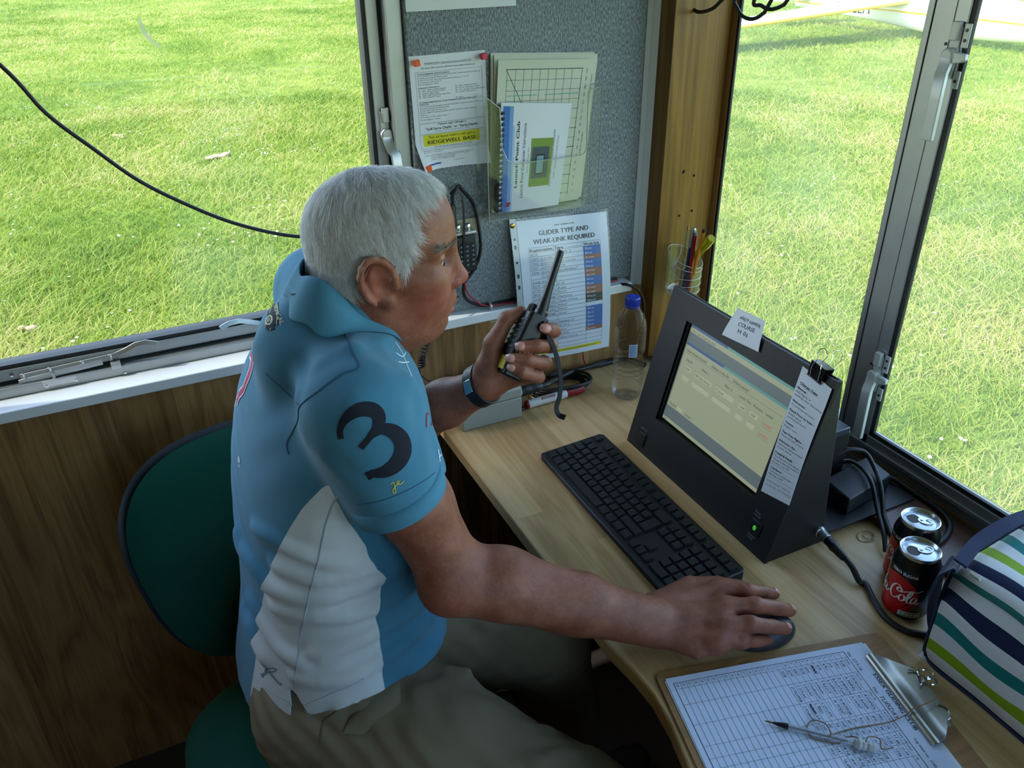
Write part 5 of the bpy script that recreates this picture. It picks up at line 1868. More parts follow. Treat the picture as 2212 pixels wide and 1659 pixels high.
for i, tx in enumerate(('M6  128.5  (Wattisham Radar)', 'M7  125.275  (Wattisham Tower)', 'M8  121.5  (Mayday Distress/Emergency)', 'M9  129.975  (Distressed in', 'M0  Spare')):
    s.text(tx, 0.084, 0.1430 - 0.0036 * i - (0.0055 if i == 4 else 0), 0.0023, 2, fit=0.0016 * len(tx))
s.text('Pawnee tug\'s call-sign is', 0.074, 0.0795, 0.0036, 1, 'c', fit=0.056, bold=0.05)
s.text('\'Golf Sierra Charlie\'  or  \'Sierra Charlie\'', 0.074, 0.0718, 0.0046, 1, 'c', fit=0.104, bold=0.05)
s.text('(Full call-sign is "Golf Mike Oscar Sierra Charlie" i.e. G-BMSC)', 0.074, 0.0682, 0.0019, 2, 'c', fit=0.070)
s.box(0.010, 0.0655, 0.138, 0.0835, 0.0004, 2, n=8)
s.box(0.010, 0.0385, 0.138, 0.0640, 0.0004, 2, n=8)
s.rect(0.016, 0.0435, 0.128, 0.0640, 3, 0.0003, 12, 4)
s.text('This air-band radio\'s call-sign is', 0.072, 0.0570, 0.0046, 1, 'c', fit=0.094, lift=0.0006)
s.text('RIDGEWELL BASE', 0.072, 0.0468, 0.0066, 1, 'c', fit=0.098, bold=0.07, lift=0.0006)
s.text('This radio should normally be set to 130.1 MHz', 0.074, 0.0400, 0.0026, 1, 'c', fit=0.076)
for tx, u, v, w_ in (('When you hear a DISTRESS callers, you may only transmit on the calling frequency', 0.011, 0.0345, 0.112), ('MHz or 121.5, assist in an emergency.', 0.011, 0.0315, 0.042), ('NOTES:   1) If a Pawnee Helicopter is on the Ambulance it operating nearby, it may call on 129.9', 0.012, 0.0260, 0.104),
                     ('In case of its movements, 23-4 may be calling 121.5 M, 130 on 120', 0.024, 0.0232, 0.080), ('2) Airborne may be contactable on 130.475', 0.024, 0.0204, 0.052), ('3) Wrangles may be contactable on 129.925', 0.024, 0.0176, 0.052), ('Printed July 2017', 0.074, 0.0120, 0.020)):
    s.text(tx, u, v, 0.0021, 2, fit=w_)
s.rect(0.013, 0.0085, 0.048, 0.0118, 4, 0.0003, 4, 1)
o = s.build('radio_instruction_sheet')
tag(o, 'small printed radio instruction sheet with yellow RIDGEWELL BASE block pinned on the board', 'paper')
pin((0.5085, 1.4475, 1.4125), PINO, 'orange push pin at the top left of the radio instruction sheet')
pin((0.6360, 1.4475, 1.4150), PINR, 'pinkish red push pin at the top right of the radio instruction sheet')
pin((0.5175, 1.4440, 1.2285), PINO, 'orange push pin at the bottom left of the radio instruction sheet')

# clear wall pocket with charts and booklet
CLR = glass('clear_acrylic', (0.985, 0.99, 0.988, 1), 0.05, 0.03, 0.012, 30.0)
EDGE = plain('acrylic_edge_glint', srgb(168, 176, 160), 0.2, spec=0.8)
pk = thing('wall_pocket', 'clear acrylic leaflet pocket on the notice board holding charts and a booklet', 'pocket', (0.73, 1.43, 1.14))
x0, x1, z0, z1, ya, yb = 0.619, 0.860, 1.124, 1.352, 1.394, 1.4485
m = MB()
m.box((x0, ya - 0.002, z0), (x1, ya, z0 + 0.005)); m.box((x0, ya - 0.002, z0), (x0 + 0.0024, yb, z1)); m.box((x1 - 0.0024, ya - 0.002, z0), (x1, yb, z1)); m.box((x0, ya - 0.002, z0), (x1, yb, z0 + 0.0024)); m.box((x0, yb - 0.002, z0), (x1, yb, z1 - 0.004))
arc = lambda cx, cz, r, a0, a1, n=8: [(cx + r * math.cos(math.radians(a0 + (a1 - a0) * k / n)), cz + r * math.sin(math.radians(a0 + (a1 - a0) * k / n))) for k in range(n + 1)]
front = [(x0, z0 + 0.004), (x1, z0 + 0.004), (x1, z1)] + arc(x1 - 0.020, z1 - 0.012, 0.010, 60, 180, 6) + [(x1 - 0.030, z0 + 0.118)] + arc(x1 - 0.045, z0 + 0.118, 0.015, 0, -90, 6) + [(x0 + 0.060, z0 + 0.103)] + [(x0 + 0.040, z0 + 0.112), (x0 + 0.030, z0 + 0.135), (x0 + 0.026, z1 - 0.020), (x0, z1)]
n = len(front)
m.add([(x, ya - 0.002, z) for x, z in front] + [(x, ya, z) for x, z in front], [tuple(range(n)), tuple(reversed(range(n, 2 * n)))])
m.build('shell', CLR, pk, smooth=None)
m = MB()
m.tube([(x, ya - 0.001, z) for x, z in front[2:]], 0.0009, 6)
m.tube([(x0, ya - 0.001, z1), (x0, ya - 0.001, z0), (x1, ya - 0.001, z0), (x1, ya - 0.001, z1), (x1 - 0.001, yb, z1)], 0.0011, 6)
m.build('edge_glint', EDGE, pk)  # pale opaque tubes carry the edge glint in their colour
CREAM = plain('cream_paper', srgb(206, 208, 188), 0.75, spec=0.2, mottled=0.03, scale=15)
GREENI = plain('printed_green', srgb(86, 170, 140), 0.7)
def lean_map(bl, br, tl, tr, bow=0.0):
    f = quad_map(bl, br, tl, tr, (0, -1, 0.08), lambda u, v: bow * math.sin(math.pi * u) * v)
    return f
# sheets behind, then the chart
for i, (dx, dz, lab) in enumerate(((0.004, 0.006, 'cream chart sheet at the back of the clear pocket'), (0.009, 0.003, 'cream chart sheet between the others in the clear pocket'))):
    f = lean_map((0.638 + dx, 1.441 - 0.004 * i, 1.129), (0.838 + dx, 1.441 - 0.004 * i, 1.129), (0.648 + dx, 1.4425 - 0.004 * i, 1.4130 + dz), (0.866 + dx, 1.4425 - 0.004 * i, 1.4000 + dz))
    s = Sheet(1, 1, [CREAM, PRINT_GREY], f, 4, 4, 0.0005)
    o = s.build('chart_sheet')
    tag(o, lab, 'chart', 'charts in the clear pocket')
f = lean_map((0.640, 1.4290, 1.128), (0.836, 1.4290, 1.128), (0.660, 1.4270, 1.4085), (0.868, 1.4270, 1.3960), 0.0015)
s = Sheet(1, 1, [CREAM, PRINT, PRINT_GREY, GREENI], f, 6, 6, 0.0005)
for i in range(9):
    s.line(0.09 + 0.082 * i, 0.03, 0.09 + 0.082 * i, 0.94, 0.003, 2, n=6)
for i in range(14):
    v = 0.94 - 0.067 * i
    s.line(0.08, v, 0.86, v, 0.0045 if i in (0, 6, 8, 11) else 0.0028, 1 if i % 4 == 0 else 2, n=6)
s.line(0.08, 0.94, 0.78, 0.06, 0.004, 1, n=6)
s.line(0.85, 0.94, 0.85, 0.05, 0.004, 1, n=6)
for a, b in ((0.10, 0.40), (0.48, 0.84)):
    s.line(a, 0.775, b, 0.775, 0.005, 3, n=3)
s.line(0.18, 0.77, 0.18, 0.60, 0.004, 3); s.line(0.62, 0.12, 0.72, 0.07, 0.006, 3); s.line(0.64, 0.06, 0.70, 0.13, 0.006, 3)
for i in range(17):
    s.text(str(160 - 10 * i) if i < 16 else '0', 0.895, 0.945 - 0.054 * i, 0.016, 1, rot=-1.57)
s.text('LOAD IN REAR SEAT lbs', 0.955, 0.90, 0.014, 1, rot=-1.57)
s.text('WEIGHT OF PILOT', 0.935, 0.50, 0.014, 1, rot=-1.57)
for i in range(6):
    s.text(str(100 + 20 * i), 0.20 + 0.11 * i, 0.008, 0.014, 1)
o = s.build('chart_sheet')
tag(o, 'cream loading chart ruled with a black grid, front sheet in the clear pocket', 'chart', 'charts in the clear pocket')
# comb bound booklet
bk = thing('spiral_booklet', 'white comb bound booklet with blue margin and computer photo in the clear pocket', 'booklet', (0.72, 1.41, 1.13))
BL, BR, TL, TR = (0.6475, 1.4120, 1.1310), (0.7800, 1.4120, 1.1290), (0.6600, 1.4180, 1.3360), (0.8080, 1.4180, 1.3220)
fb = quad_map(BL, BR, TL, TR, (0, -1, 0.05), lambda u, v: 0.003 * math.sin(math.pi * u) + 0.003 * v * u)
s = Sheet(1, 1, [PAPER, PRINT, PRINT_GREY, plain('cover_blue', srgb(58, 112, 186), 0.6), plain('cover_blue_mid', srgb(116, 156, 206), 0.6), plain('cover_green', srgb(120, 146, 50), 0.6), plain('cover_slate', srgb(70, 82, 88), 0.6), plain('cover_screen', srgb(122, 160, 164), 0.6), RED_INK, plain('cover_blue_pale', srgb(170, 194, 222), 0.6)], fb, 6, 6, 0.004)
s.rect(0.03, 0.0, 0.12, 0.97, 3, 0.0003, 2, 4)
s.rect(0.12, 0.0, 0.17, 0.97, 4, 0.0003, 1, 4); s.rect(0.17, 0.0, 0.20, 0.80, 9, 0.0003, 1, 4)
def vtext(tx, u, v0, v1, hu, mi, bold=0):
    """line of text running up the page"""
    k = GL.width(tx)
    y = v0
    sc = (v1 - v0) / k
    for ch in tx:
        if ch in GL.g:
            vs_, fs_ = GL.g[ch]
            for off in ((0,) if not bold else (-bold / 2, bold / 2)):
                s.put([(u - c / 0.69 * hu, y + (a + off) * sc) for a, c in vs_], fs_, mi, 0.0006)
        y += GL.adv.get(ch, 0.5) * sc
vtext('Launch Point Club', 0.265, 0.22, 0.84, 0.040, 1, 0.04)
vtext('Launch Point Computer Instructions', 0.36, 0.12, 0.82, 0.042, 1)
vtext('(Version 1.2 20 August 2016)', 0.42, 0.36, 0.60, 0.020, 2)
vtext('Please DO NOT use the computer without RTFM!', 0.80, 0.20, 0.76, 0.024, 1)
vtext('RTFM = (Reading The Friendly Manual)', 0.86, 0.28, 0.70, 0.022, 2)
s.rect(0.45, 0.22, 0.78, 0.68, 5, 0.0004)
s.rect(0.47, 0.30, 0.73, 0.60, 6, 0.0006); s.rect(0.53, 0.335, 0.665, 0.53, 1, 0.0008); s.rect(0.545, 0.35, 0.65, 0.515, 7, 0.0010)
for a0 in (0, 1, 2):
    stroke(s, [(0.09 + 0.03 * a0, 0.05), (0.10 + 0.03 * a0, 0.075), (0.14 + 0.02 * a0, 0.09), (0.16, 0.07), (0.12, 0.055)], lambda t, d: 0.010, 8, 0.0008, 6)
s.build('cover', bk)
m = MB()
for i in range(19):
    p_ = fb(0.005, 0.03 + 0.049 * i, 0.0)
    m.tube([p_ + Vector((0.006 * math.cos(a) - 0.002, -0.006 * math.sin(a) - 0.001, 0)) for a in [math.radians(40 * k) for k in range(9)]], 0.0026, 6, closed=True)
m.tube([fb(-0.03, 0.02, 0), fb(-0.03, 0.98, 0)], 0.0045, 8)
m.build('comb_binding', BLACK_PL, bk)

# glider type list in a punched sleeve
gs = thing('glider_list_sleeve', 'clear punched sleeve with the glider type and weak-link list hung below the pocket', 'document sleeve', (0.81, 1.44, 0.79))
BLg, BRg, TLg, TRg = (0.6990, 1.4020, 0.7960), (0.9120, 1.4020, 0.7840), (0.6980, 1.4400, 1.0985), (0.9110, 1.4400, 1.0880)
qg = quad_map(BLg, BRg, TLg, TRg, (0, -1, 0.10), lambda u, v: 0.005 * math.sin(math.pi * min(1, max(0, u))) * (0.4 + 0.6 * (1 - v)) + 0.012 * math.sin(math.pi * min(1, max(0, v))) + 0.001 * math.sin(5 * u + 2 * v))
gmap = lambda u, v, n: qg(u, v, n)
s = Sheet(1, 1, [plain('list_paper', srgb(212, 220, 232), 0.6, spec=0.3, mottled=0.02), PRINT, PRINT_GREY, plain('cell_blue', srgb(62, 106, 176), 0.6), plain('cell_brown', srgb(152, 96, 74), 0.6), plain('cell_black', srgb(38, 44, 44), 0.6), YELP, plain('cell_text', srgb(206, 214, 224), 0.6)], gmap, 12, 16, 0.0003)
utext(s, 'ESSEX GLIDING CLUB', 0.40, 0.62, 0.945, 0.009, 1, bold=0.08)
utext(s, 'GLIDER TYPE AND', 0.22, 0.78, 0.892, 0.031, 1, bold=0.06)
utext(s, 'WEAK-LINK REQUIRED', 0.155, 0.845, 0.838, 0.031, 1, bold=0.06)
tb, tt_ = 0.075, 0.815
C0, C1, C2, C3 = 0.095, 0.365, 0.70, 0.90
rows = [('BDX', '', 'Skylark 2', 3), ('CEM', '(G-DCEM)', 'K-6E', 3), ('CWS', '(G-DCWS)', 'Open Cirrus', 4), ('DWC', '(G-DDWC)', 'K-6CR', 3), ('EGW', '(G-DEGW)', 'Mini-Nimbus*', 3), ('', '(G-DEOE)', '', 4), ('Log as EOE', '', '', 4), ('EOF', '(G-DEOF)', 'K-13', 3), ('JCW', '(G-CJCW)', 'Astir', 3), ('JKE', '(G-CJKE)', 'PW-5*', 4), ('JXB', '(G-CJXB)', 'Marianne', 4),
        ('KEA', '(G-CKEA)', 'Open Cirrus', 5), ('KRU', '(G-CKRU)', 'PW-6*', 5), ('KRX', '(G-CKRX)', 'PW-6*', None), ('', '(G-DFBR)', 'Astir', 3), ('', '', '', 3), ('', '(G-CHNH)', 'Nimbus 2*', 3), ('', '(G-DHNT)', 'AS-W15', 3), ('', '', 'Dart', 3), ('', '', 'AS-W20', 4), ('', '', 'Open Cirrus', None), ('', '', '', None), ('', '', '', None)]
nr = len(rows) + 1
dh = (tt_ - tb) / nr
for i in range(nr + 1):
    s.line(C0, tt_ - i * dh, C3, tt_ - i * dh, 0.0024, 2, n=6)
for c in (C0, C1, C2, C3):
    s.line(c, tb, c, tt_, 0.0024, 2, n=10)
utext(s, 'Registration', C0 + 0.008, C1 - 0.012, tt_ - dh * 0.86, 0.019, 1, bold=0.07)
utext(s, 'Type', C1 + 0.008, C1 + 0.11, tt_ - dh * 0.86, 0.019, 1, bold=0.07)
utext(s, '(or commonly known as)', C1 + 0.125, C2 - 0.02, tt_ - dh * 0.80, 0.007, 2)
utext(s, 'Weak-link', C2 + 0.008, C3 - 0.012, tt_ - dh * 0.86, 0.019, 1, bold=0.05)
names = {3: 'Blue', 4: 'Brown', 5: 'Black'}
for i, (a, b, c, k) in enumerate(rows):
    v = tt_ - dh * (i + 1.82)
    if a:
        utext(s, a, C0 + 0.012, C0 + 0.012 + 0.027 * len(a), v, 0.016, 2)
    if b:
        utext(s, b, C0 + 0.115, C0 + 0.255, v, 0.016, 2)
    if c:
        utext(s, c, C1 + 0.010, C1 + 0.010 + 0.0205 * len(c), v, 0.016, 2)
    if k:
        s.rect(C2, tt_ - dh * (i + 2), C3, tt_ - dh * (i + 1), k, 0.0003, 3, 1)
        utext(s, names[k], C2 + 0.014, C2 + 0.014 + 0.021 * len(names[k]), v, 0.016, 7, lift=0.0007)
s.rect(C0, 0.038, C3, 0.062, 6, 0.0003, 6, 1)
utext(s, '* Competition number underlined and advise winch driver', C0 + 0.02, C3 - 0.07, 0.044, 0.011, 1, lift=0.0006)
s.build('printed_list', gs)
SLV = glass('clear_sleeve_film', (0.985, 0.99, 0.99, 1), 0.02, 0.12, 0.0)
s = Sheet(1, 1, [SLV], lambda u, v, n: qg(-0.074 + u * 1.088, -0.012 + v * 1.03, n + 0.0016), 12, 14, 0.0002)
s.build('sleeve', gs)
s = Sheet(1, 1, [plain('sleeve_strip', srgb(176, 186, 190), 0.4, mottled=0.05), PRINT], lambda u, v, n: qg(-0.074 + u, -0.012 + v * 1.03, n + 0.0006), nu=0)
s.rect(0.004, 0.0, 0.068, 1.0, 0, 0.0, 1, 14)
for v, e in ((0.10, 1), (0.235, 1), (0.42, 1), (0.555, 1.8), (0.63, 1.8), (0.72, 1), (0.82, 1.8), (0.87, 1)):
    s.put([(0.036 + 0.012 * math.cos(a), v + 0.0085 * e * math.sin(a)) for a in [2 * math.pi * k / 16 for k in range(16)]], [tuple(range(16))], 1, 0.0004)
s.build('punched_strip', gs)
for v, lab in ((0.975, 'brass drawing pin at the top corner of the glider list sleeve'),):
    p_ = qg(-0.045, v, 0.002)
    m = MB().lathe([(0.0052, 0), (0.0050, 0.0012), (0.003, 0.0024), (0, 0.0027)], 24, 0, frame(tuple(p_), (1, 0, 0), (0, 0, 1)))
    m.lathe([(0.0006, -0.006), (0.0006, 0)], 6, 0, frame(tuple(p_), (1, 0, 0), (0, 0, 1)))
    o = m.build('drawing_pin', plain('brass', srgb(180, 150, 70), 0.3, 1.0))
    tag(o, lab, 'drawing pin')

# handheld airband radio in its bracket
rd = thing('wall_radio', 'black handheld radio with silver top clipped on the notice board', 'radio', (0.575, 1.43, 1.02))
m = MB().box((0.5560, 1.4130, 1.020), (0.6000, 1.4460, 1.096))
m.build('case', BLACK_PL, rd, bevel=0.003)
m = MB().box((0.5550, 1.4135, 1.0965), (0.6005, 1.4465, 1.1035))
m.build('top_plate', plain('silver_top', srgb(196, 196, 186), 0.35, 0.7), rd, bevel=0.002)
m = MB()
for x in (0.567, 0.588):
    m2 = MB().lathe([(0.0058, 0), (0.0058, 0.010), (0.0050, 0.0115), (0, 0.0115)], 18, 0, Matrix.Translation((x, 1.428, 1.1035)))
    m2.build('knob', CHROME, rd)
m = MB().box((0.561, 1.4122, 1.082), (0.596, 1.4131, 1.092))
m.build('display', plain('lcd_dark', srgb(60, 66, 60), 0.25), rd)
for r_ in range(5):
    for c in range(3):
        m = MB().cbox((0.5665 + 0.0125 * c, 1.4125, 1.074 - 0.0095 * r_), (0.0095, 0.0016, 0.0058))
        m.cbox((0.5665 + 0.0125 * c, 1.4116, 1.0742 - 0.0095 * r_), (0.0022, 0.0004, 0.0020), 1)
        m.build('button', [plain('button_grey', srgb(40, 44, 46), 0.5), plain('button_print', srgb(170, 180, 176), 0.5)], rd)
m = MB().box((0.5480, 1.4455, 1.060), (0.6140, 1.4490, 1.118))
m.build('bracket', plain('cream_bracket', srgb(176, 172, 146), 0.5), rd, bevel=0.001)
m = MB()
m.lathe([(0.0075, 0), (0.0075, 0.022), (0.0065, 0.024), (0.0065, 0.046), (0.0045, 0.052)], 18, 0, along((0.5600, 1.4330, 1.1035), (0.5595, 1.430, 1.160)))
o = m.build('aerial_plug', BLACK_PL, rd)
m = MB()
m.sweep(smooth_path([(0.5535, 1.424, 1.178), (0.560, 1.416, 1.188), (0.570, 1.412, 1.180), (0.5735, 1.411, 1.150), (0.5725, 1.4105, 1.09), (0.571, 1.411, 1.050)], 6), [(-0.0022, -0.0006), (0.0022, -0.0006), (0.0022, 0.0006), (-0.0022, 0.0006)], up=(0, -1, 0.1))
m.build('strap', BLACK_PL, rd)
m = MB()
cab = [(0.5595, 1.430, 1.154), (0.5600, 1.428, 1.176), (0.5720, 1.428, 1.190), (0.5820,1.4300,1.1795), (0.6046,1.4360,1.1494), (0.6156,1.4380,1.1005), (0.6180,1.4380,1.0520), (0.6035,1.4380,1.0151), (0.5800,1.4380,0.9873), (0.5798,1.4380,0.9589), (0.5977,1.4380,0.9398), (0.6288,1.4380,0.9293), (0.70, 1.442, 0.9275), (0.78, 1.444, 0.9270), (0.95, 1.444, 0.9270)]
m.tube(smooth_path(cab, 8), 0.0034, 10)
o = m.build('aerial_cable', CABLE_BLACK)
tag(o, 'black aerial cable looping from the wall radio down along the foot of the board', 'cable')
m = MB()
m.tube(smooth_path([(0.5750,1.4395,1.0197), (0.5779,1.4340,1.0012), (0.5828,1.4340,0.9721), (0.6040,1.4330,0.9436), (0.6308,1.4330,0.9299), (0.70, 1.4365, 0.9245), (0.80, 1.4395, 0.9245), (0.95, 1.4395, 0.9245)], 8), 0.0017, 8)
o = m.build('red_wire', plain('red_wire_jacket', srgb(166, 22, 50), 0.45))
tag(o, 'thin red wire running with the black aerial cable along the board', 'cable')
m = MB()
m.tube([(0.6320 + 0.0010, 1.4355 - 0.0085 * math.cos(a), 0.9275 + 0.0085 * math.sin(a)) for a in [math.radians(-75 + 25 * k) for k in range(9)]], 0.0030, 8)
o = m.build('cable_clip', plain('nickel_clip', srgb(200, 200, 196), 0.3, 0.8))
tag(o, 'small silver cable clip holding the wires at the foot of the board', 'clip')
# small cream label strip on the veneer below
m = MB().box((0.636, 1.4385, 0.886), (0.690, 1.4400, 0.8985))
tp = thing('label_strip', 'small cream label strip stuck on the veneer below the notice board', 'label', (0.66, 1.44, 0.886))
m.build('strip', plain('cream_label', srgb(186, 178, 138), 0.6), tp)
s = Sheet(1, 1, [PRINT_GREY], lambda u, v, n: Vector((0.640 + u, 1.4384 - n, 0.8895 + v)), nu=0)
s.text('JACK SOCKET', 0, 0, 0.0052, 0, fit=0.044)
s.build('lettering', tp)
# coiled microphone lead
m = MB()
ax = smooth_path([(0.5015,1.3850,0.9455), (0.4888,1.3800,0.9282), (0.4718,1.3800,0.9056), (0.4601,1.3800,0.8755), (0.4575,1.3800,0.8531)], 40)
hx = []
turns = 17
Fr = [ax[min(i + 1, len(ax) - 1)] - ax[max(i - 1, 0)] for i in range(len(ax))]
K_ = turns * 14
for i in range(K_ + 1):
    t_ = i / K_ * (len(ax) - 1)
    k = min(int(t_), len(ax) - 2)
    c_ = ax[k].lerp(ax[k + 1], t_ - k)
    T_ = Fr[k].normalized()
    N_ = T_.cross(Vector((0, 1, 0))).normalized()
    B_ = T_.cross(N_)
    a = 2 * math.pi * i / 14
    hx.append(c_ + N_ * 0.0062 * math.cos(a) + B_ * 0.0062 * math.sin(a))
hx = [Vector(q) for q in ((0.5648,1.4360,0.9626), (0.5285,1.4100,0.9517))] + hx + [Vector(q) for q in ((0.4515,1.3800,0.8504), (0.4554,1.3750,0.8350), (0.4753,1.3700,0.8186))] + [Vector((0.535, 1.365, 0.7960))]
m.tube(hx[:2] + hx[2:-4] + smooth_path(hx[-4:], 6), 0.0019, 8)
o = m.build('coiled_lead', CABLE_BLACK)
tag(o, 'coiled black lead hanging below the sill down to the grey box', 'cable')
m = MB()
m.tube(smooth_path([(0.530, 1.362, 0.7945), (0.548, 1.360, 0.7950), (0.566, 1.358, 0.7950)], 6), 0.0014, 8)
o = m.build('red_wire', plain('red_wire_jacket', srgb(166, 22, 50), 0.45))
tag(o, 'short red wire end lying on top of the grey instrument box', 'cable')

# cable sagging across the window
m = MB()
m.tube(smooth_path([(-0.62, 1.41, 2.10), (-0.42, 1.405, 1.88), (-0.22, 1.40, 1.59), (-0.1160,1.4000,1.4598), (-0.0762,1.4000,1.3906), (-0.0280,1.4000,1.3353), (0.0247,1.4000,1.2793), (0.0847,1.4000,1.2337), (0.1504,1.4000,1.1927), (0.2225,1.4000,1.1610), (0.2785,1.4000,1.1469), (0.3544,1.4100,1.1411), (0.4679,1.4250,1.1720), (0.540, 1.435, 1.175)], 8), 0.0031, 10)
o = m.build('sagging_cable', CABLE_BLACK)
tag(o, 'long black cable sagging across the window behind the man', 'cable')
# black cable loops hanging at the head of the corner post
m = MB()
m.tube(smooth_path([(1.02, 1.36, 1.62), (1.0600,1.4099,1.4953), (1.0600,1.4029,1.4788), (1.0600,1.3800,1.4716), (1.0600,1.3396,1.4809), (1.0600,1.3012,1.5050), (1.07, 1.20, 1.56), (1.0600,1.2756,1.5051), (1.0600,1.2691,1.4845), (1.0600,1.2519,1.4737), (1.0600,1.2280,1.4719), (1.0600,1.2057,1.4804), (1.0600,1.1897,1.4989), (1.06, 1.13, 1.60)], 8), 0.0034, 10)
m.tube(smooth_path([(1.065, 1.15, 1.62), (1.0650,1.2324,1.5061), (1.0650,1.2144,1.4941), (1.0650,1.1900,1.4900), (1.0650,1.1632,1.4977), (1.0650,1.1504,1.5098), (1.06, 1.09, 1.58)], 8), 0.0034, 10)
o = m.build('hanging_cable', CABLE_BLACK)
tag(o, 'loops of black cable hanging at the top of the front window', 'cable')
# lead dropping out of the end of the sill board to the corner
m = MB()
m.tube(smooth_path([(0.945, 1.436, 0.915), (0.958, 1.412, 0.922), (0.985, 1.405, 0.905), (0.999, 1.402, 0.870), (0.998, 1.402, 0.83), (0.985, 1.405, 0.77), (0.965, 1.412, 0.7245)], 8), 0.0032, 10)
o = m.build('corner_lead', CABLE_BLACK)
tag(o, 'black lead dropping from the sill end into the corner behind the bottle', 'cable')
m = MB()
m.tube(smooth_path([(0.860, 1.428, 0.79), (0.862, 1.428, 0.75), (0.88, 1.43, 0.728), (0.93, 1.434, 0.7225), (0.99, 1.436, 0.7222)], 8), 0.0016, 8)
o = m.build('red_wire', plain('red_wire_jacket', srgb(166, 22, 50), 0.45))
tag(o, 'thin red wire along the back of the worktop below the glider list', 'cable')

# pen pot cut from a bottle, fixed to the post
PX, PY, PZ = 1.064, 1.3535, 0.898
pp = thing('pen_pot', 'clear pot cut from a plastic bottle, screwed on the corner post', 'pot', (PX, PY, PZ))
m = MB()
seg = 40
prof = [(0.018, 0.0), (0.028, 0.001), (0.035, 0.008), (0.0375, 0.018), (0.0365, 0.030), (0.0378, 0.034), (0.0378, 0.043), (0.0368, 0.046), (0.0380, 0.050), (0.0380, 0.059), (0.0370, 0.062), (0.0382, 0.066), (0.0382, 0.075)]
vs, fs = [], []
for j, (r_, z) in enumerate(prof):
    for k in range(seg):
        a = 2 * math.pi * k / seg
        # the rim is cut low at the front right and high at the back
        top = 1.0 + 0.45 * (0.5 + 0.5 * math.cos(a - 2.1)) * (j / (len(prof) - 1)) ** 3
        vs.append((PX + r_ * math.cos(a), PY + r_ * math.sin(a), PZ + z * top))
for j in range(len(prof) - 1):
    for k in range(seg):
        fs.append((j * seg + k, j * seg + (k + 1) % seg, (j + 1) * seg + (k + 1) % seg, (j + 1) * seg + k))
m.add(vs, fs)
m.add(vs[:seg], [tuple(reversed(range(seg)))])
POTG = glass('pot_plastic', (0.93, 0.95, 0.93, 1), 0.16, 0.06, 0.05, 25.0)
sh = m.build('pot', POTG, pp)
m = MB()
m.tube(vs[-seg:], 0.0007, 6, closed=True)
for j in (3, 5, 8, 11):
    m.tube([(x, y, z) for x, y, z in vs[j * seg:(j + 1) * seg]][22:38], 0.0006, 6)
m.build('rim', plain('pot_edge', srgb(190, 196, 196), 0.2, spec=0.8), pp)
def pen(foot, head, r_, mats, name, label, style):
    foot, head = Vector(foot), Vector(head)
    M = along(foot, head)
    L_ = (head - foot).length
    p = thing(name, label, 'pen' if 'pen' in name else 'tool', tuple(foot), 'writing tools in the clear pot')
    if style == 'ball':
        MB().lathe([(r_, 0), (r_, L_ * 0.86), (r_ * 0.8, L_ * 0.90)], 6, 0, M).build('barrel', mats[0], p, smooth=None)
        MB().lathe([(r_ * 0.8, L_ * 0.90), (r_ * 0.35, L_ * 0.965), (0.0004, L_)], 12, 0, M).build('tip', mats[1], p)
    elif style == 'click':
        MB().lathe([(r_ * 0.8, 0), (r_, 0.01), (r_, L_ * 0.72)], 16, 0, M).build('barrel', mats[0], p)
        MB().lathe([(r_ * 1.05, L_ * 0.72), (r_ * 1.05, L_ * 0.97), (r_ * 0.7, L_), (0, L_)], 16, 0, M).build('cap', mats[1], p)
        m = MB(); m.cbox((0, r_ * 1.35, L_ * 0.84), (r_ * 0.6, r_ * 0.5, L_ * 0.22), 0, M); m.build('clip', CHROME, p)
    elif style == 'hex':
        MB().lathe([(r_, 0), (r_, L_ * 0.955)], 6, 0, M).build('barrel', mats[0], p, smooth=None)
        MB().lathe([(r_ * 0.85, L_ * 0.955), (r_ * 0.85, L_), (0, L_)], 12, 0, M).build('plug', mats[1], p)
    return p
pen((PX - 0.012, PY - 0.004, PZ + 0.012), (1.0660,1.3557,1.0639), 0.0032, [glass('grey_barrel', (0.5, 0.52, 0.42, 1), 0.12, 0.08, 0.1, 60.0), plain('brass_tip', srgb(150, 120, 70), 0.35, 0.9)], 'smoky_pen', 'smoky clear ballpoint standing tip up in the clear pot', 'ball')
pen((PX - 0.006, PY - 0.012, PZ + 0.012), (1.0580,1.3255,1.0630), 0.0050, [plain('pen_blue', srgb(24, 40, 104), 0.35), plain('pen_silver', srgb(186, 188, 190), 0.22, 0.9)], 'blue_pen', 'blue pen with silver cap standing in the clear pot', 'click')
pen((PX + 0.000, PY - 0.016, PZ + 0.011), (1.0550,1.3156,1.0564), 0.0048, [plain('pen_red', srgb(148, 22, 30), 0.35), plain('pen_grey_end', srgb(140, 140, 134), 0.35)], 'red_pen', 'dark red pen standing in the clear pot', 'hex')
pen((PX + 0.003, PY - 0.020, PZ + 0.011), (1.0500,1.2839,1.0738), 0.0040, [plain('pen_orange', srgb(206, 124, 24), 0.35), plain('pen_plug_dark', srgb(50, 24, 18), 0.4)], 'orange_pen', 'orange pen with dark end plug in the clear pot', 'hex')
hp, tp_ = Vector((1.0620,1.2723,1.0567)), Vector((1.0780,1.3762,0.9399))
sd = thing('screwdriver', 'translucent yellow screwdriver leaning head down in the clear pot', 'screwdriver', tuple(tp_), 'writing tools in the clear pot')
MS = along(tp_, hp)
LS = (hp - tp_).length
t = NT('amber_plastic')
g1 = t.n('ShaderNodeBsdfPrincipled'); g1.inputs['Base Color'].default_value = srgb(214, 206, 30); g1.inputs['Roughness'].default_value = 0.12; g1.inputs['Transmission Weight'].default_value = 0.45; g1.inputs['IOR'].default_value = 1.3
fl_ = []
m = MB()
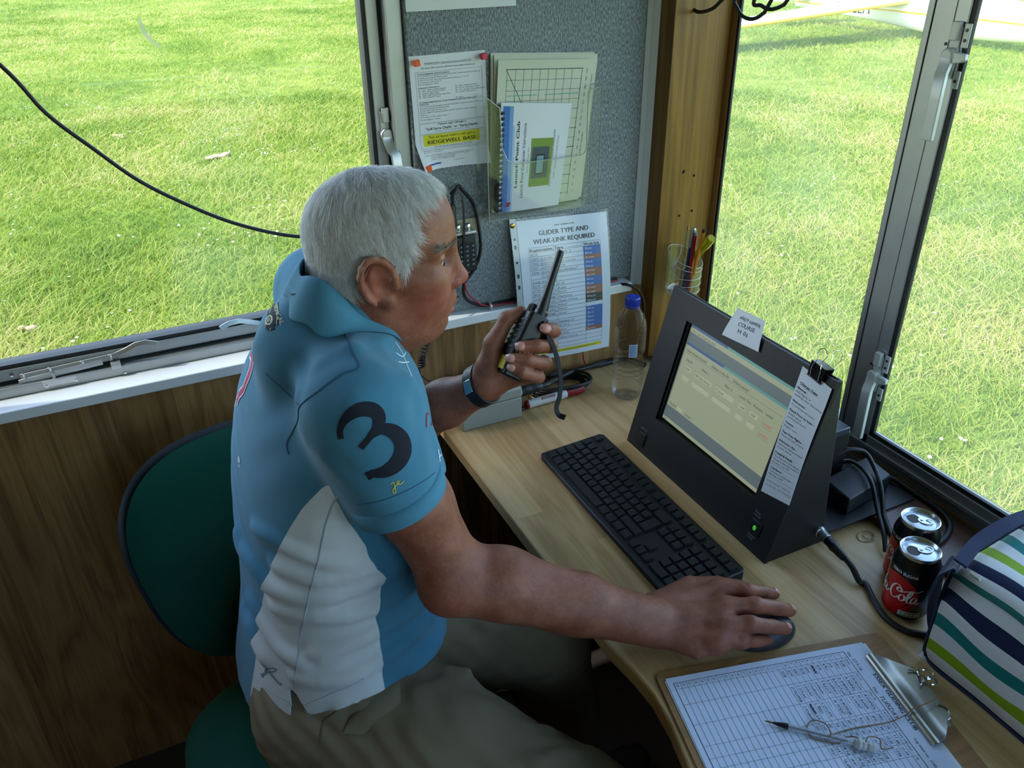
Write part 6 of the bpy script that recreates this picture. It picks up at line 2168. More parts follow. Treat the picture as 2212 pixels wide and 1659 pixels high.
for r_, z in ((0.0066, LS * 0.40), (0.0080, LS * 0.46), (0.0076, LS * 0.70), (0.0098, LS * 0.80), (0.0100, LS * 0.97), (0.0080, LS)):
    fl_.append((r_, z))
m.lathe(fl_, 8, 0, MS)
m.build('grip', t.done(g1.outputs[0]), sd, smooth=20)
MB().lathe([(0.0028, 0), (0.0028, LS * 0.41)], 10, 0, MS).build('shaft', CHROME, sd)

# ------------------------------------------------------------------ swivel chair
GREEN = NT('green_chair_fabric')
f_ = GREEN.noise(GREEN.coords(), 800, 2.0)
GREEN = GREEN.done(GREEN.bsdf(GREEN.mix(f_, srgb(3, 60, 48), srgb(8, 80, 65)), 0.9, 0, 0.2, GREEN.bump(f_, 0.3, 0.001), Sheen_Weight=0.1))
SHELL = plain('chair_shell', srgb(24, 30, 44), 0.5)
ch = thing('swivel_chair', 'green upholstered swivel chair the man is sitting on', 'chair', (0.10, 1.00, 0))
cdir = Vector((0.309, -0.951, 0)).normalized()              # way the chair faces
cper = Vector((0.951, 0.309, 0))
CB = Vector((0.058, 1.214, 0.440))                        # foot of the back rest
bm_ = frame(CB, cper, Vector((-0.20 * cdir.x, -0.20 * cdir.y, 1)))
def pad(outline, depth, bow, name, mat_, back=0.0, puff=0.012, cup=0.0):
    nr_, n = 9, len(outline)
    cx_ = sum(p[0] for p in outline) / n; cy_ = sum(p[1] for p in outline) / n
    vs, fs = [], []
    for side in (1, -1):
        for j in range(nr_ + 1):
            t_ = j / nr_
            for x, y in outline:
                xx, yy = cx_ + (x - cx_) * t_, cy_ + (y - cy_) * t_
                z = side * depth * (1 - t_ ** 6) ** 0.5 + (puff * (1 - t_ * t_) if side > 0 else 0) + cup * (xx * xx) - back
                vs.append((xx, yy, z))
    w_ = (nr_ + 1) * n
    for s_ in (0, 1):
        for j in range(nr_):
            for k in range(n):
                a, b = s_ * w_ + j * n + k, s_ * w_ + j * n + (k + 1) % n
                q = (a, a + n, b + n, b)
                fs.append(q if s_ == 0 else q[::-1])
    for k in range(n):
        a, b = nr_ * n + k, nr_ * n + (k + 1) % n
        fs.append((a, w_ + a, w_ + b, b))
    return vs, fs
ol = [(0.13 * math.cos(a) * (1), 0) for a in (0,)]
back_ol = []
for k in range(64):
    a = 2 * math.pi * k / 64
    ca_, sa_ = math.cos(a), math.sin(a)
    e = 2.6
    x = math.copysign(abs(ca_) ** (2 / e), ca_)
    y = math.copysign(abs(sa_) ** (2 / e), sa_)
    w_ = 0.145 + 0.060 * (y * 0.5 + 0.5)
    back_ol.append((w_ * x, 0.216 + 0.216 * y))
vs, fs = pad(back_ol, 0.020, 0, 'b', None, 0, 0.016, 0.9)
m = MB(); m.add(vs, fs, 0, bm_)
m.build('backrest', GREEN, ch)
vs, fs = pad([(x * 1.03, 0.216 + (y - 0.216) * 1.02) for x, y in back_ol], 0.014, 0, 'b', None, 0.022, 0.0, 0.9)
m = MB(); m.add(vs, fs, 0, bm_)
m.build('back_shell', SHELL, ch)
seat_ol = []
for k in range(64):
    a = 2 * math.pi * k / 64
    e = 3.2
    seat_ol.append((0.235 * math.copysign(abs(math.cos(a)) ** (2 / e), math.cos(a)), 0.225 * math.copysign(abs(math.sin(a)) ** (2 / e), math.sin(a))))
sc_ = CB + cdir * 0.235
sm_ = frame((sc_.x, sc_.y, 0.402), cper, -cdir)
if sm_.col[2].z < 0:
    sm_ = frame((sc_.x, sc_.y, 0.402), cper, cdir)
vs, fs = pad(seat_ol, 0.030, 0, 's', None, 0, 0.014, 0.0)
m = MB(); m.add(vs, fs, 0, sm_)
m.build('seat', GREEN, ch)
vs, fs = pad([(x * 1.02, y * 1.02) for x, y in seat_ol], 0.014, 0, 's', None, 0.030, 0.0, 0.0)
m = MB(); m.add(vs, fs, 0, sm_)
m.build('seat_pan', SHELL, ch)
m = MB()
b0 = CB - cdir * 0.035
m.sweep(smooth_path([(sc_.x, sc_.y, 0.355), tuple(Vector((CB.x, CB.y, 0.355)) + cdir * 0.05), tuple(Vector((b0.x, b0.y, 0.44)) - cdir * 0.01), tuple(Vector((b0.x, b0.y, 0.62)) - cdir * 0.02)], 6), [(-0.025, -0.004), (0.025, -0.004), (0.025, 0.004), (-0.025, 0.004)])
m.build('back_bracket', SHELL, ch, bevel=0.001)
m = MB().lathe([(0.028, 0.10), (0.028, 0.24), (0.016, 0.245), (0.016, 0.36)], 20, 0, Matrix.Translation((sc_.x, sc_.y, 0)))
m.build('gas_lift', BLACK_PL, ch)
for k in range(5):
    a = 2 * math.pi * k / 5 + 0.4
    e_ = Vector((sc_.x + 0.28 * math.cos(a), sc_.y + 0.28 * math.sin(a), 0.075))
    m = MB()
    m.sweep([(sc_.x, sc_.y, 0.115), tuple(e_)], [(-0.018, -0.014), (0.018, -0.014), (0.018, 0.014), (-0.018, 0.014)], scale=[1.1, 0.7])
    lg = m.build('leg', BLACK_PL, ch, bevel=0.004)
    m = MB()
    for s_ in (-1, 1):
        m.lathe([(0.0, -0.008), (0.024, -0.008), (0.026, 0), (0.024, 0.008), (0, 0.008)], 20, 0, Matrix.Translation((e_.x, e_.y, 0.027)) @ Matrix.Rotation(a, 4, 'Z') @ Matrix.Rotation(math.pi / 2, 4, 'X') @ Matrix.Translation((0, 0, 0.012 * s_)))
    m.tube([(e_.x, e_.y, 0.027), (e_.x, e_.y, 0.08)], 0.006, 8)
    m.build('caster', BLACK_PL, lg)

# ------------------------------------------------------------------ the man
man = thing('person', 'seated grey haired man in a blue and white polo shirt speaking into a handheld radio', 'person', (0.10, 1.0, 0.0))

t = NT('skin')
v = t.coords()
n1 = t.noise(v, 38, 4.0, 0.6)
n2 = t.noise(v, 260, 3.0, 0.6)
n3 = t.noise(v, 12, 3.0, 0.5)
ff = t.math('ADD', t.math('MULTIPLY', n1, 0.55), t.math('ADD', t.math('MULTIPLY', n2, 0.25), t.math('MULTIPLY', n3, 0.3)))
col = t.ramp(ff, [(0.36, srgb(110, 62, 45)), (0.55, srgb(136, 83, 62)), (0.74, srgb(160, 106, 83))])
at = t.n('ShaderNodeAttribute'); at.attribute_name = 'flush'
col = t.mix(t.math('MULTIPLY', at.outputs['Fac'], 0.5), col, srgb(178, 84, 72))
at2 = t.n('ShaderNodeAttribute'); at2.attribute_name = 'lip'
col = t.mix(t.math('MULTIPLY', at2.outputs['Fac'], 0.7), col, srgb(158, 84, 80))
at3 = t.n('ShaderNodeAttribute'); at3.attribute_name = 'scalp'
col = t.mix(t.math('MULTIPLY', at3.outputs['Fac'], 0.7), col, srgb(206, 172, 158))
SKIN = t.done(t.bsdf(col, 0.52, 0, 0.35, t.bump(t.math('ADD', t.math('MULTIPLY', n2, 0.7), t.math('MULTIPLY', n1, 0.6)), 0.22, 0.002),
                     Subsurface_Weight=0.12, Subsurface_Radius=(0.012, 0.004, 0.002)))

# joints
RS, RE, RW = np.array([0.200, 0.845, 1.112]), np.array([0.281, 0.782, 0.872]), np.array([0.541, 0.674, 0.766])
LS, LE, LW = np.array([0.245, 1.205, 1.125]), np.array([0.335, 1.195, 0.850]), np.array((0.4428,1.0360,0.9869))
NECK0 = np.array([0.232, 1.015, 1.118])
HC = np.array([0.290, 1.000, 1.236])                       # middle of the head between the ears
pitch, yaw_h = math.radians(3), math.radians(-20)
hx_ = np.array([math.cos(pitch) * math.cos(yaw_h), math.cos(pitch) * math.sin(yaw_h), -math.sin(pitch)])
hy_ = np.array([-math.sin(yaw_h), math.cos(yaw_h), 0.0])
hz_ = np.cross(hx_, hy_)
HR = np.stack([hx_, hy_, hz_])
HS = 0.93
H = lambda x, y, z: HC + (np.array([x, y, z]) * HS) @ HR
toH = lambda p: ((p - HC) @ HR.T) / HS

B = Field()
# torso core under the shirt, hips and legs
B.chain([(0.205, 1.02, 1.08), (0.175, 1.02, 0.95), (0.150, 1.01, 0.78), (0.105, 1.0, 0.60)], [0.080, 0.085, 0.090, 0.10], k=0.03)
B.cap(RS, LS, 0.055, 0.055, k=0.05)
HIPR, HIPL = np.array([0.105, 0.915, 0.555]), np.array([0.135, 1.085, 0.555])
KNR, KNL = np.array([0.385, 0.595, 0.530]), np.array([0.478, 0.895, 0.550])
ANR, ANL = np.array([0.480, 0.560, 0.115]), np.array([0.560, 0.930, 0.115])
for hp_, kn, an in ((HIPR, KNR, ANR), (HIPL, KNL, ANL)):
    B.cap(hp_, kn, 0.070, 0.052, k=0.03)
    B.cap(kn, an, 0.050, 0.034, k=0.02)
# neck
B.cap(NECK0, H(-0.022, 0, -0.035), 0.066, 0.060, k=0.03)
B.cap(NECK0 + np.array([-0.022, 0, 0.01]), H(-0.045, 0, -0.030), 0.058, 0.054, k=0.03)
B.cap(NECK0 + np.array([0.015, 0, -0.005]), H(-0.002, 0, -0.070), 0.055, 0.050, k=0.03)
# head
rot = HR
def hell(c, r, k=0.015, op='u', ry=0.0, rz=0.0, rx=0.0):
    R_ = np.eye(3)
    if ry:
        c_, s_ = math.cos(ry), math.sin(ry); R_ = np.array([[c_, 0, -s_], [0, 1, 0], [s_, 0, c_]]) @ R_
    if rz:
        c_, s_ = math.cos(rz), math.sin(rz); R_ = np.array([[c_, s_, 0], [-s_, c_, 0], [0, 0, 1]]) @ R_
    if rx:
        c_, s_ = math.cos(rx), math.sin(rx); R_ = np.array([[1, 0, 0], [0, c_, s_], [0, -s_, c_]]) @ R_
    B.ell(H(*c), np.array(r) * HS, R_ @ rot, k, op)
def hcap(a, b, ra, rb=None, k=0.012, op='u'):
    B.cap(H(*a), H(*b), ra * HS, (ra if rb is None else rb) * HS, k, op)
hell((-0.008, 0, 0.040), (0.097, 0.077, 0.086), 0.03)
hell((0.040, 0, 0.055), (0.056, 0.062, 0.060), 0.03)
hell((0.034, 0, -0.025), (0.062, 0.063, 0.078), 0.03)
for s_ in (-1, 1):
    hcap((0.000, 0.054 * s_, -0.055), (0.054, 0.024 * s_, -0.092), 0.024, 0.018, 0.03)
    hell((0.058, 0.042 * s_, -0.028), (0.030, 0.024, 0.034), 0.025)
    hcap((0.083, 0.012 * s_, 0.036), (0.068, 0.050 * s_, 0.034), 0.012, 0.010, 0.016)
    hcap((0.062, 0.056 * s_, -0.006), (0.015, 0.068 * s_, -0.004), 0.012, 0.010, 0.02)
hell((0.064, 0, -0.092), (0.023, 0.026, 0.020), 0.022)
hell((0.070, 0, -0.060), (0.026, 0.036, 0.030), 0.02)
hell((0.026, 0, -0.090), (0.042, 0.050, 0.026), 0.03)         # soft underside of the jaw
hell((0.004, 0, -0.096), (0.040, 0.048, 0.032), 0.03)
for s_ in (-1, 1):
    hell((0.0925, 0.033 * s_, 0.014), (0.0185, 0.021, 0.0135), 0.012, 's')
    hell((0.0715, 0.031 * s_, 0.013), (0.0130, 0.0150, 0.0125), 0.006)           # ball and lids
    hell((0.0725, 0.032 * s_, 0.020), (0.0135, 0.0165, 0.0075), 0.006, ry=0.15)
    hell((0.0750, 0.033 * s_, 0.0015), (0.0100, 0.0150, 0.0050), 0.006)
    hcap((0.0868, 0.021 * s_, 0.0120), (0.0800, 0.046 * s_, 0.0095), 0.0021, 0.0014, 0.003, 's')
    hcap((0.0890, 0.020 * s_, 0.0240), (0.0800, 0.050 * s_, 0.0230), 0.0024, 0.0018, 0.004, 's')   # lid slit
    hcap((0.082, 0.026 * s_, -0.008), (0.072, 0.046 * s_, -0.014), 0.0032, 0.0022, 0.006, 's')      # bag below the eye
# nose
hcap((0.089, 0, 0.026), (0.1055, 0, -0.016), 0.0085, 0.0100, 0.014)
hell((0.1090, 0, -0.0235), (0.0120, 0.0120, 0.0110), 0.008)
for s_ in (-1, 1):
    hell((0.0985, 0.0125 * s_, -0.0285), (0.0115, 0.0080, 0.0090), 0.006)
    hcap((0.1050, 0.0065 * s_, -0.0365), (0.0970, 0.0085 * s_, -0.0315), 0.0030, 0.0035, 0.003, 's')
    hcap((0.090, 0.022 * s_, -0.030), (0.080, 0.032 * s_, -0.062), 0.0020, 0.0016, 0.007, 's')      # fold from nose to mouth
mx0 = -0.0065
hcap((0.0925 + mx0, 0, -0.044), (0.1005 + mx0, 0, -0.057), 0.0110, 0.0085, 0.012)
# lips
for q_ in (-1, 1):
    hcap((0.0930 + mx0, 0.020 * q_, -0.0655), (0.1020 + mx0, 0, -0.0615), 0.0042, 0.0052, 0.006)
    hcap((0.0915 + mx0, 0.018 * q_, -0.0720), (0.1000 + mx0, 0, -0.0755), 0.0044, 0.0062, 0.006)
    hcap((0.0940 + mx0, 0.024 * q_, -0.0695), (0.1075 + mx0, 0, -0.0688), 0.0015, 0.0020, 0.003, 's')
hcap((0.0990 + mx0, -0.014, -0.0840), (0.0990 + mx0, 0.014, -0.0840), 0.0030, 0.0030, 0.008, 's')
# ears: shell, rim, hollow, lobe
for s_ in (-1, 1):
    tilt = 0.40 * s_
    ex = 0.009
    hell((-0.012 + ex, 0.0810 * s_, 0.002), (0.0225, 0.0100, 0.0335), 0.008, ry=0.20, rz=-tilt)
    rimp = []
    for k in range(11):
        a = math.radians(-62 + 26 * k)
        x = -0.0125 + ex - 0.0225 * math.cos(a)
        z = 0.003 + 0.0335 * math.sin(a)
        x2 = x - 0.16 * z
        y = 0.0900 + 0.40 * (-(x2 - ex + 0.012)) * 0.9
        rimp.append((x2, s_ * max(0.0755, y), z))
    for a, b in zip(rimp[:-1], rimp[1:]):
        hcap(a, b, 0.0044, 0.0044, 0.004)
    hell((-0.0060 + ex, 0.0970 * s_, -0.0020), (0.0120, 0.0140, 0.0165), 0.004, 's', ry=0.2, rz=-tilt)
    hell((-0.0130 + ex, 0.1000 * s_, 0.0165), (0.0100, 0.0110, 0.0110), 0.004, 's', ry=0.3, rz=-tilt)
    hell((-0.0010 + ex, 0.0800 * s_, -0.0300), (0.0090, 0.0065, 0.0100), 0.006)
    hell((0.0075 + ex, 0.0810 * s_, -0.0020), (0.0045, 0.0050, 0.0080), 0.004)
# right arm
B.chain([RS, RS + 0.55 * (RE - RS), RE], [0.050, 0.0475, 0.043], k=0.02)
B.ell(RE + np.array([-0.018, -0.014, -0.014]), (0.027, 0.028, 0.027), None, 0.02)
fd = RW - RE
B.chain([RE, RE + 0.25 * fd + np.array([0, 0.004, 0.003]), RE + 0.62 * fd, RW], [0.043, 0.0435, 0.0380, 0.0290], k=0.02)
B.cap(RE + np.array([-0.008, -0.012, -0.012]), RE + 0.55 * fd + np.array([0, -0.008, -0.008]), 0.034, 0.031, k=0.02)
B.cap(RE + 0.5 * fd + np.array([0, -0.006, -0.008]), RW + np.array([-0.01, -0.014, -0.004]), 0.030, 0.022, k=0.02)
B.cap(RW + np.array([-0.02, 0.012, 0.002]), RW + np.array([0.006, 0.014, 0.0]), 0.022, 0.021, k=0.015)
# right hand flat over the mouse
rk = [np.array(p) for p in ((0.6565,0.6783,0.7720), (0.6365,0.6433,0.7760), (0.6164,0.6194,0.7720), (0.5989,0.6075,0.7620))]
rp = [np.array(p) for p in ((0.6840,0.6547,0.7760), (0.6740,0.6243,0.7790), (0.6487,0.6021,0.7740), (0.6306,0.5962,0.7560))]
rd_ = [np.array(p) for p in ((0.7143,0.6515,0.7640), (0.7095,0.6185,0.7640), (0.6832,0.5954,0.7600), (0.6622,0.5961,0.7420))]
rt = [np.array(p) for p in ((0.7380,0.6518,0.7500), (0.7386,0.6181,0.7460), (0.7105,0.5951,0.7440), (0.6860,0.5966,0.7330))]
W0 = RW + np.array([0.004, 0, 0.0])
for i, (a, r_) in enumerate(zip(rk, (0.0150, 0.0152, 0.0148, 0.0142))):
    off = np.array([0.0, 0.018 - 0.012 * i, -0.002])
    B.cap(W0 + off, a + np.array([0, 0, -0.006]), 0.0195, r_ + 0.0008, k=0.007)
B.cap(W0 + np.array([-0.006, -0.014, -0.006]), rk[3] + np.array([-0.030, 0.008, -0.012]), 0.019, 0.013, k=0.012)
B.cap(rk[0] + np.array([-0.01, 0, -0.014]), rk[3] + np.array([-0.01, 0.003, -0.010]), 0.011, 0.010, k=0.008)
B.cap(W0 + np.array([0.012, 0.028, -0.006]), np.array((0.6276,0.7112,0.7600)), 0.019, 0.016, k=0.015)
th = [np.array(p) for p in ((0.6276,0.7112,0.7600), (0.6731,0.7046,0.7520), (0.7110,0.6932,0.7420))]
B.chain(th, [0.0160, 0.0120, 0.0095], k=0.004)
FR = ((0.0126, 0.0110, 0.0102, 0.0086), (0.0130, 0.0116, 0.0108, 0.0092), (0.0128, 0.0114, 0.0104, 0.0090), (0.0112, 0.0098, 0.0090, 0.0078))
for i in range(4):
    B.cap(rk[i], rp[i], FR[i][0], FR[i][1], k=0.005)
    B.cap(rp[i], rd_[i], FR[i][1], FR[i][2], k=0.003)
    B.cap(rd_[i], rt[i], FR[i][2], FR[i][3], k=0.003)
    B.ell(rp[i] + np.array([0, 0, 0.0010]), (0.0112, 0.0112, 0.0108), None, 0.006)
    B.ell(rk[i] + np.array([-0.002, 0, 0.0005]), (0.015, 0.0120, 0.0105), None, 0.016)
    d_ = (rp[i] - rk[i]) / np.linalg.norm(rp[i] - rk[i])
    for o_ in ((-0.0022, 0.0022) if i < 2 else ()):
        c_ = rp[i] + d_ * o_ + np.array([0, 0, FR[i][1] + 0.0024])
        B.cap(c_ + np.array([0, 0.007, -0.001]), c_ + np.array([0, -0.007, -0.001]), 0.0012, k=0.002, op='s')
# left arm, raised
B.chain([LS, LS + 0.55 * (LE - LS), LE], [0.054, 0.050, 0.042], k=0.02)
fl_ = LW - LE
B.chain([LE, LE + 0.25 * fl_, LE + 0.62 * fl_, LW], [0.043, 0.046, 0.0375, 0.0285], k=0.02)
# left hand round the radio
lw1 = np.array((0.4634,1.0377,1.0093))
lk = [np.array(p) for p in ((0.5413,1.0426,1.0581), (0.5316,1.0364,1.0368), (0.5163,1.0291,1.0156), (0.4962,1.0219,0.9989))]
lp = [np.array(p) for p in ((0.5512,1.0042,1.0733), (0.5384,0.9919,1.0561), (0.5242,0.9814,1.0347), (0.5085,0.9740,1.0170))]
ld_ = [np.array(p) for p in ((0.5351,0.9881,1.0861), (0.5086,0.9795,1.0686), (0.4899,0.9734,1.0507), (0.4780,0.9683,1.0355))]
lt = [np.array(p) for p in ((0.5250,0.9871,1.0911), (0.4849,0.9866,1.0700), (0.4670,0.9834,1.0554), (0.4654,0.9772,1.0422))]
for i, a in enumerate(lk):
    B.cap(LW + (lw1 - LW) * 0.4, a, 0.0240, 0.0130, k=0.014)
B.cap(lk[0] + (lw1 - lk[0]) * 0.15, lk[3] + (lw1 - lk[3]) * 0.15, 0.0125, 0.0125, k=0.014)
B.cap(lw1 + (lk[3] - lw1) * 0.3, lp[3] + (lw1 - lp[3]) * 0.25, 0.0200, 0.0130, k=0.016)     # heel of the hand
FL_ = ((0.0118, 0.0104, 0.0098, 0.0084), (0.0120, 0.0108, 0.0100, 0.0086), (0.0116, 0.0104, 0.0096, 0.0084), (0.0104, 0.0096, 0.0086, 0.0074))
for i in range(4):
    B.cap(lk[i], lp[i], FL_[i][0], FL_[i][1], k=0.004)
    B.cap(lp[i], ld_[i], FL_[i][1], FL_[i][2], k=0.0045)
    B.cap(ld_[i], lt[i], FL_[i][2], FL_[i][3], k=0.0035)
lth = [np.array(p) for p in ((0.4505,1.0296,1.0231), (0.4617,1.0349,1.0584), (0.4864,1.0392,1.0922), (0.5082,1.0317,1.1048))]
B.chain([lw1 + (lth[0] - lw1) * 0.5] + lth, [0.0220, 0.0190, 0.0150, 0.0112, 0.0086], k=0.006)
B.cap(lth[0], lk[0] + (lw1 - lk[0]) * 0.3, 0.0140, 0.0110, k=0.015)
B.cap(lth[1] + (lth[2] - lth[1]) * 0.98, lth[2], 0.0116, 0.0116, k=0.004)

BV, BQ = B.mesh(0.0026)
L_ = toH(BV)
flush = np.exp(-(((L_[:, 0] - 0.106) / 0.022) ** 2 + (L_[:, 1] / 0.022) ** 2 + ((L_[:, 2] + 0.028) / 0.022) ** 2))
for s_ in (-1, 1):
    flush += 0.8 * np.exp(-(((L_[:, 0] - 0.058) / 0.035) ** 2 + ((L_[:, 1] - 0.060 * s_) / 0.030) ** 2 + ((L_[:, 2] + 0.040) / 0.030) ** 2))
    flush += 0.8 * np.exp(-(((L_[:, 0] + 0.014) / 0.02) ** 2 + ((L_[:, 1] - 0.085 * s_) / 0.014) ** 2 + ((L_[:, 2] - 0.002) / 0.035) ** 2))
flush += 0.7 * np.exp(-(np.linalg.norm(BV - RE - np.array([-0.02, -0.02, -0.02]), axis=1) / 0.030) ** 2)
for k_ in rk + rp:
    flush += 0.35 * np.exp(-(np.linalg.norm(BV - k_, axis=1) / 0.012) ** 2)
lip = np.exp(-(((L_[:, 0] - 0.093) / 0.011) ** 2 + (L_[:, 1] / 0.021) ** 2 + ((L_[:, 2] + 0.0695) / 0.0085) ** 4))
def hair_edge(P):
    """positive inside the hair, in head space (metres from the hairline, roughly)"""
    x, y, z = P[:, 0], np.abs(P[:, 1]), P[:, 2]
    front = z - np.interp(x, [-0.12, -0.060, -0.045, -0.034, -0.020, 0.004, 0.012, 0.022, 0.034, 0.038, 0.042, 0.058, 0.078],
                             [-0.010, -0.020, -0.030, -0.004, 0.036, 0.038, 0.034, 0.016, 0.012, 0.054, 0.090, 0.106, 0.114])
    fr2 = z - np.interp(x, [-0.12, -0.06, -0.02, 0.03, 0.055, 0.080, 0.10], [-0.010, -0.018, 0.02, 0.098, 0.107, 0.112, 0.122])
    w_ = np.clip((y - 0.035) / 0.02, 0, 1)
    return np.minimum(front * w_ + fr2 * (1 - w_), 0.05)
scalp = np.clip(hair_edge(L_) / 0.006, 0, 1) * (L_[:, 2] > -0.092) * (np.linalg.norm(L_, axis=1) < 0.150) * (L_[:, 0] > -0.13)
body = grid_mesh('body', BV, BQ, SKIN, man, {'flush': np.clip(flush, 0, 1), 'lip': lip, 'scalp': scalp}, relax=1)
bme = body.data
bvh = BVHTree.FromPolygons([tuple(v) for v in BV], [tuple(q) for q in BQ])

# nails
NAIL = plain('finger_nail', srgb(206, 150, 134), 0.3, mottled=0.05)
def nail(tip, base, normal, w_, name='finger_nail'):
    tip, base, nrm = Vector(tip), Vector(base), Vector(normal).normalized()
    d = (tip - base).normalized()
    nrm = (nrm - d * nrm.dot(d)).normalized()
    sd_ = d.cross(nrm)
    c = tip + d * 0.001
    mb = MB()
    vs, fs = [], []
    for j in range(7):
        for k in range(7):
            a, b = (j / 6 - 0.5) * 2, (k / 6 - 0.5) * 2
            px, py = a * w_ * math.sqrt(1 - 0.35 * b * b), b * w_ * 1.15 * math.sqrt(max(0, 1 - 0.25 * a * a))
            o_ = c + sd_ * px + d * py + nrm * 0.02
            hit = bvh.ray_cast(o_, -nrm, 0.04)
            p = (hit[0] + nrm * (0.0011 - 0.0004 * (a * a + b * b))) if hit[0] is not None else c + sd_ * px + d * py
            vs.append(p)
    for j in range(6):
        for k in range(6):
            q = j * 7 + k
            fs.append((q, q + 7, q + 8, q + 1))
    mb.add(vs, fs)
    return mb.build(name, NAIL, man, smooth=70)
for i in range(4):
    nail(rt[i], rd_[i], (0.15, 0, 1), FR[i][3] * 0.78)
tow = Vector((0, 0, 1.627)) - Vector(lt[1])
for i in range(4):
    nail(lt[i] + (lt[i] - ld_[i]) * 0.05, ld_[i], tow + Vector((-0.2, 0, 0.1)), FL_[i][3] * 0.72)

# eyes
for s_ in (-1, 1):
    c_ = H(0.0735, 0.0315 * s_, 0.0118)
    mb = MB().ball(tuple(c_), 0.0118 * HS, 0, 24, 16)
    eye = mb.build('eye', plain('eye_white', srgb(176, 164, 152), 0.2, mottled=0.04), man)
    d_ = Vector(H(1.0, 0.0315 * s_ + 0.02, -0.12) - H(0, 0.0315 * s_, 0)).normalized()
    mb = MB().lathe([(0.0058, 0.0), (0.0054, 0.0010), (0, 0.0016)], 20, 0, along(tuple(Vector(c_) + d_ * 0.0106), tuple(Vector(c_) + d_ * 0.02)))
    mb.build('iris', plain('iris_grey_blue', srgb(70, 84, 92), 0.15), eye)

# ---- hair: thousands of short strands on the scalp
t = NT('grey_hair')
hi = t.n('ShaderNodeHairInfo')
colr = t.ramp(hi.outputs['Random'], [(0.0, srgb(170, 168, 164)), (0.2, srgb(222, 220, 218)), (0.6, srgb(250, 250, 250)), (1.0, srgb(255, 255, 255))])
hb = t.bsdf(colr, 0.5, 0, 0.5)
tl = t.n('ShaderNodeBsdfTranslucent')
t.link(colr, tl.inputs[0])
mx = t.n('ShaderNodeMixShader'); mx.inputs[0].default_value = 0.4
t.link(hb, mx.inputs[1]); t.link(tl.outputs[0], mx.inputs[2])
HAIRM = t.done(mx.outputs[0])
co = BV
mask = (scalp > 0.3) & (np.abs(L_[:, 1]) < 0.0815 + 0.0) & ~((np.abs(L_[:, 1]) > 0.0755) & (L_[:, 0] > -0.045) & (L_[:, 0] < 0.004) & (L_[:, 2] < 0.034))
vn = np.zeros_like(BV)
fa = np.cross(BV[BQ[:, 2]] - BV[BQ[:, 0]], BV[BQ[:, 3]] - BV[BQ[:, 1]])
for j in range(4):
    np.add.at(vn, BQ[:, j], fa)
vn /= np.maximum(np.linalg.norm(vn, axis=1), 1e-12)[:, None]
if (vn[mask] * (BV[mask] - HC)).sum() < 0:
    vn = -vn
cand = np.nonzero(mask)[0]
def strands(name, idx, n, lmin, lmax, lift, mat_, flow, jit=0.3, rad=0.00021, K=6, droop=0.0):
    pick = rng.choice(idx, n)
    p0 = BV[pick] + rng.normal(0, 0.0012, (n, 3))
    nn = vn[pick]
    d = flow(L_[pick]) @ HR
    d = d + rng.normal(0, jit, (n, 3))
    d = d - nn * (d * nn).sum(1)[:, None]
    d /= np.maximum(np.linalg.norm(d, axis=1), 1e-9)[:, None]
    ln_ = rng.uniform(lmin, lmax, n)
    Pt = np.zeros((n, K, 3), np.float32)
    for k in range(K):
        s_ = k / (K - 1)
        out = lift * (1 - (1 - s_) ** 2) * 0.9
        # bend along the round of the head
        curv = ln_[:, None] ** 2 * s_ ** 2 * 0.5 / 0.085
        Pt[:, k] = p0 + d * (ln_ * s_)[:, None] + nn * (0.0005 + out) - nn * curv * 0.85
    hc_ = bpy.data.hair_curves.new(name)
    hc_.add_curves([K] * n)
    hc_.attributes['position'].data.foreach_set('vector', Pt.ravel())
    rr = hc_.attributes.get('radius') or hc_.attributes.new('radius', 'FLOAT', 'POINT')
    prof_ = np.array([1.0, 1.0, 0.95, 0.85, 0.65, 0.3])[:K] if K == 6 else np.linspace(1, 0.3, K)
    rr.data.foreach_set('value', (np.ones((n, 1)) * rad * prof_[None]).astype(np.float32).ravel())
    hc_.materials.append(mat_)
    o = bpy.data.objects.new(name, hc_)
    COL.objects.link(o)
    o.parent = man
    o.matrix_parent_inverse = world_of(man).inverted()
    return o
def flow_hair(P):
    w_ = np.array([-0.050, 0.01, 0.125])
    d = P - w_
    d[:, 2] *= 1.0
    d[:, 2] -= 0.03
    side = (np.abs(P[:, 1]) > 0.045)
    d[:, 0] += np.where(side & (P[:, 0] > -0.02), 0.00, 0.0)
    # top hair falls forward and towards the near side, temples brush back a little
    d[:, 1] += np.where(P[:, 2] > 0.07, -0.05, 0.0)
    d[:, 0] += np.where(side & (P[:, 0] > 0.0) & (P[:, 2] < 0.06), -0.05, 0.0)
    clump = np.sin(P[:, 0] * 210 + np.sin(P[:, 2] * 160) * 2) * 0.02
    d[:, 0] += clump
    d[:, 1] += np.sin(P[:, 1] * 190 + P[:, 2] * 150) * 0.015
    wav = np.stack([np.sin(P[:, 2] * 75 + 4 * np.sin(P[:, 0] * 60)), np.sin(P[:, 0] * 90 + 5 * np.sin(P[:, 2] * 55)), np.sin(P[:, 0] * 70 - P[:, 1] * 60)], 1)
    d = d / np.linalg.norm(d, axis=1)[:, None] + 0.33 * wav + 0.16 * np.sin(P @ np.array([[310., 170, 90], [120, 330, 210], [260, 90, 300]]) )
    return d / np.linalg.norm(d, axis=1)[:, None]
hair = strands('hair', cand, 62000, 0.014, 0.032, 0.0045, HAIRM, flow_hair, 0.13, 0.00013)
t = NT('brow_hair')
hi = t.n('ShaderNodeHairInfo')
BROW = t.done(t.bsdf(t.ramp(hi.outputs['Random'], [(0, srgb(84, 72, 62)), (1, srgb(150, 138, 124))]), 0.6))
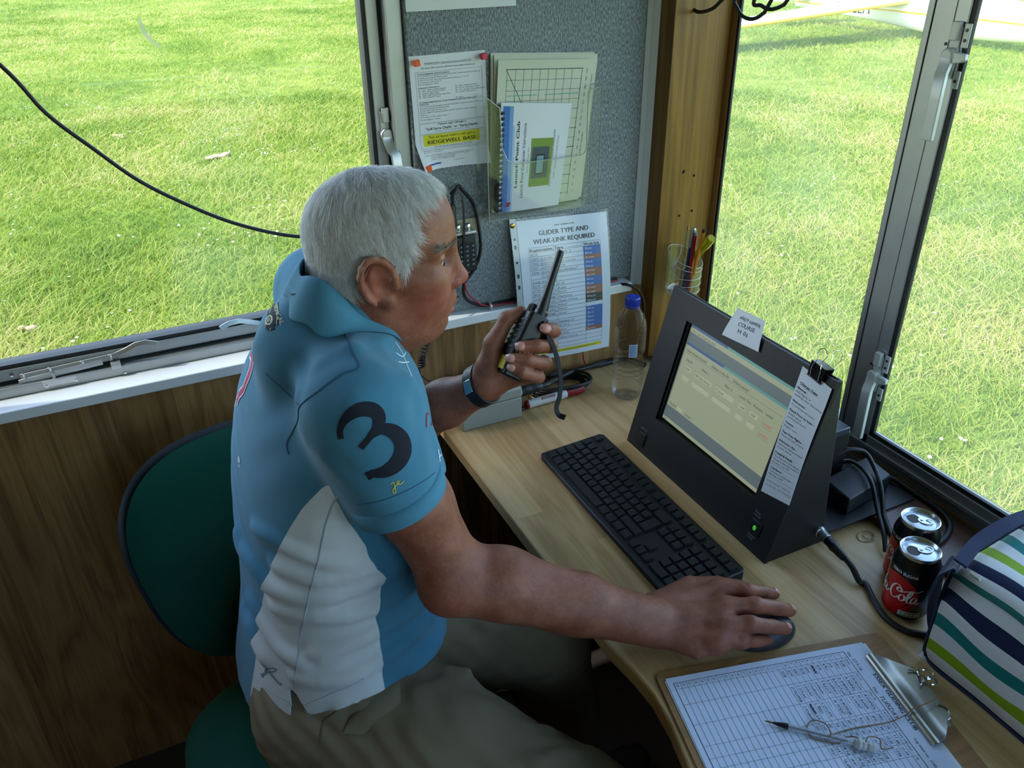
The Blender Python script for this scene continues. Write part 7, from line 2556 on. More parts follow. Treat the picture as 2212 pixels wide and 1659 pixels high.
for s_ in (-1, 1):
    ln = np.full(len(BV), 1e9)
    A_, B2 = np.array([0.094, 0.014 * s_, 0.037]), np.array([0.074, 0.054 * s_, 0.039])
    tt_ = np.clip(((L_ - A_) @ (B2 - A_)) / ((B2 - A_) @ (B2 - A_)), 0, 1)
    dd = np.linalg.norm((L_ - A_ - tt_[:, None] * (B2 - A_)) * np.array([1, 1, 1.5]), axis=1)
    idx = np.nonzero(dd < 0.0095)[0]
    if len(idx):
        strands('eyebrow', idx, 230, 0.006, 0.011, 0.0010, BROW, lambda P, s_=s_: np.tile(np.array([-0.5, 0.8 * s_, 0.25]), (len(P), 1)), 0.25, 0.00020)

# ---- polo shirt
def loft(nodes):
    """stack of turned ellipses: z, cx, cy, half depth, half width, turn"""
    nd = np.array(nodes, float)
    nd = nd[np.argsort(nd[:, 0])]
    c = np.array([nd[:, 1].mean(), nd[:, 2].mean(), (nd[0, 0] + nd[-1, 0]) / 2])
    R = (nd[-1, 0] - nd[0, 0]) / 2 + max(nd[:, 3].max(), nd[:, 4].max()) + 0.05
    def sm(z, col):
        return np.interp(z, nd[:, 0], nd[:, col])
    zz = np.linspace(nd[0, 0], nd[-1, 0], 200)
    ker = np.exp(-0.5 * (np.arange(-25, 26) / 11.0) ** 2); ker /= ker.sum()
    tab = []
    for col in range(1, 6):
        y = np.interp(zz, nd[:, 0], nd[:, col])
        tab.append(np.convolve(np.pad(y, 25, mode='edge'), ker, mode='valid'))
    def f(p):
        z = p[:, 2]
        cx, cy, a, b, r = [np.interp(z, zz, tb) for tb in tab]
        dx, dy = p[:, 0] - cx, p[:, 1] - cy
        cr, sr = np.cos(r), np.sin(r)
        x, y = dx * cr + dy * sr, -dx * sr + dy * cr
        e = 2.35
        k = (np.abs(x / a) ** e + np.abs(y / b) ** e) ** (1 / e)
        d = (k - 1) * np.minimum(a, b)
        return np.maximum(d, np.maximum(z - nd[-1, 0], nd[0, 0] - z))
    return f, c, R
S = Field()
tors = [(0.560, 0.152, 1.000, 0.164, 0.214, 0.06), (0.66, 0.168, 1.005, 0.152, 0.202, 0.06), (0.75, 0.178, 1.010, 0.146, 0.190, 0.06), (0.85, 0.180, 1.015, 0.142, 0.186, 0.06), (0.95, 0.188, 1.020, 0.135, 0.192, 0.06),
        (1.04, 0.202, 1.025, 0.122, 0.196, 0.06), (1.10, 0.212, 1.025, 0.104, 0.170, 0.06), (1.135, 0.216, 1.025, 0.078, 0.120, 0.05), (1.155, 0.218, 1.020, 0.056, 0.080, 0.05)]
f_, c_, R_ = loft(tors)
S.ops.append(('u', f_, c_, R_, 0.0))
S.cap(RS + np.array([-0.004, 0.01, 0.0]), NECK0 + np.array([-0.004, -0.03, 0.026]), 0.062, 0.044, k=0.05)
S.cap(LS + np.array([-0.004, -0.01, 0.0]), NECK0 + np.array([-0.004, 0.03, 0.026]), 0.062, 0.044, k=0.05)
NAX = np.array([0.70, 0, 0.714]); CNK = np.array([0.224, 1.010, 1.172])
S.cap(CNK - NAX * 0.06, CNK - NAX * 0.005, 0.072, 0.068, k=0.03)
S.cap(CNK + np.array([0.016, -0.010, 0]) - NAX * 0.004, CNK + np.array([0.016, -0.010, 0]) + NAX * 0.12, 0.0560, 0.080, k=0.006, op='s')
S.cap(CNK + np.array([-0.020, -0.022, -0.014]) - NAX * 0.05, CNK + np.array([-0.020, -0.022, -0.014]), 0.060, 0.058, k=0.03)
def sleeve(S_, sh, el, t1, r0, r1, hemdir=None):
    a = sh
    b = sh + (el - sh) * t1
    ax = (b - a) / np.linalg.norm(b - a)
    ax2 = ax if hemdir is None else np.array(hemdir) / np.linalg.norm(hemdir)
    ext = b + ax * 0.05
    L2 = float((ext - a) @ (ext - a))
    Lb = np.linalg.norm(b - a) / np.linalg.norm(ext - a)
    def f(p):
        t = np.clip(((p - a) @ (ext - a)) / L2, 0, 1)
        d = np.linalg.norm(p - a - t[:, None] * (ext - a), axis=1) - (r0 + (r1 - r0) * np.minimum(t / Lb, 1.2))
        return np.maximum(d, (p - b) @ ax2)
    S_.ops.append(('u', f, (a + b) / 2, np.linalg.norm(b - a) / 2 + max(r0, r1) + 0.03, 0.030))
    return b, ax2
SBR, axR = sleeve(S, RS + np.array([0.0, -0.004, -0.004]), np.array((0.2327,0.8027,0.9729)), 0.82, 0.067, 0.0605, (0.30, -0.11, -0.95))
SBL, axL = sleeve(S, LS, LE, 0.66, 0.068, 0.064)
# hollow ends
for b, ax, el in ((SBR, axR, RE), (SBL, axL, LE)):
    S.cap(b - ax * 0.012, b + ax * 0.06, 0.052, 0.052, k=0.003, op='s')
# folds: soft ridges across the side, the shoulder and under the arm
def ridge(pts, r_, k=0.012, op='u'):
    P_ = smooth_path(pts, 4)
    for a, b in zip(P_[:-1], P_[1:]):
        S.cap(tuple(a), tuple(b), r_, r_, k, op)
def on_torso(theta, z, off=0.0):
    """point on the shirt body at an angle (degrees, 0 = front, -90 = his right side) and height"""
    o_ = np.array([0, 0, 0.0])
    nd = np.array(tors)[::-1]
    nd = nd[np.argsort(nd[:, 0])]
    cx, cy, a, b, r = [np.interp(z, nd[:, 0], nd[:, j]) for j in range(1, 6)]
    th = math.radians(theta)
    x, y = math.cos(th), math.sin(th)
    s_ = 1.0 / ((abs(x) / a) ** 2.35 + (abs(y) / b) ** 2.35) ** (1 / 2.35) + off
    x, y = x * s_, y * s_
    return (cx + x * math.cos(r) - y * math.sin(r), cy + x * math.sin(r) + y * math.cos(r), z)
for z0_, z1_, a0_, a1_, w_ in ((0.885, 0.872, -135, -50, 0.010), (0.840, 0.862, -150, -70, 0.009), (0.800, 0.840, -140, -45, 0.009), (0.752, 0.800, -120, -55, 0.009), (0.70, 0.752, -130, -50, 0.008), (0.92, 0.905, -150, -90, 0.007), (0.655, 0.690, -110, -60, 0.008), (0.77, 0.73, -170, -125, 0.009), (0.86, 0.84, 178, -140, 0.008), (0.72, 0.70, 175, -150, 0.009)):
    if a0_ > 90:
        a0_ -= 360
    ridge([on_torso(a0_ + (a1_ - a0_) * j / 4, z0_ + (z1_ - z0_) * j / 4 + 0.006 * math.sin(j * 1.8 + z0_ * 40), -w_ * 0.42) for j in range(5)], w_, 0.013)
for a, b, r_ in ((NECK0 + np.array([-0.01, -0.085, 0.045]), RS + np.array([0.005, 0.030, 0.066]), 0.010), (NECK0 + np.array([-0.045, -0.070, 0.030]), RS + np.array([-0.030, 0.03, 0.052]), 0.010), (NECK0 + np.array([-0.06, -0.05, 0.02]), RS + np.array([-0.060, 0.035, 0.018]), 0.010),
                 (RS + np.array([-0.02, -0.045, 0.035]), RS + np.array([0.045, -0.05, -0.09]), 0.010), (RS + np.array([-0.045, -0.03, -0.02]), RS + np.array([0.02, -0.05, -0.12]), 0.010), (RS + np.array([0.05, -0.02, 0.03]), RS + np.array([0.085, -0.02, -0.10]), 0.012)):
    S.cap(a, b, r_, r_ * 0.8, k=0.020)
# hem: cut on a slope over the hips, with a slit at the side seam
S.plane((0.06, 0.85, 0.634), (0.16, -0.52, -1.0), 0.003)
slit = np.array(on_torso(-104, 0.66))
f_w = lambda p: np.maximum(np.abs((p[:, 0] - 0.056) * 0.97 + (p[:, 2] - 0.672) * 0.10) - 0.30 * np.maximum(0.0, 0.674 - p[:, 2]) * (p[:, 1] < 0.92), np.where(p[:, 2] < 0.672, -1, 1) * 0.02)
S.ops.append(('s', lambda p: np.where((p[:, 2] < 0.676) & (p[:, 1] < 0.92), np.abs(p[:, 0] - 0.058 - (0.676 - p[:, 2]) * 0.10) - 0.28 * (0.676 - p[:, 2]), 0.02), np.array([0.058, 0.84, 0.65]), 0.09, 0.0))
S.chain([(0.165, 1.0, 0.50), (0.165, 1.0, 0.60)], [0.10, 0.11], k=0.02, op='s')
def cloth_warp(p):
    x, y, z = p.T
    return 0.0006 * np.sin(z * 61 + 9 * np.sin(x * 13 + z * 5) + 7 * np.sin(y * 17 - z * 9))
SV, SQ = S.mesh(0.0040, cloth_warp)
# side panel: angle window that widens to the hem
def th_of(P):
    nd = np.array(tors)
    nd = nd[np.argsort(nd[:, 0])]
    cx, cy, r = [np.interp(P[:, 2], nd[:, 0], nd[:, j]) for j in (1, 2, 5)]
    return np.degrees(np.arctan2(P[:, 1] - cy, P[:, 0] - cx) - r)
th_ = th_of(SV)
th_ = np.where(th_ > 90, th_ - 360, th_)
zt = SV[:, 2]
tb, tf = np.interp(zt, [0.60, 0.70, 0.80, 0.90, 0.98, 1.04], [-166, -162, -150, -134, -120, -106]), np.interp(zt, [0.60, 0.70, 0.80, 0.90, 0.98, 1.04], [-90, -92, -93, -84, -82, -100])
sxd = (SBR - RS) / np.linalg.norm(SBR - RS)
slv = (SV - RS) @ sxd
dax = np.linalg.norm(SV - RS - np.outer(np.clip(slv, 0, 0.3), sxd), axis=1)
onsl = (dax < 0.082) & (zt > 0.93)
pan = np.minimum(th_ - tb, tf - th_) * 0.0028
pan = np.minimum(pan, dax - 0.0725)
pan = np.minimum(pan, 1.035 - zt)
# mirrored panel on the far side
th2 = np.where(th_ < -180, th_ + 360, th_)
pan2 = np.minimum(th2 - 70, 140 - th2) * 0.0028
pan = np.maximum(pan, np.where(SV[:, 1] > 1.1, np.minimum(pan2, 1.02 - zt), -1))
t = NT('polo_pique')
v = t.coords()
w1_ = t.noise(v, 900, 2.0)
at = t.n('ShaderNodeAttribute'); at.attribute_name = 'panel'
msk = t.math('GREATER_THAN', at.outputs['Fac'], 0.0)
f3 = t.noise(v, 14, 3.0)
blue = t.mix(f3, srgb(58, 112, 138), srgb(72, 128, 154))
whit = t.mix(f3, srgb(196, 204, 206), srgb(212, 218, 220))
SHIRT = t.done(t.bsdf(t.mix(msk, blue, whit), 0.85, 0, 0.2, t.bump(w1_, 0.2, 0.0008), Sheen_Weight=0.15))
shirt = grid_mesh('polo_shirt', SV, SQ, SHIRT, man, {'panel': pan}, relax=2)
SV2 = np.zeros(len(SV) * 3, np.float32); shirt.data.vertices.foreach_get('co', SV2)
sbvh = BVHTree.FromPolygons([tuple(v) for v in SV2.reshape(-1, 3)], [tuple(q) for q in SQ])

def decal(origin, direction, up, lift=0.0008):
    """mapping that drops flat artwork onto the shirt along a direction"""
    d = Vector(direction).normalized()
    u_ = Vector(up)
    u_ = (u_ - d * u_.dot(d)).normalized()
    r_ = d.cross(u_)
    o_ = Vector(origin)
    def f(u, v, n):
        q = o_ + r_ * u + u_ * v - d * 0.25
        hit = sbvh.ray_cast(q, d, 0.6)
        if hit[0] is None:
            return o_ + r_ * u + u_ * v
        return hit[0] - d * (lift + n * 0.5)
    return f
SEAM = plain('seam_dark_blue', srgb(38, 84, 112), 0.9)  # seam lines in a darker blue than the cloth
SEAMW = plain('seam_grey', srgb(160, 172, 178), 0.9)
def seam(pts, d, r_=0.0011, mat_=None, name='seam', n=8):
    out_ = []
    for p in smooth_path(pts, n):
        hit = sbvh.ray_cast(Vector(p) - Vector(d) * 0.15, Vector(d), 0.4)
        if hit[0] is not None:
            out_.append(hit[0])
    if len(out_) > 2:
        m_ = MB().tube(out_, r_, 6)
        return m_.build(name, mat_ or SEAM, shirt)
VD = Vector((0.15, 0.85, -0.50)).normalized()
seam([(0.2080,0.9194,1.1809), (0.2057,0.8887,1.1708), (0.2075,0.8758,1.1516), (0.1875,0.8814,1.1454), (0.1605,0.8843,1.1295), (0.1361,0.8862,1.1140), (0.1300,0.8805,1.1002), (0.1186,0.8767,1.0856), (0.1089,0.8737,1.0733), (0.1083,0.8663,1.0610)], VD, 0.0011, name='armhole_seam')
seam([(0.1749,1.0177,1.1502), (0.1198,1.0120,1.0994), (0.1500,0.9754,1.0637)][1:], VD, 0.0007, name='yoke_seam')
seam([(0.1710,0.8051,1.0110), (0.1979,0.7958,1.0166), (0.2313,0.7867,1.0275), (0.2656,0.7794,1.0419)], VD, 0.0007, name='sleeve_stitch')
seam([(0.1509,0.8179,1.0161), (0.1310,0.8074,0.9843), (0.1216,0.8360,0.9213), (0.1040,0.8599,0.8446), (0.0855,0.8577,0.7864), (0.0692,0.8613,0.7187), (0.0589,0.8467,0.6877)], VD, 0.0013, SEAMW, 'side_seam')
seam([(0.0002,0.8715,0.6827), (0.0226,0.8554,0.6739), (0.0492,0.8390,0.6679)], VD, 0.0006, SEAMW, 'hem_stitch')
seam([(0.0647,0.8307,0.6666), (0.1081,0.8229,0.6871), (0.1512,0.8145,0.7064)], VD, 0.0006, SEAMW, 'hem_stitch')

# the figure on the sleeve
NAVYF = plain('navy_felt', srgb(20, 26, 40), 0.95, bump=0.2, scale=600)
dm = decal((0.2055,0.8295,1.0762), VD, (0.0, 0.5, 1.0))
s = Sheet(1, 1, [NAVYF], dm, nu=0)
k = 0.000172
cv = lambda pts: [((x - 1180) * k, (1220 - y) * k) for x, y in pts]
stroke(s, cv([(962, 1142), (968, 1085), (1010, 1025), (1080, 988), (1150, 982), (1212, 1010), (1232, 1065), (1205, 1120), (1150, 1170), (1072, 1232)]), lambda t_, d: (0.0068 + 0.0105 * math.sin(math.pi * min(1, max(0, (t_ - 0.12) / 0.80))) ** 1.3 * (1 if t_ < 0.78 else 0.75)), 0, 0.0012, 8)
stroke(s, cv([(1150, 1165), (1225, 1138), (1300, 1168), (1350, 1240), (1345, 1325), (1290, 1390), (1210, 1425), (1140, 1425), (1100, 1420)]), lambda t_, d: (0.0080 + 0.0125 * math.sin(math.pi * min(1, max(0, t_ * 1.05))) ** 1.2), 0, 0.0014, 8)
stroke(s, cv([(1092, 1400), (1100, 1425), (1110, 1450)]), lambda t_, d: 0.010, 0, 0.0013, 4)
s.build('sleeve_number', shirt, smooth=80)
# yellow stitched initial on the sleeve hem
dm = decal((0.2161,0.7966,1.0316), VD, (0.0, 0.5, 1.0))
s = Sheet(1, 1, [plain('yellow_thread', srgb(206, 190, 74), 0.8)], dm, nu=0)
yk = 0.000175
cy_ = lambda pts: [((x - 1310) * yk, (1480 - y) * yk) for x, y in pts]
stroke(s, cy_([(1280, 1460), (1300, 1455), (1302, 1490), (1300, 1525), (1288, 1530), (1284, 1510), (1305, 1485), (1330, 1470), (1338, 1458), (1326, 1455), (1322, 1470), (1345, 1478), (1370, 1462)]), lambda t_, d: 0.0011, 0, 0.0008, 5)
s.build('stitched_initial', shirt, smooth=80)
# dark crest on the back of the shoulder
dm = decal((0.1512,1.0383,1.1652), (0.35, 0.80, -0.48), (-0.32, 0.1, 1.0))
s = Sheet(1, 1, [plain('crest_dark', srgb(26, 30, 44), 0.9), plain('crest_cream', srgb(196, 194, 160), 0.8)], dm, nu=0)
ck = 0.00020
cc_ = lambda pts: [((x - 545) * ck, (390 - y) * ck) for x, y in pts]
stroke(s, cc_([(560, 300), (545, 350), (540, 400), (525, 440), (520, 480)]), lambda t_, d: 0.0150 * (0.5 + 0.5 * math.sin(math.pi * t_)), 0, 0.0006, 6)
stroke(s, cc_([(590, 315), (585, 370), (580, 420), (560, 460)]), lambda t_, d: 0.0090, 0, 0.0006, 6)
stroke(s, cc_([(495, 425), (520, 460), (555, 468)]), lambda t_, d: 0.0080, 0, 0.0006, 6)
ring_ = [(525 + 26 * math.cos(a), 410 + 30 * math.sin(a)) for a in [2 * math.pi * j / 16 for j in range(17)]]
stroke(s, cc_(ring_), lambda t_, d: 0.0020, 1, 0.0010, 4)
s.text('BENGAL', 0.0050, 0.014, 0.0062, 1, rot=-1.40, bold=0.06, lift=0.0012)
s.text('07', -0.0075, -0.0060, 0.0060, 1, rot=-0.2, bold=0.06, lift=0.0012)
for pts in ([(550, 300), (530, 360)], [(600, 335), (606, 400)], [(500, 400), (488, 450)], [(600, 380), (575, 470)], [(530, 470), (515, 485)]):
    stroke(s, cc_(pts), lambda t_, d: 0.0010, 1, 0.0011, 4)
s.build('shoulder_crest', shirt, smooth=80)
# pink and white number at the edge of the back
dm = decal((0.0926,1.0818,1.0681), (0.75, 0.55, -0.35), (0, 0, 1))
s = Sheet(1, 1, [plain('back_white', srgb(214, 216, 218), 0.8), plain('back_pink', srgb(176, 40, 84), 0.8)], dm, nu=0)
curve_ = [(-0.004, 0.034), (0.012, 0.030), (0.020, 0.012), (0.014, -0.010), (-0.002, -0.026), (-0.012, -0.040)]
stroke(s, curve_, lambda t_, d: 0.0150, 0, 0.0006, 6)
stroke(s, curve_, lambda t_, d: 0.0095, 1, 0.0011, 6)
s.build('back_number', shirt, smooth=80)
# small white mark on the back flank
dm = decal((0.0451,0.9991,0.9813), (0.62, 0.66, -0.42), (0, 0.2, 1))
s = Sheet(1, 1, [plain('white_thread', srgb(190, 206, 214), 0.8)], dm, nu=0)
for a in range(9):
    stroke(s, [(-0.005 + 0.0012 * a, 0.002), (-0.0035 + 0.0010 * a, 0.006 + 0.002 * math.sin(a)), (0.0005 * a - 0.002, 0.011)], lambda t_, d: 0.0011, 0, 0.0006, 4)
s.text('HYPE', -0.0055, -0.0045, 0.0036, 0, bold=0.05)
s.build('flank_mark', shirt, smooth=80)
# crossed knives stitched near the hem
dm = decal((0.0273,0.8691,0.6994), VD, (0.0, 0.5, 1.0))
s = Sheet(1, 1, [plain('blue_thread', srgb(70, 124, 160), 0.8)], dm, nu=0)
kk = 0.00024
ck_ = lambda pts: [((x - 800) * kk, (1265 - y) * kk) for x, y in pts]
for pts in ([(750, 1203), (775, 1205), (800, 1228), (790, 1240), (765, 1232), (750, 1203)], [(860, 1235), (830, 1230), (800, 1240), (775, 1255), (800, 1258), (835, 1252), (860, 1235)],
            [(805, 1250), (830, 1290), (850, 1318), (866, 1322), (864, 1332), (848, 1330), (828, 1300), (800, 1262)], [(790, 1245), (765, 1275), (748, 1290), (738, 1288), (740, 1300), (748, 1306), (752, 1294), (772, 1280), (796, 1256)]):
    stroke(s, ck_(pts), lambda t_, d: 0.0011, 0, 0.0006, 4)
s.build('crossed_knives', shirt, smooth=80)
# lettering down the chest
dm = decal((0.2959,0.8675,1.0023), (0.05, 0.86, -0.5), (0.0, 0.5, 1.0))
s = Sheet(1, 1, [plain('white_thread', srgb(190, 206, 214), 0.8), plain('red_thread', srgb(150, 36, 56), 0.8)], dm, nu=0)
s.text('AS', -0.012, -0.002, 0.0150, 0, rot=0.35)
s.text('P', 0.002, -0.030, 0.0130, 0, rot=0.35)
stroke(s, [(-0.024, 0.046), (-0.019, 0.062), (-0.010, 0.054), (-0.014, 0.046), (-0.006, 0.050)], lambda t_, d: 0.0018, 1, 0.0008, 5)
s.build('chest_lettering', shirt, smooth=80)
dm = decal((0.2783,0.9583,1.0934), (0.0, 0.86, -0.5), (0.0, 0.5, 1.0))
s = Sheet(1, 1, [plain('white_thread', srgb(190, 206, 214), 0.8)], dm, nu=0)
for pts in ([(-0.006, 0.034), (0.002, 0.018), (0.004, 0.0), (0.008, -0.02)], [(-0.012, 0.020), (0.0, 0.014), (0.012, 0.020)], [(-0.014, 0.008), (-0.002, 0.006), (0.012, 0.006)]):
    stroke(s, pts, lambda t_, d: 0.0016, 0, 0.0008, 5)
s.build('placket_print', shirt, smooth=80)

# collar: folded band round the neck, open in front
mb = MB()
vs, fs = [], []
nax = Vector(tuple(NAX)); cN = Vector(tuple(CNK))
fold = [(0.1785,0.9880,1.2406), (0.1861,0.9620,1.2485), (0.1987,0.9450,1.2449), (0.2185,0.9340,1.2218), (0.2410,0.9360,1.1794), (0.2648,0.9500,1.1344)]
edge = [(0.1610,0.9900,1.2129), (0.1639,0.9520,1.2208), (0.1816,0.9220,1.2198), (0.1970,0.9080,1.1939), (0.2222,0.9180,1.1679), (0.2640,0.9450,1.1286)]
MIR = lambda p: (p[0], 2 * 0.987 - p[1], p[2])
fold = [MIR(p) for p in fold[:0:-1]] + fold
edge = [MIR(p) for p in edge[:0:-1]] + edge
fold, edge = smooth_path(fold, 5), smooth_path(edge, 5)
NA, NB = len(fold) - 1, 10
Pc = [[None] * (NB + 1) for _ in range(NA + 1)]
need = np.zeros((NA + 1, NB + 1))
rads = []
for i in range(NA + 1):
    f0, e0 = fold[i], edge[i]
    rad_ = (f0 - cN); rad_ = (rad_ - nax * rad_.dot(nax)).normalized()
    rads.append(rad_)
    inn = f0 - nax * 0.030 - rad_ * 0.003
    up_ = (nax + rad_ * 0.375).normalized()
    for j in range(NB + 1):
        u = j / NB
        if u < 0.3:
            Pc[i][j] = inn.lerp(f0, u / 0.3) - rad_ * (0.002 * math.sin(math.pi * u / 0.3))
            continue
        w_ = (u - 0.3) / 0.7
        p = f0.lerp(e0, w_) + (rad_ * 0.6 + nax * 0.5) * (0.0065 * math.sin(math.pi * w_) + 0.002)
        Pc[i][j] = p
        h_ = sbvh.ray_cast(p + up_ * 0.09, -up_, 0.18)
        if h_[0] is not None:
            n_ = (h_[0] - p).dot(up_) + 0.0040
            need[i, j] = n_ if n_ > 0 else max(-0.03, n_) * w_ ** 2
for _ in range(3):
    pad_ = np.pad(need, ((1, 1), (0, 0)), mode='edge')
    need = np.maximum(np.where(need > 0, need, -1), (pad_[:-2] + 2 * pad_[1:-1] + pad_[2:]) / 4)
for lay in (0, 1):
    for i in range(NA + 1):
        rad_ = rads[i]
        up_ = (nax + rad_ * 0.375).normalized()
        for j in range(NB + 1):
            p = Pc[i][j] + up_ * min(0.05, need[i, j])
            p = p - (rad_ * 0.7 + nax * 0.6) * (0.0020 * lay) * (1 if j >= 0.3 * NB else -1)
            vs.append(p)
w_ = (NA + 1) * (NB + 1)
for lay in (0, 1):
    for i in range(NA):
        for j in range(NB):
            a = lay * w_ + i * (NB + 1) + j
            q = (a, a + 1, a + NB + 2, a + NB + 1)
            fs.append(q if lay == 0 else q[::-1])
for i in range(NA):
    a = i * (NB + 1)
    fs.append((a, a + NB + 1, w_ + a + NB + 1, w_ + a))
    a += NB
    fs.append((a + NB + 1, a, w_ + a, w_ + a + NB + 1))
for j in range(NB):
    fs.append((j + 1, j, w_ + j, w_ + j + 1))
    a = NA * (NB + 1) + j
    fs.append((a, a + 1, w_ + a + 1, w_ + a))
mb.add(vs, fs)
BLUEC = plain('collar_blue_rib', srgb(66, 124, 150), 0.85, mottled=0.05, bump=0.1, scale=500)
col_ = mb.build('collar', BLUEC, shirt, smooth=75)
sb = col_.modifiers.new('sub', 'SUBSURF'); sb.levels = sb.render_levels = 1
# ribbed band at the end of the near sleeve
mb = MB()
sax = Vector(tuple(SBR - RS)).normalized()
hz = Vector(tuple(axR))
e1 = hz.orthogonal().normalized(); e2 = hz.cross(e1)
vs, fs = [], []
NS_ = 80
for i in range(NS_):
    ang = 2 * math.pi * i / NS_
    d_ = e1 * math.cos(ang) + e2 * math.sin(ang)
    d_p = (d_ - sax * d_.dot(sax))
    # point of the sleeve tube that lies on the hem plane in this direction
    for off, rr in ((-0.022, 0.0600), (-0.021, 0.0632), (-0.010, 0.0634), (0.0015, 0.0624), (0.0030, 0.0600), (0.0015, 0.0560), (-0.018, 0.0540)):
        q = d_ * (rr / max(0.5, d_p.length))
        vs.append(Vector(tuple(SBR)) + q + sax * off + d_ * (0.0003 * (i % 2)))
for i in range(NS_):
    for j in range(6):
        a, b = i * 7 + j, ((i + 1) % NS_) * 7 + j
        fs.append((a, b, b + 1, a + 1))
mb.add(vs, fs)
mb.build('sleeve_band', BLUEC, shirt, smooth=75)

# ---- trousers
T = Field()
T.ell((0.152, 1.0, 0.575), (0.140, 0.185, 0.125), None, 0.0)
T.cap((0.165, 0.96, 0.63), (0.170, 1.04, 0.63), 0.100, 0.100, k=0.05)
T.chain([HIPR, HIPR + 0.5 * (KNR - HIPR) + np.array([0, 0, 0.004]), KNR], [0.112, 0.100, 0.082], k=0.04)
T.chain([HIPL, HIPL + 0.5 * (KNL - HIPL) + np.array([0, 0, 0.004]), KNL], [0.112, 0.098, 0.080], k=0.04)
T.chain([KNR, KNR + 0.5 * (ANR - KNR), ANR], [0.080, 0.078, 0.068], k=0.02)
T.chain([KNL, KNL + 0.5 * (ANL - KNL), ANL], [0.078, 0.076, 0.068], k=0.02)
r3 = np.random.default_rng(5)
for hp_, kn in ((HIPR, KNR), (HIPL, KNL)):
    ax = (kn - hp_) / np.linalg.norm(kn - hp_)
    for _ in range(15):
        t_ = r3.uniform(0.28, 0.95)
        a0_ = r3.uniform(0.2, 2.4)
        e1 = np.array([-ax[1], ax[0], 0]); e1 /= np.linalg.norm(e1); e2 = np.cross(ax, e1); e2 *= np.sign(e2[2])
        rr = 0.110 - 0.030 * t_
        P_ = []
        for j in range(4):
            a = a0_ + j * r3.uniform(0.18, 0.3) + (0 if hp_ is HIPR else 0)
            P_.append(hp_ + ax * (np.linalg.norm(kn - hp_) * t_ + 0.028 * j) + (-e1 * math.cos(a) + e2 * math.sin(a)) * (rr - 0.007))
        for a, b in zip(P_[:-1], P_[1:]):
            T.cap(a, b, 0.0095, 0.0080, k=0.012)
for a in np.linspace(-0.3, 1.6, 6):
    p = np.array([0.20 + 0.04 * math.cos(a), 0.86 - 0.04 * math.sin(a), 0.625])
    T.cap(p, p + np.array([0.07, -0.06 * math.cos(a), -0.03 * math.sin(a)]), 0.010, 0.007, k=0.012)
def tw(p):
    x, y, z = p.T
    return 0.0014 * np.sin(x * 70 - y * 60 + 6 * np.sin(z * 40)) + 0.0008 * np.sin(x * 150 + z * 130)
TV, TQ = T.mesh(0.0050, tw)
t = NT('stone_cotton')
v = t.coords()
w1_ = t.noise(v, 1000, 2.0); f3 = t.noise(v, 9, 4.0)
TROUS = t.done(t.bsdf(t.mix(f3, srgb(116, 105, 84), srgb(136, 126, 102)), 0.85, 0, 0.2, t.bump(w1_, 0.25, 0.0008)))
tr_ = grid_mesh('trousers', TV, TQ, TROUS, man, relax=2)
tbvh = BVHTree.FromPolygons([tuple(v) for v in TV], [tuple(q) for q in TQ])
TSEAM = plain('trouser_seam', srgb(84, 82, 66), 0.9)
def tline(pts, d, r_, name, mat_=TSEAM):
    out_ = []
    for p in smooth_path(pts, 8):
        hit = tbvh.ray_cast(Vector(p) - Vector(d) * 0.2, Vector(d), 0.5)
        if hit[0] is not None:
            out_.append(hit[0])
    if len(out_) > 2:
        MB().tube(out_, r_, 6).build(name, mat_, tr_)
tline([(0.2008,0.8119,0.7399), (0.1570,0.8046,0.6950), (0.1046,0.7793,0.6757), (0.0777,0.7639,0.6713), (0.0651,0.7529,0.6443)], VD, 0.0013, 'side_seam')
tline([(0.1657,0.8217,0.7289), (0.1698,0.8126,0.7175), (0.1585,0.8075,0.7007)], VD, 0.0013, 'pocket_edge')
fl_p = [(0.1772,0.7643,0.7069), (0.1912,0.7438,0.7051), (0.1828,0.7267,0.6917), (0.1167,0.6995,0.6794), (0.0909,0.7032,0.6860), (0.1068,0.7246,0.6917)]
hits = []
for p in fl_p:
    h_ = tbvh.ray_cast(Vector(p) - VD * 0.2, VD, 0.5)
    hits.append((h_[0] if h_[0] is not None else Vector(p)))
mb = MB()
vs, fs = [], []
cen_ = sum(hits, Vector()) / len(hits)
rings = []
for t_ in (1.0, 0.97, 0.66, 0.33):
    for p in hits:
        q = cen_.lerp(p, t_)
        h_ = tbvh.ray_cast(q - VD * 0.2, VD, 0.5)
        q = (h_[0] if h_[0] is not None else q) - VD * (0.0003 if t_ == 1.0 else 0.0045)
        vs.append(q)
n_ = len(hits)
vs.append((tbvh.ray_cast(cen_ - VD * 0.2, VD, 0.5)[0] or cen_) - VD * 0.0045)
for r_ in range(3):
    for i in range(n_):
        fs.append((r_ * n_ + i, r_ * n_ + (i + 1) % n_, (r_ + 1) * n_ + (i + 1) % n_, (r_ + 1) * n_ + i))
for i in range(n_):
    fs.append((3 * n_ + i, 3 * n_ + (i + 1) % n_, 4 * n_))
mb.add(vs, fs)
mb.build('pocket_flap', TROUS, tr_, smooth=50)
# shoes
SHOE = plain('dark_leather_shoe', srgb(40, 34, 30), 0.5)
for an in (ANR, ANL):
    F_ = Field()
    F_.cap(an + np.array([-0.03, 0, -0.065]), an + np.array([0.16, -0.01, -0.075]), 0.042, 0.036, k=0.0)
    F_.cap(an + np.array([0, 0, 0.0]), an + np.array([0, 0, -0.05]), 0.045, 0.045, k=0.03)
    F_.plane((0, 0, 0.002), (0, 0, -1), 0.004)
    v_, q_ = F_.mesh(0.006)
    grid_mesh('shoe', v_, q_, SHOE, man)

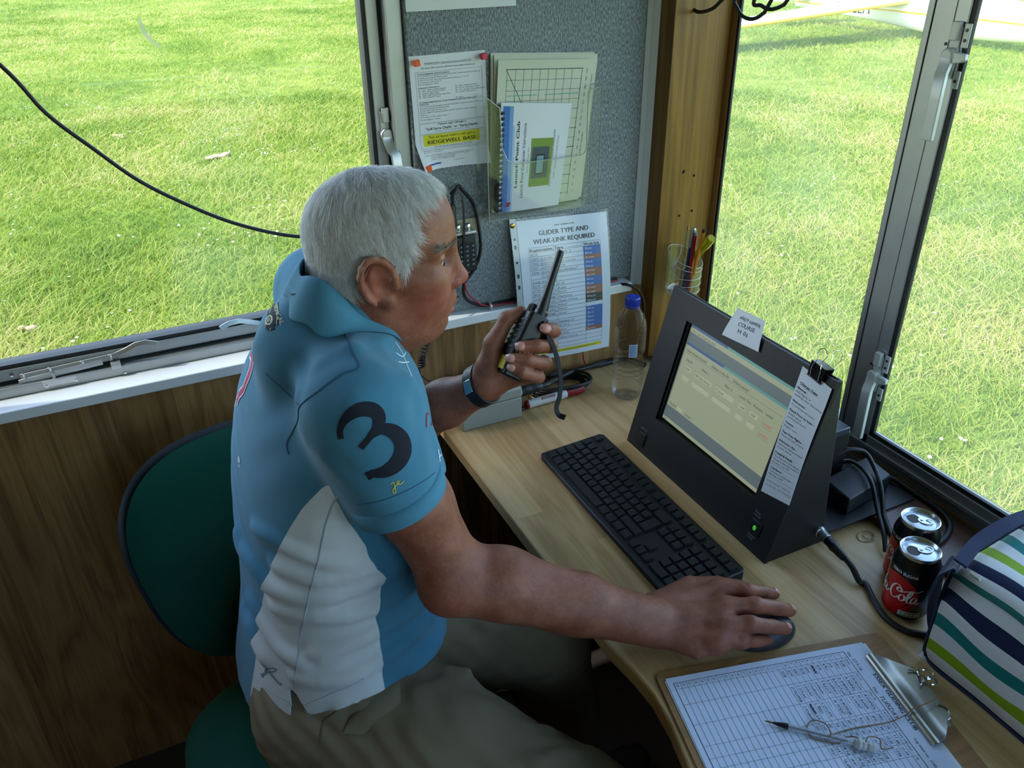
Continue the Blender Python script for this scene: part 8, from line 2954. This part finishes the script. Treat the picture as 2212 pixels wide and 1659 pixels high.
# ---- wrist watch on the left wrist
wd = (lw1 - LE); wd /= np.linalg.norm(wd)
wc = Vector(tuple(np.array((0.4388,1.0346,0.9836))))
wt_ = thing_part = bpy.data.objects.new('watch', None)
COL.objects.link(wt_)
wt_.parent = man
wt_.matrix_parent_inverse = world_of(man).inverted()
wt_.location = wc
WD = Vector(tuple(wd))
e1 = (Vector((0, 0, 1.627)) - wc); e1 = (e1 - WD * e1.dot(WD)).normalized(); e2 = WD.cross(e1)
mb = MB()
ring = []
for i in range(40):
    a = 2 * math.pi * i / 40
    d_ = e1 * math.cos(a) + e2 * math.sin(a)
    h_ = bvh.ray_cast(wc + d_ * 0.12, -d_, 0.2)
    r_ = (h_[0] - wc).length if h_[0] is not None else 0.03
    ring.append(wc + d_ * (min(max(r_, 0.024), 0.040) + 0.0010))
ring = [ring[i] * 0.5 + (ring[i - 1] + ring[(i + 1) % 40]) * 0.25 for i in range(40)]
vs, fs = [], []
for i in range(40):
    d_ = (ring[i] - wc).normalized()
    for w_, o_ in ((-0.0100, 0.0), (-0.0098, 0.0026), (0.0098, 0.0026), (0.0100, 0.0)):
        vs.append(ring[i] + WD * w_ + d_ * o_)
for i in range(40):
    for j in range(4):
        a, b = i * 4 + j, ((i + 1) % 40) * 4 + j
        fs.append((i * 4 + j, ((i + 1) % 40) * 4 + j, ((i + 1) % 40) * 4 + (j + 1) % 4, i * 4 + (j + 1) % 4))
mb.add(vs, fs)
o = mb.build('strap', plain('black_leather_strap', srgb(24, 22, 22), 0.5, bump=0.3, scale=300), wt_)
d_ = Vector((-0.75, -0.35, 0.55)); d_ = (d_ - WD * d_.dot(WD)).normalized()
h_ = bvh.ray_cast(wc + d_ * 0.12, -d_, 0.2)
r_ = ((h_[0] - wc).length if h_[0] is not None else 0.03) + 0.004
mb = MB().cbox((0, 0, 0), (0.016, 0.022, 0.0025), 0, frame(tuple(wc + d_ * r_), tuple(WD), tuple(d_.cross(WD))))
o = mb.build('buckle', CHROME, wt_, bevel=0.001)
d_ = Vector((0.25, 0.9, -0.2)); d_ = (d_ - WD * d_.dot(WD)).normalized()
h_ = bvh.ray_cast(wc + d_ * 0.12, -d_, 0.2)
r_ = ((h_[0] - wc).length if h_[0] is not None else 0.03) + 0.002
mb = MB().lathe([(0.018, 0), (0.019, 0.002), (0.019, 0.007), (0.017, 0.009), (0, 0.009)], 32, 0, along(tuple(wc + d_ * r_), tuple(wc + d_ * (r_ + 0.05))))
o = mb.build('case', ALU_SATIN, wt_)
# gold ring
rc = Vector(tuple(lp[2])) .lerp(Vector(tuple(lk[2])), 0.10)
ra_ = (Vector(tuple(lk[2])) - Vector(tuple(lp[2]))).normalized()
mb = MB()
e1 = ra_.orthogonal().normalized(); e2 = ra_.cross(e1)
mb.tube([rc + (e1 * math.cos(a) + e2 * math.sin(a)) * 0.0112 for a in [2 * math.pi * i / 30 for i in range(30)]], 0.0012, 8, closed=True)
mb.build('gold_ring', plain('gold', srgb(226, 184, 88), 0.25, 1.0), man)

# ------------------------------------------------------------------ the radio in his hand
hr = thing('handheld_radio', 'black handheld two-way radio with stubby aerial held up in the left hand', 'radio', (0.4981,1.0133,1.0597))
ra, rb_ = Vector((0.4671,1.0010,1.0165)), Vector((0.5288,1.0234,1.0992))         # foot and head of the body
RZ = (rb_ - ra).normalized()
toward = (Vector((0, 0, 1.627)) - ra.lerp(rb_, 0.5)).normalized()
RXv = (toward - RZ * toward.dot(RZ)).normalized()                          # towards the camera: a narrow side faces it
RYv = RZ.cross(RXv)                                                        # across, to the picture's right or left
if RYv.x < 0:
    RYv = -RYv
rotv = Quaternion(RZ, math.radians(20))
RXv = rotv @ RXv; RYv = rotv @ RYv
LR = (rb_ - ra).length
# local: x = width of the radio (away from the viewer), y = thickness (speaker face at -y), z = up
RMx = Matrix(((-RXv.x, RYv.x, RZ.x, ra.x), (-RXv.y, RYv.y, RZ.y, ra.y), (-RXv.z, RYv.z, RZ.z, ra.z), (0, 0, 0, 1)))
def rbody(mb, lo, hi, ch_=0.004, mi=0):
    (x0_, y0_, z0_), (x1_, y1_, z1_) = lo, hi
    ol_ = rrect(x1_ - x0_, y1_ - y0_, ch_, 4, (x0_ + x1_) / 2, (y0_ + y1_) / 2)
    mb.prism(ol_, z0_, z1_, mi, RMx)
m = MB(); rbody(m, (-0.026, -0.016, 0.0), (0.026, 0.016, LR), 0.005)
m.build('case', plain('radio_black', srgb(15, 17, 18), 0.42), hr, bevel=0.003)
m = MB(); rbody(m, (-0.0235, -0.0185, LR * 0.30), (0.0235, -0.0155, LR * 0.98), 0.001)
for i in range(6):
    z = LR * (0.42 + 0.085 * i)
    for xx in (-0.011, 0.011):
        m.cbox((xx, -0.0190, z), (0.018, 0.0016, 0.0035), 1, RMx)
m.build('speaker_grille', [plain('radio_grey_black', srgb(34, 38, 38), 0.45), plain('grille_slot', srgb(70, 76, 74), 0.5)], hr, bevel=0.0006)
m = MB(); m.cbox((0, -0.0180, LR * 0.165), (0.040, 0.0022, LR * 0.20), 0, RMx)
m.build('yellow_label', plain('yellow_label', srgb(206, 186, 60), 0.6), hr)
m = MB()
m.lathe([(0.0095, 0), (0.0095, 0.012), (0.0080, 0.014), (0, 0.014)], 20, 0, RMx @ Matrix.Translation((0.014, 0.0, LR)))
for k_ in range(10):
    a = 2 * math.pi * k_ / 10
    m.cbox((0.014 + 0.0098 * math.cos(a), 0.0098 * math.sin(a), LR + 0.006), (0.0018, 0.0018, 0.011), 0, RMx)
m.build('volume_knob', BLACK_PL, hr)
m = MB()
m.lathe([(0.0105, 0), (0.0105, 0.009), (0.0088, 0.011)], 20, 0, RMx @ Matrix.Translation((-0.012, 0.003, LR - 0.002)))
aa, ab = RMx @ Vector((-0.012, 0.003, LR + 0.004)), Vector((0.5779,1.0352,1.1897))
m.lathe([(0.0092, 0.0), (0.0088, 0.012), (0.0068, 0.028), (0.0058, 0.050), (0.0056, (ab - aa).length - 0.004), (0.0044, (ab - aa).length), (0, (ab - aa).length)], 20, 0, along(tuple(aa), tuple(ab)))
m.build('aerial', BLACK_PL, hr)
m = MB()
m.sweep(smooth_path([tuple(RMx @ Vector((-0.020, 0.014, LR * 0.86))), (0.5277,0.9892,1.0965), (0.5301,0.9814,1.0777), (0.5355,0.9762,1.0615), (0.5382,0.9673,1.0412), (0.5358,0.9531,1.0165), (0.5290,0.9428,0.9950), (0.5206,0.9372,0.9797), (0.5213,0.9307,0.9698), (0.5275,0.9216,0.9682)], 8),
        [(-0.0042, -0.0006), (0.0042, -0.0006), (0.0042, 0.0006), (-0.0042, 0.0006)], up=(0.25, -0.9, 0.3))
m.build('wrist_strap', plain('black_webbing', srgb(9, 9, 10), 0.8), hr)
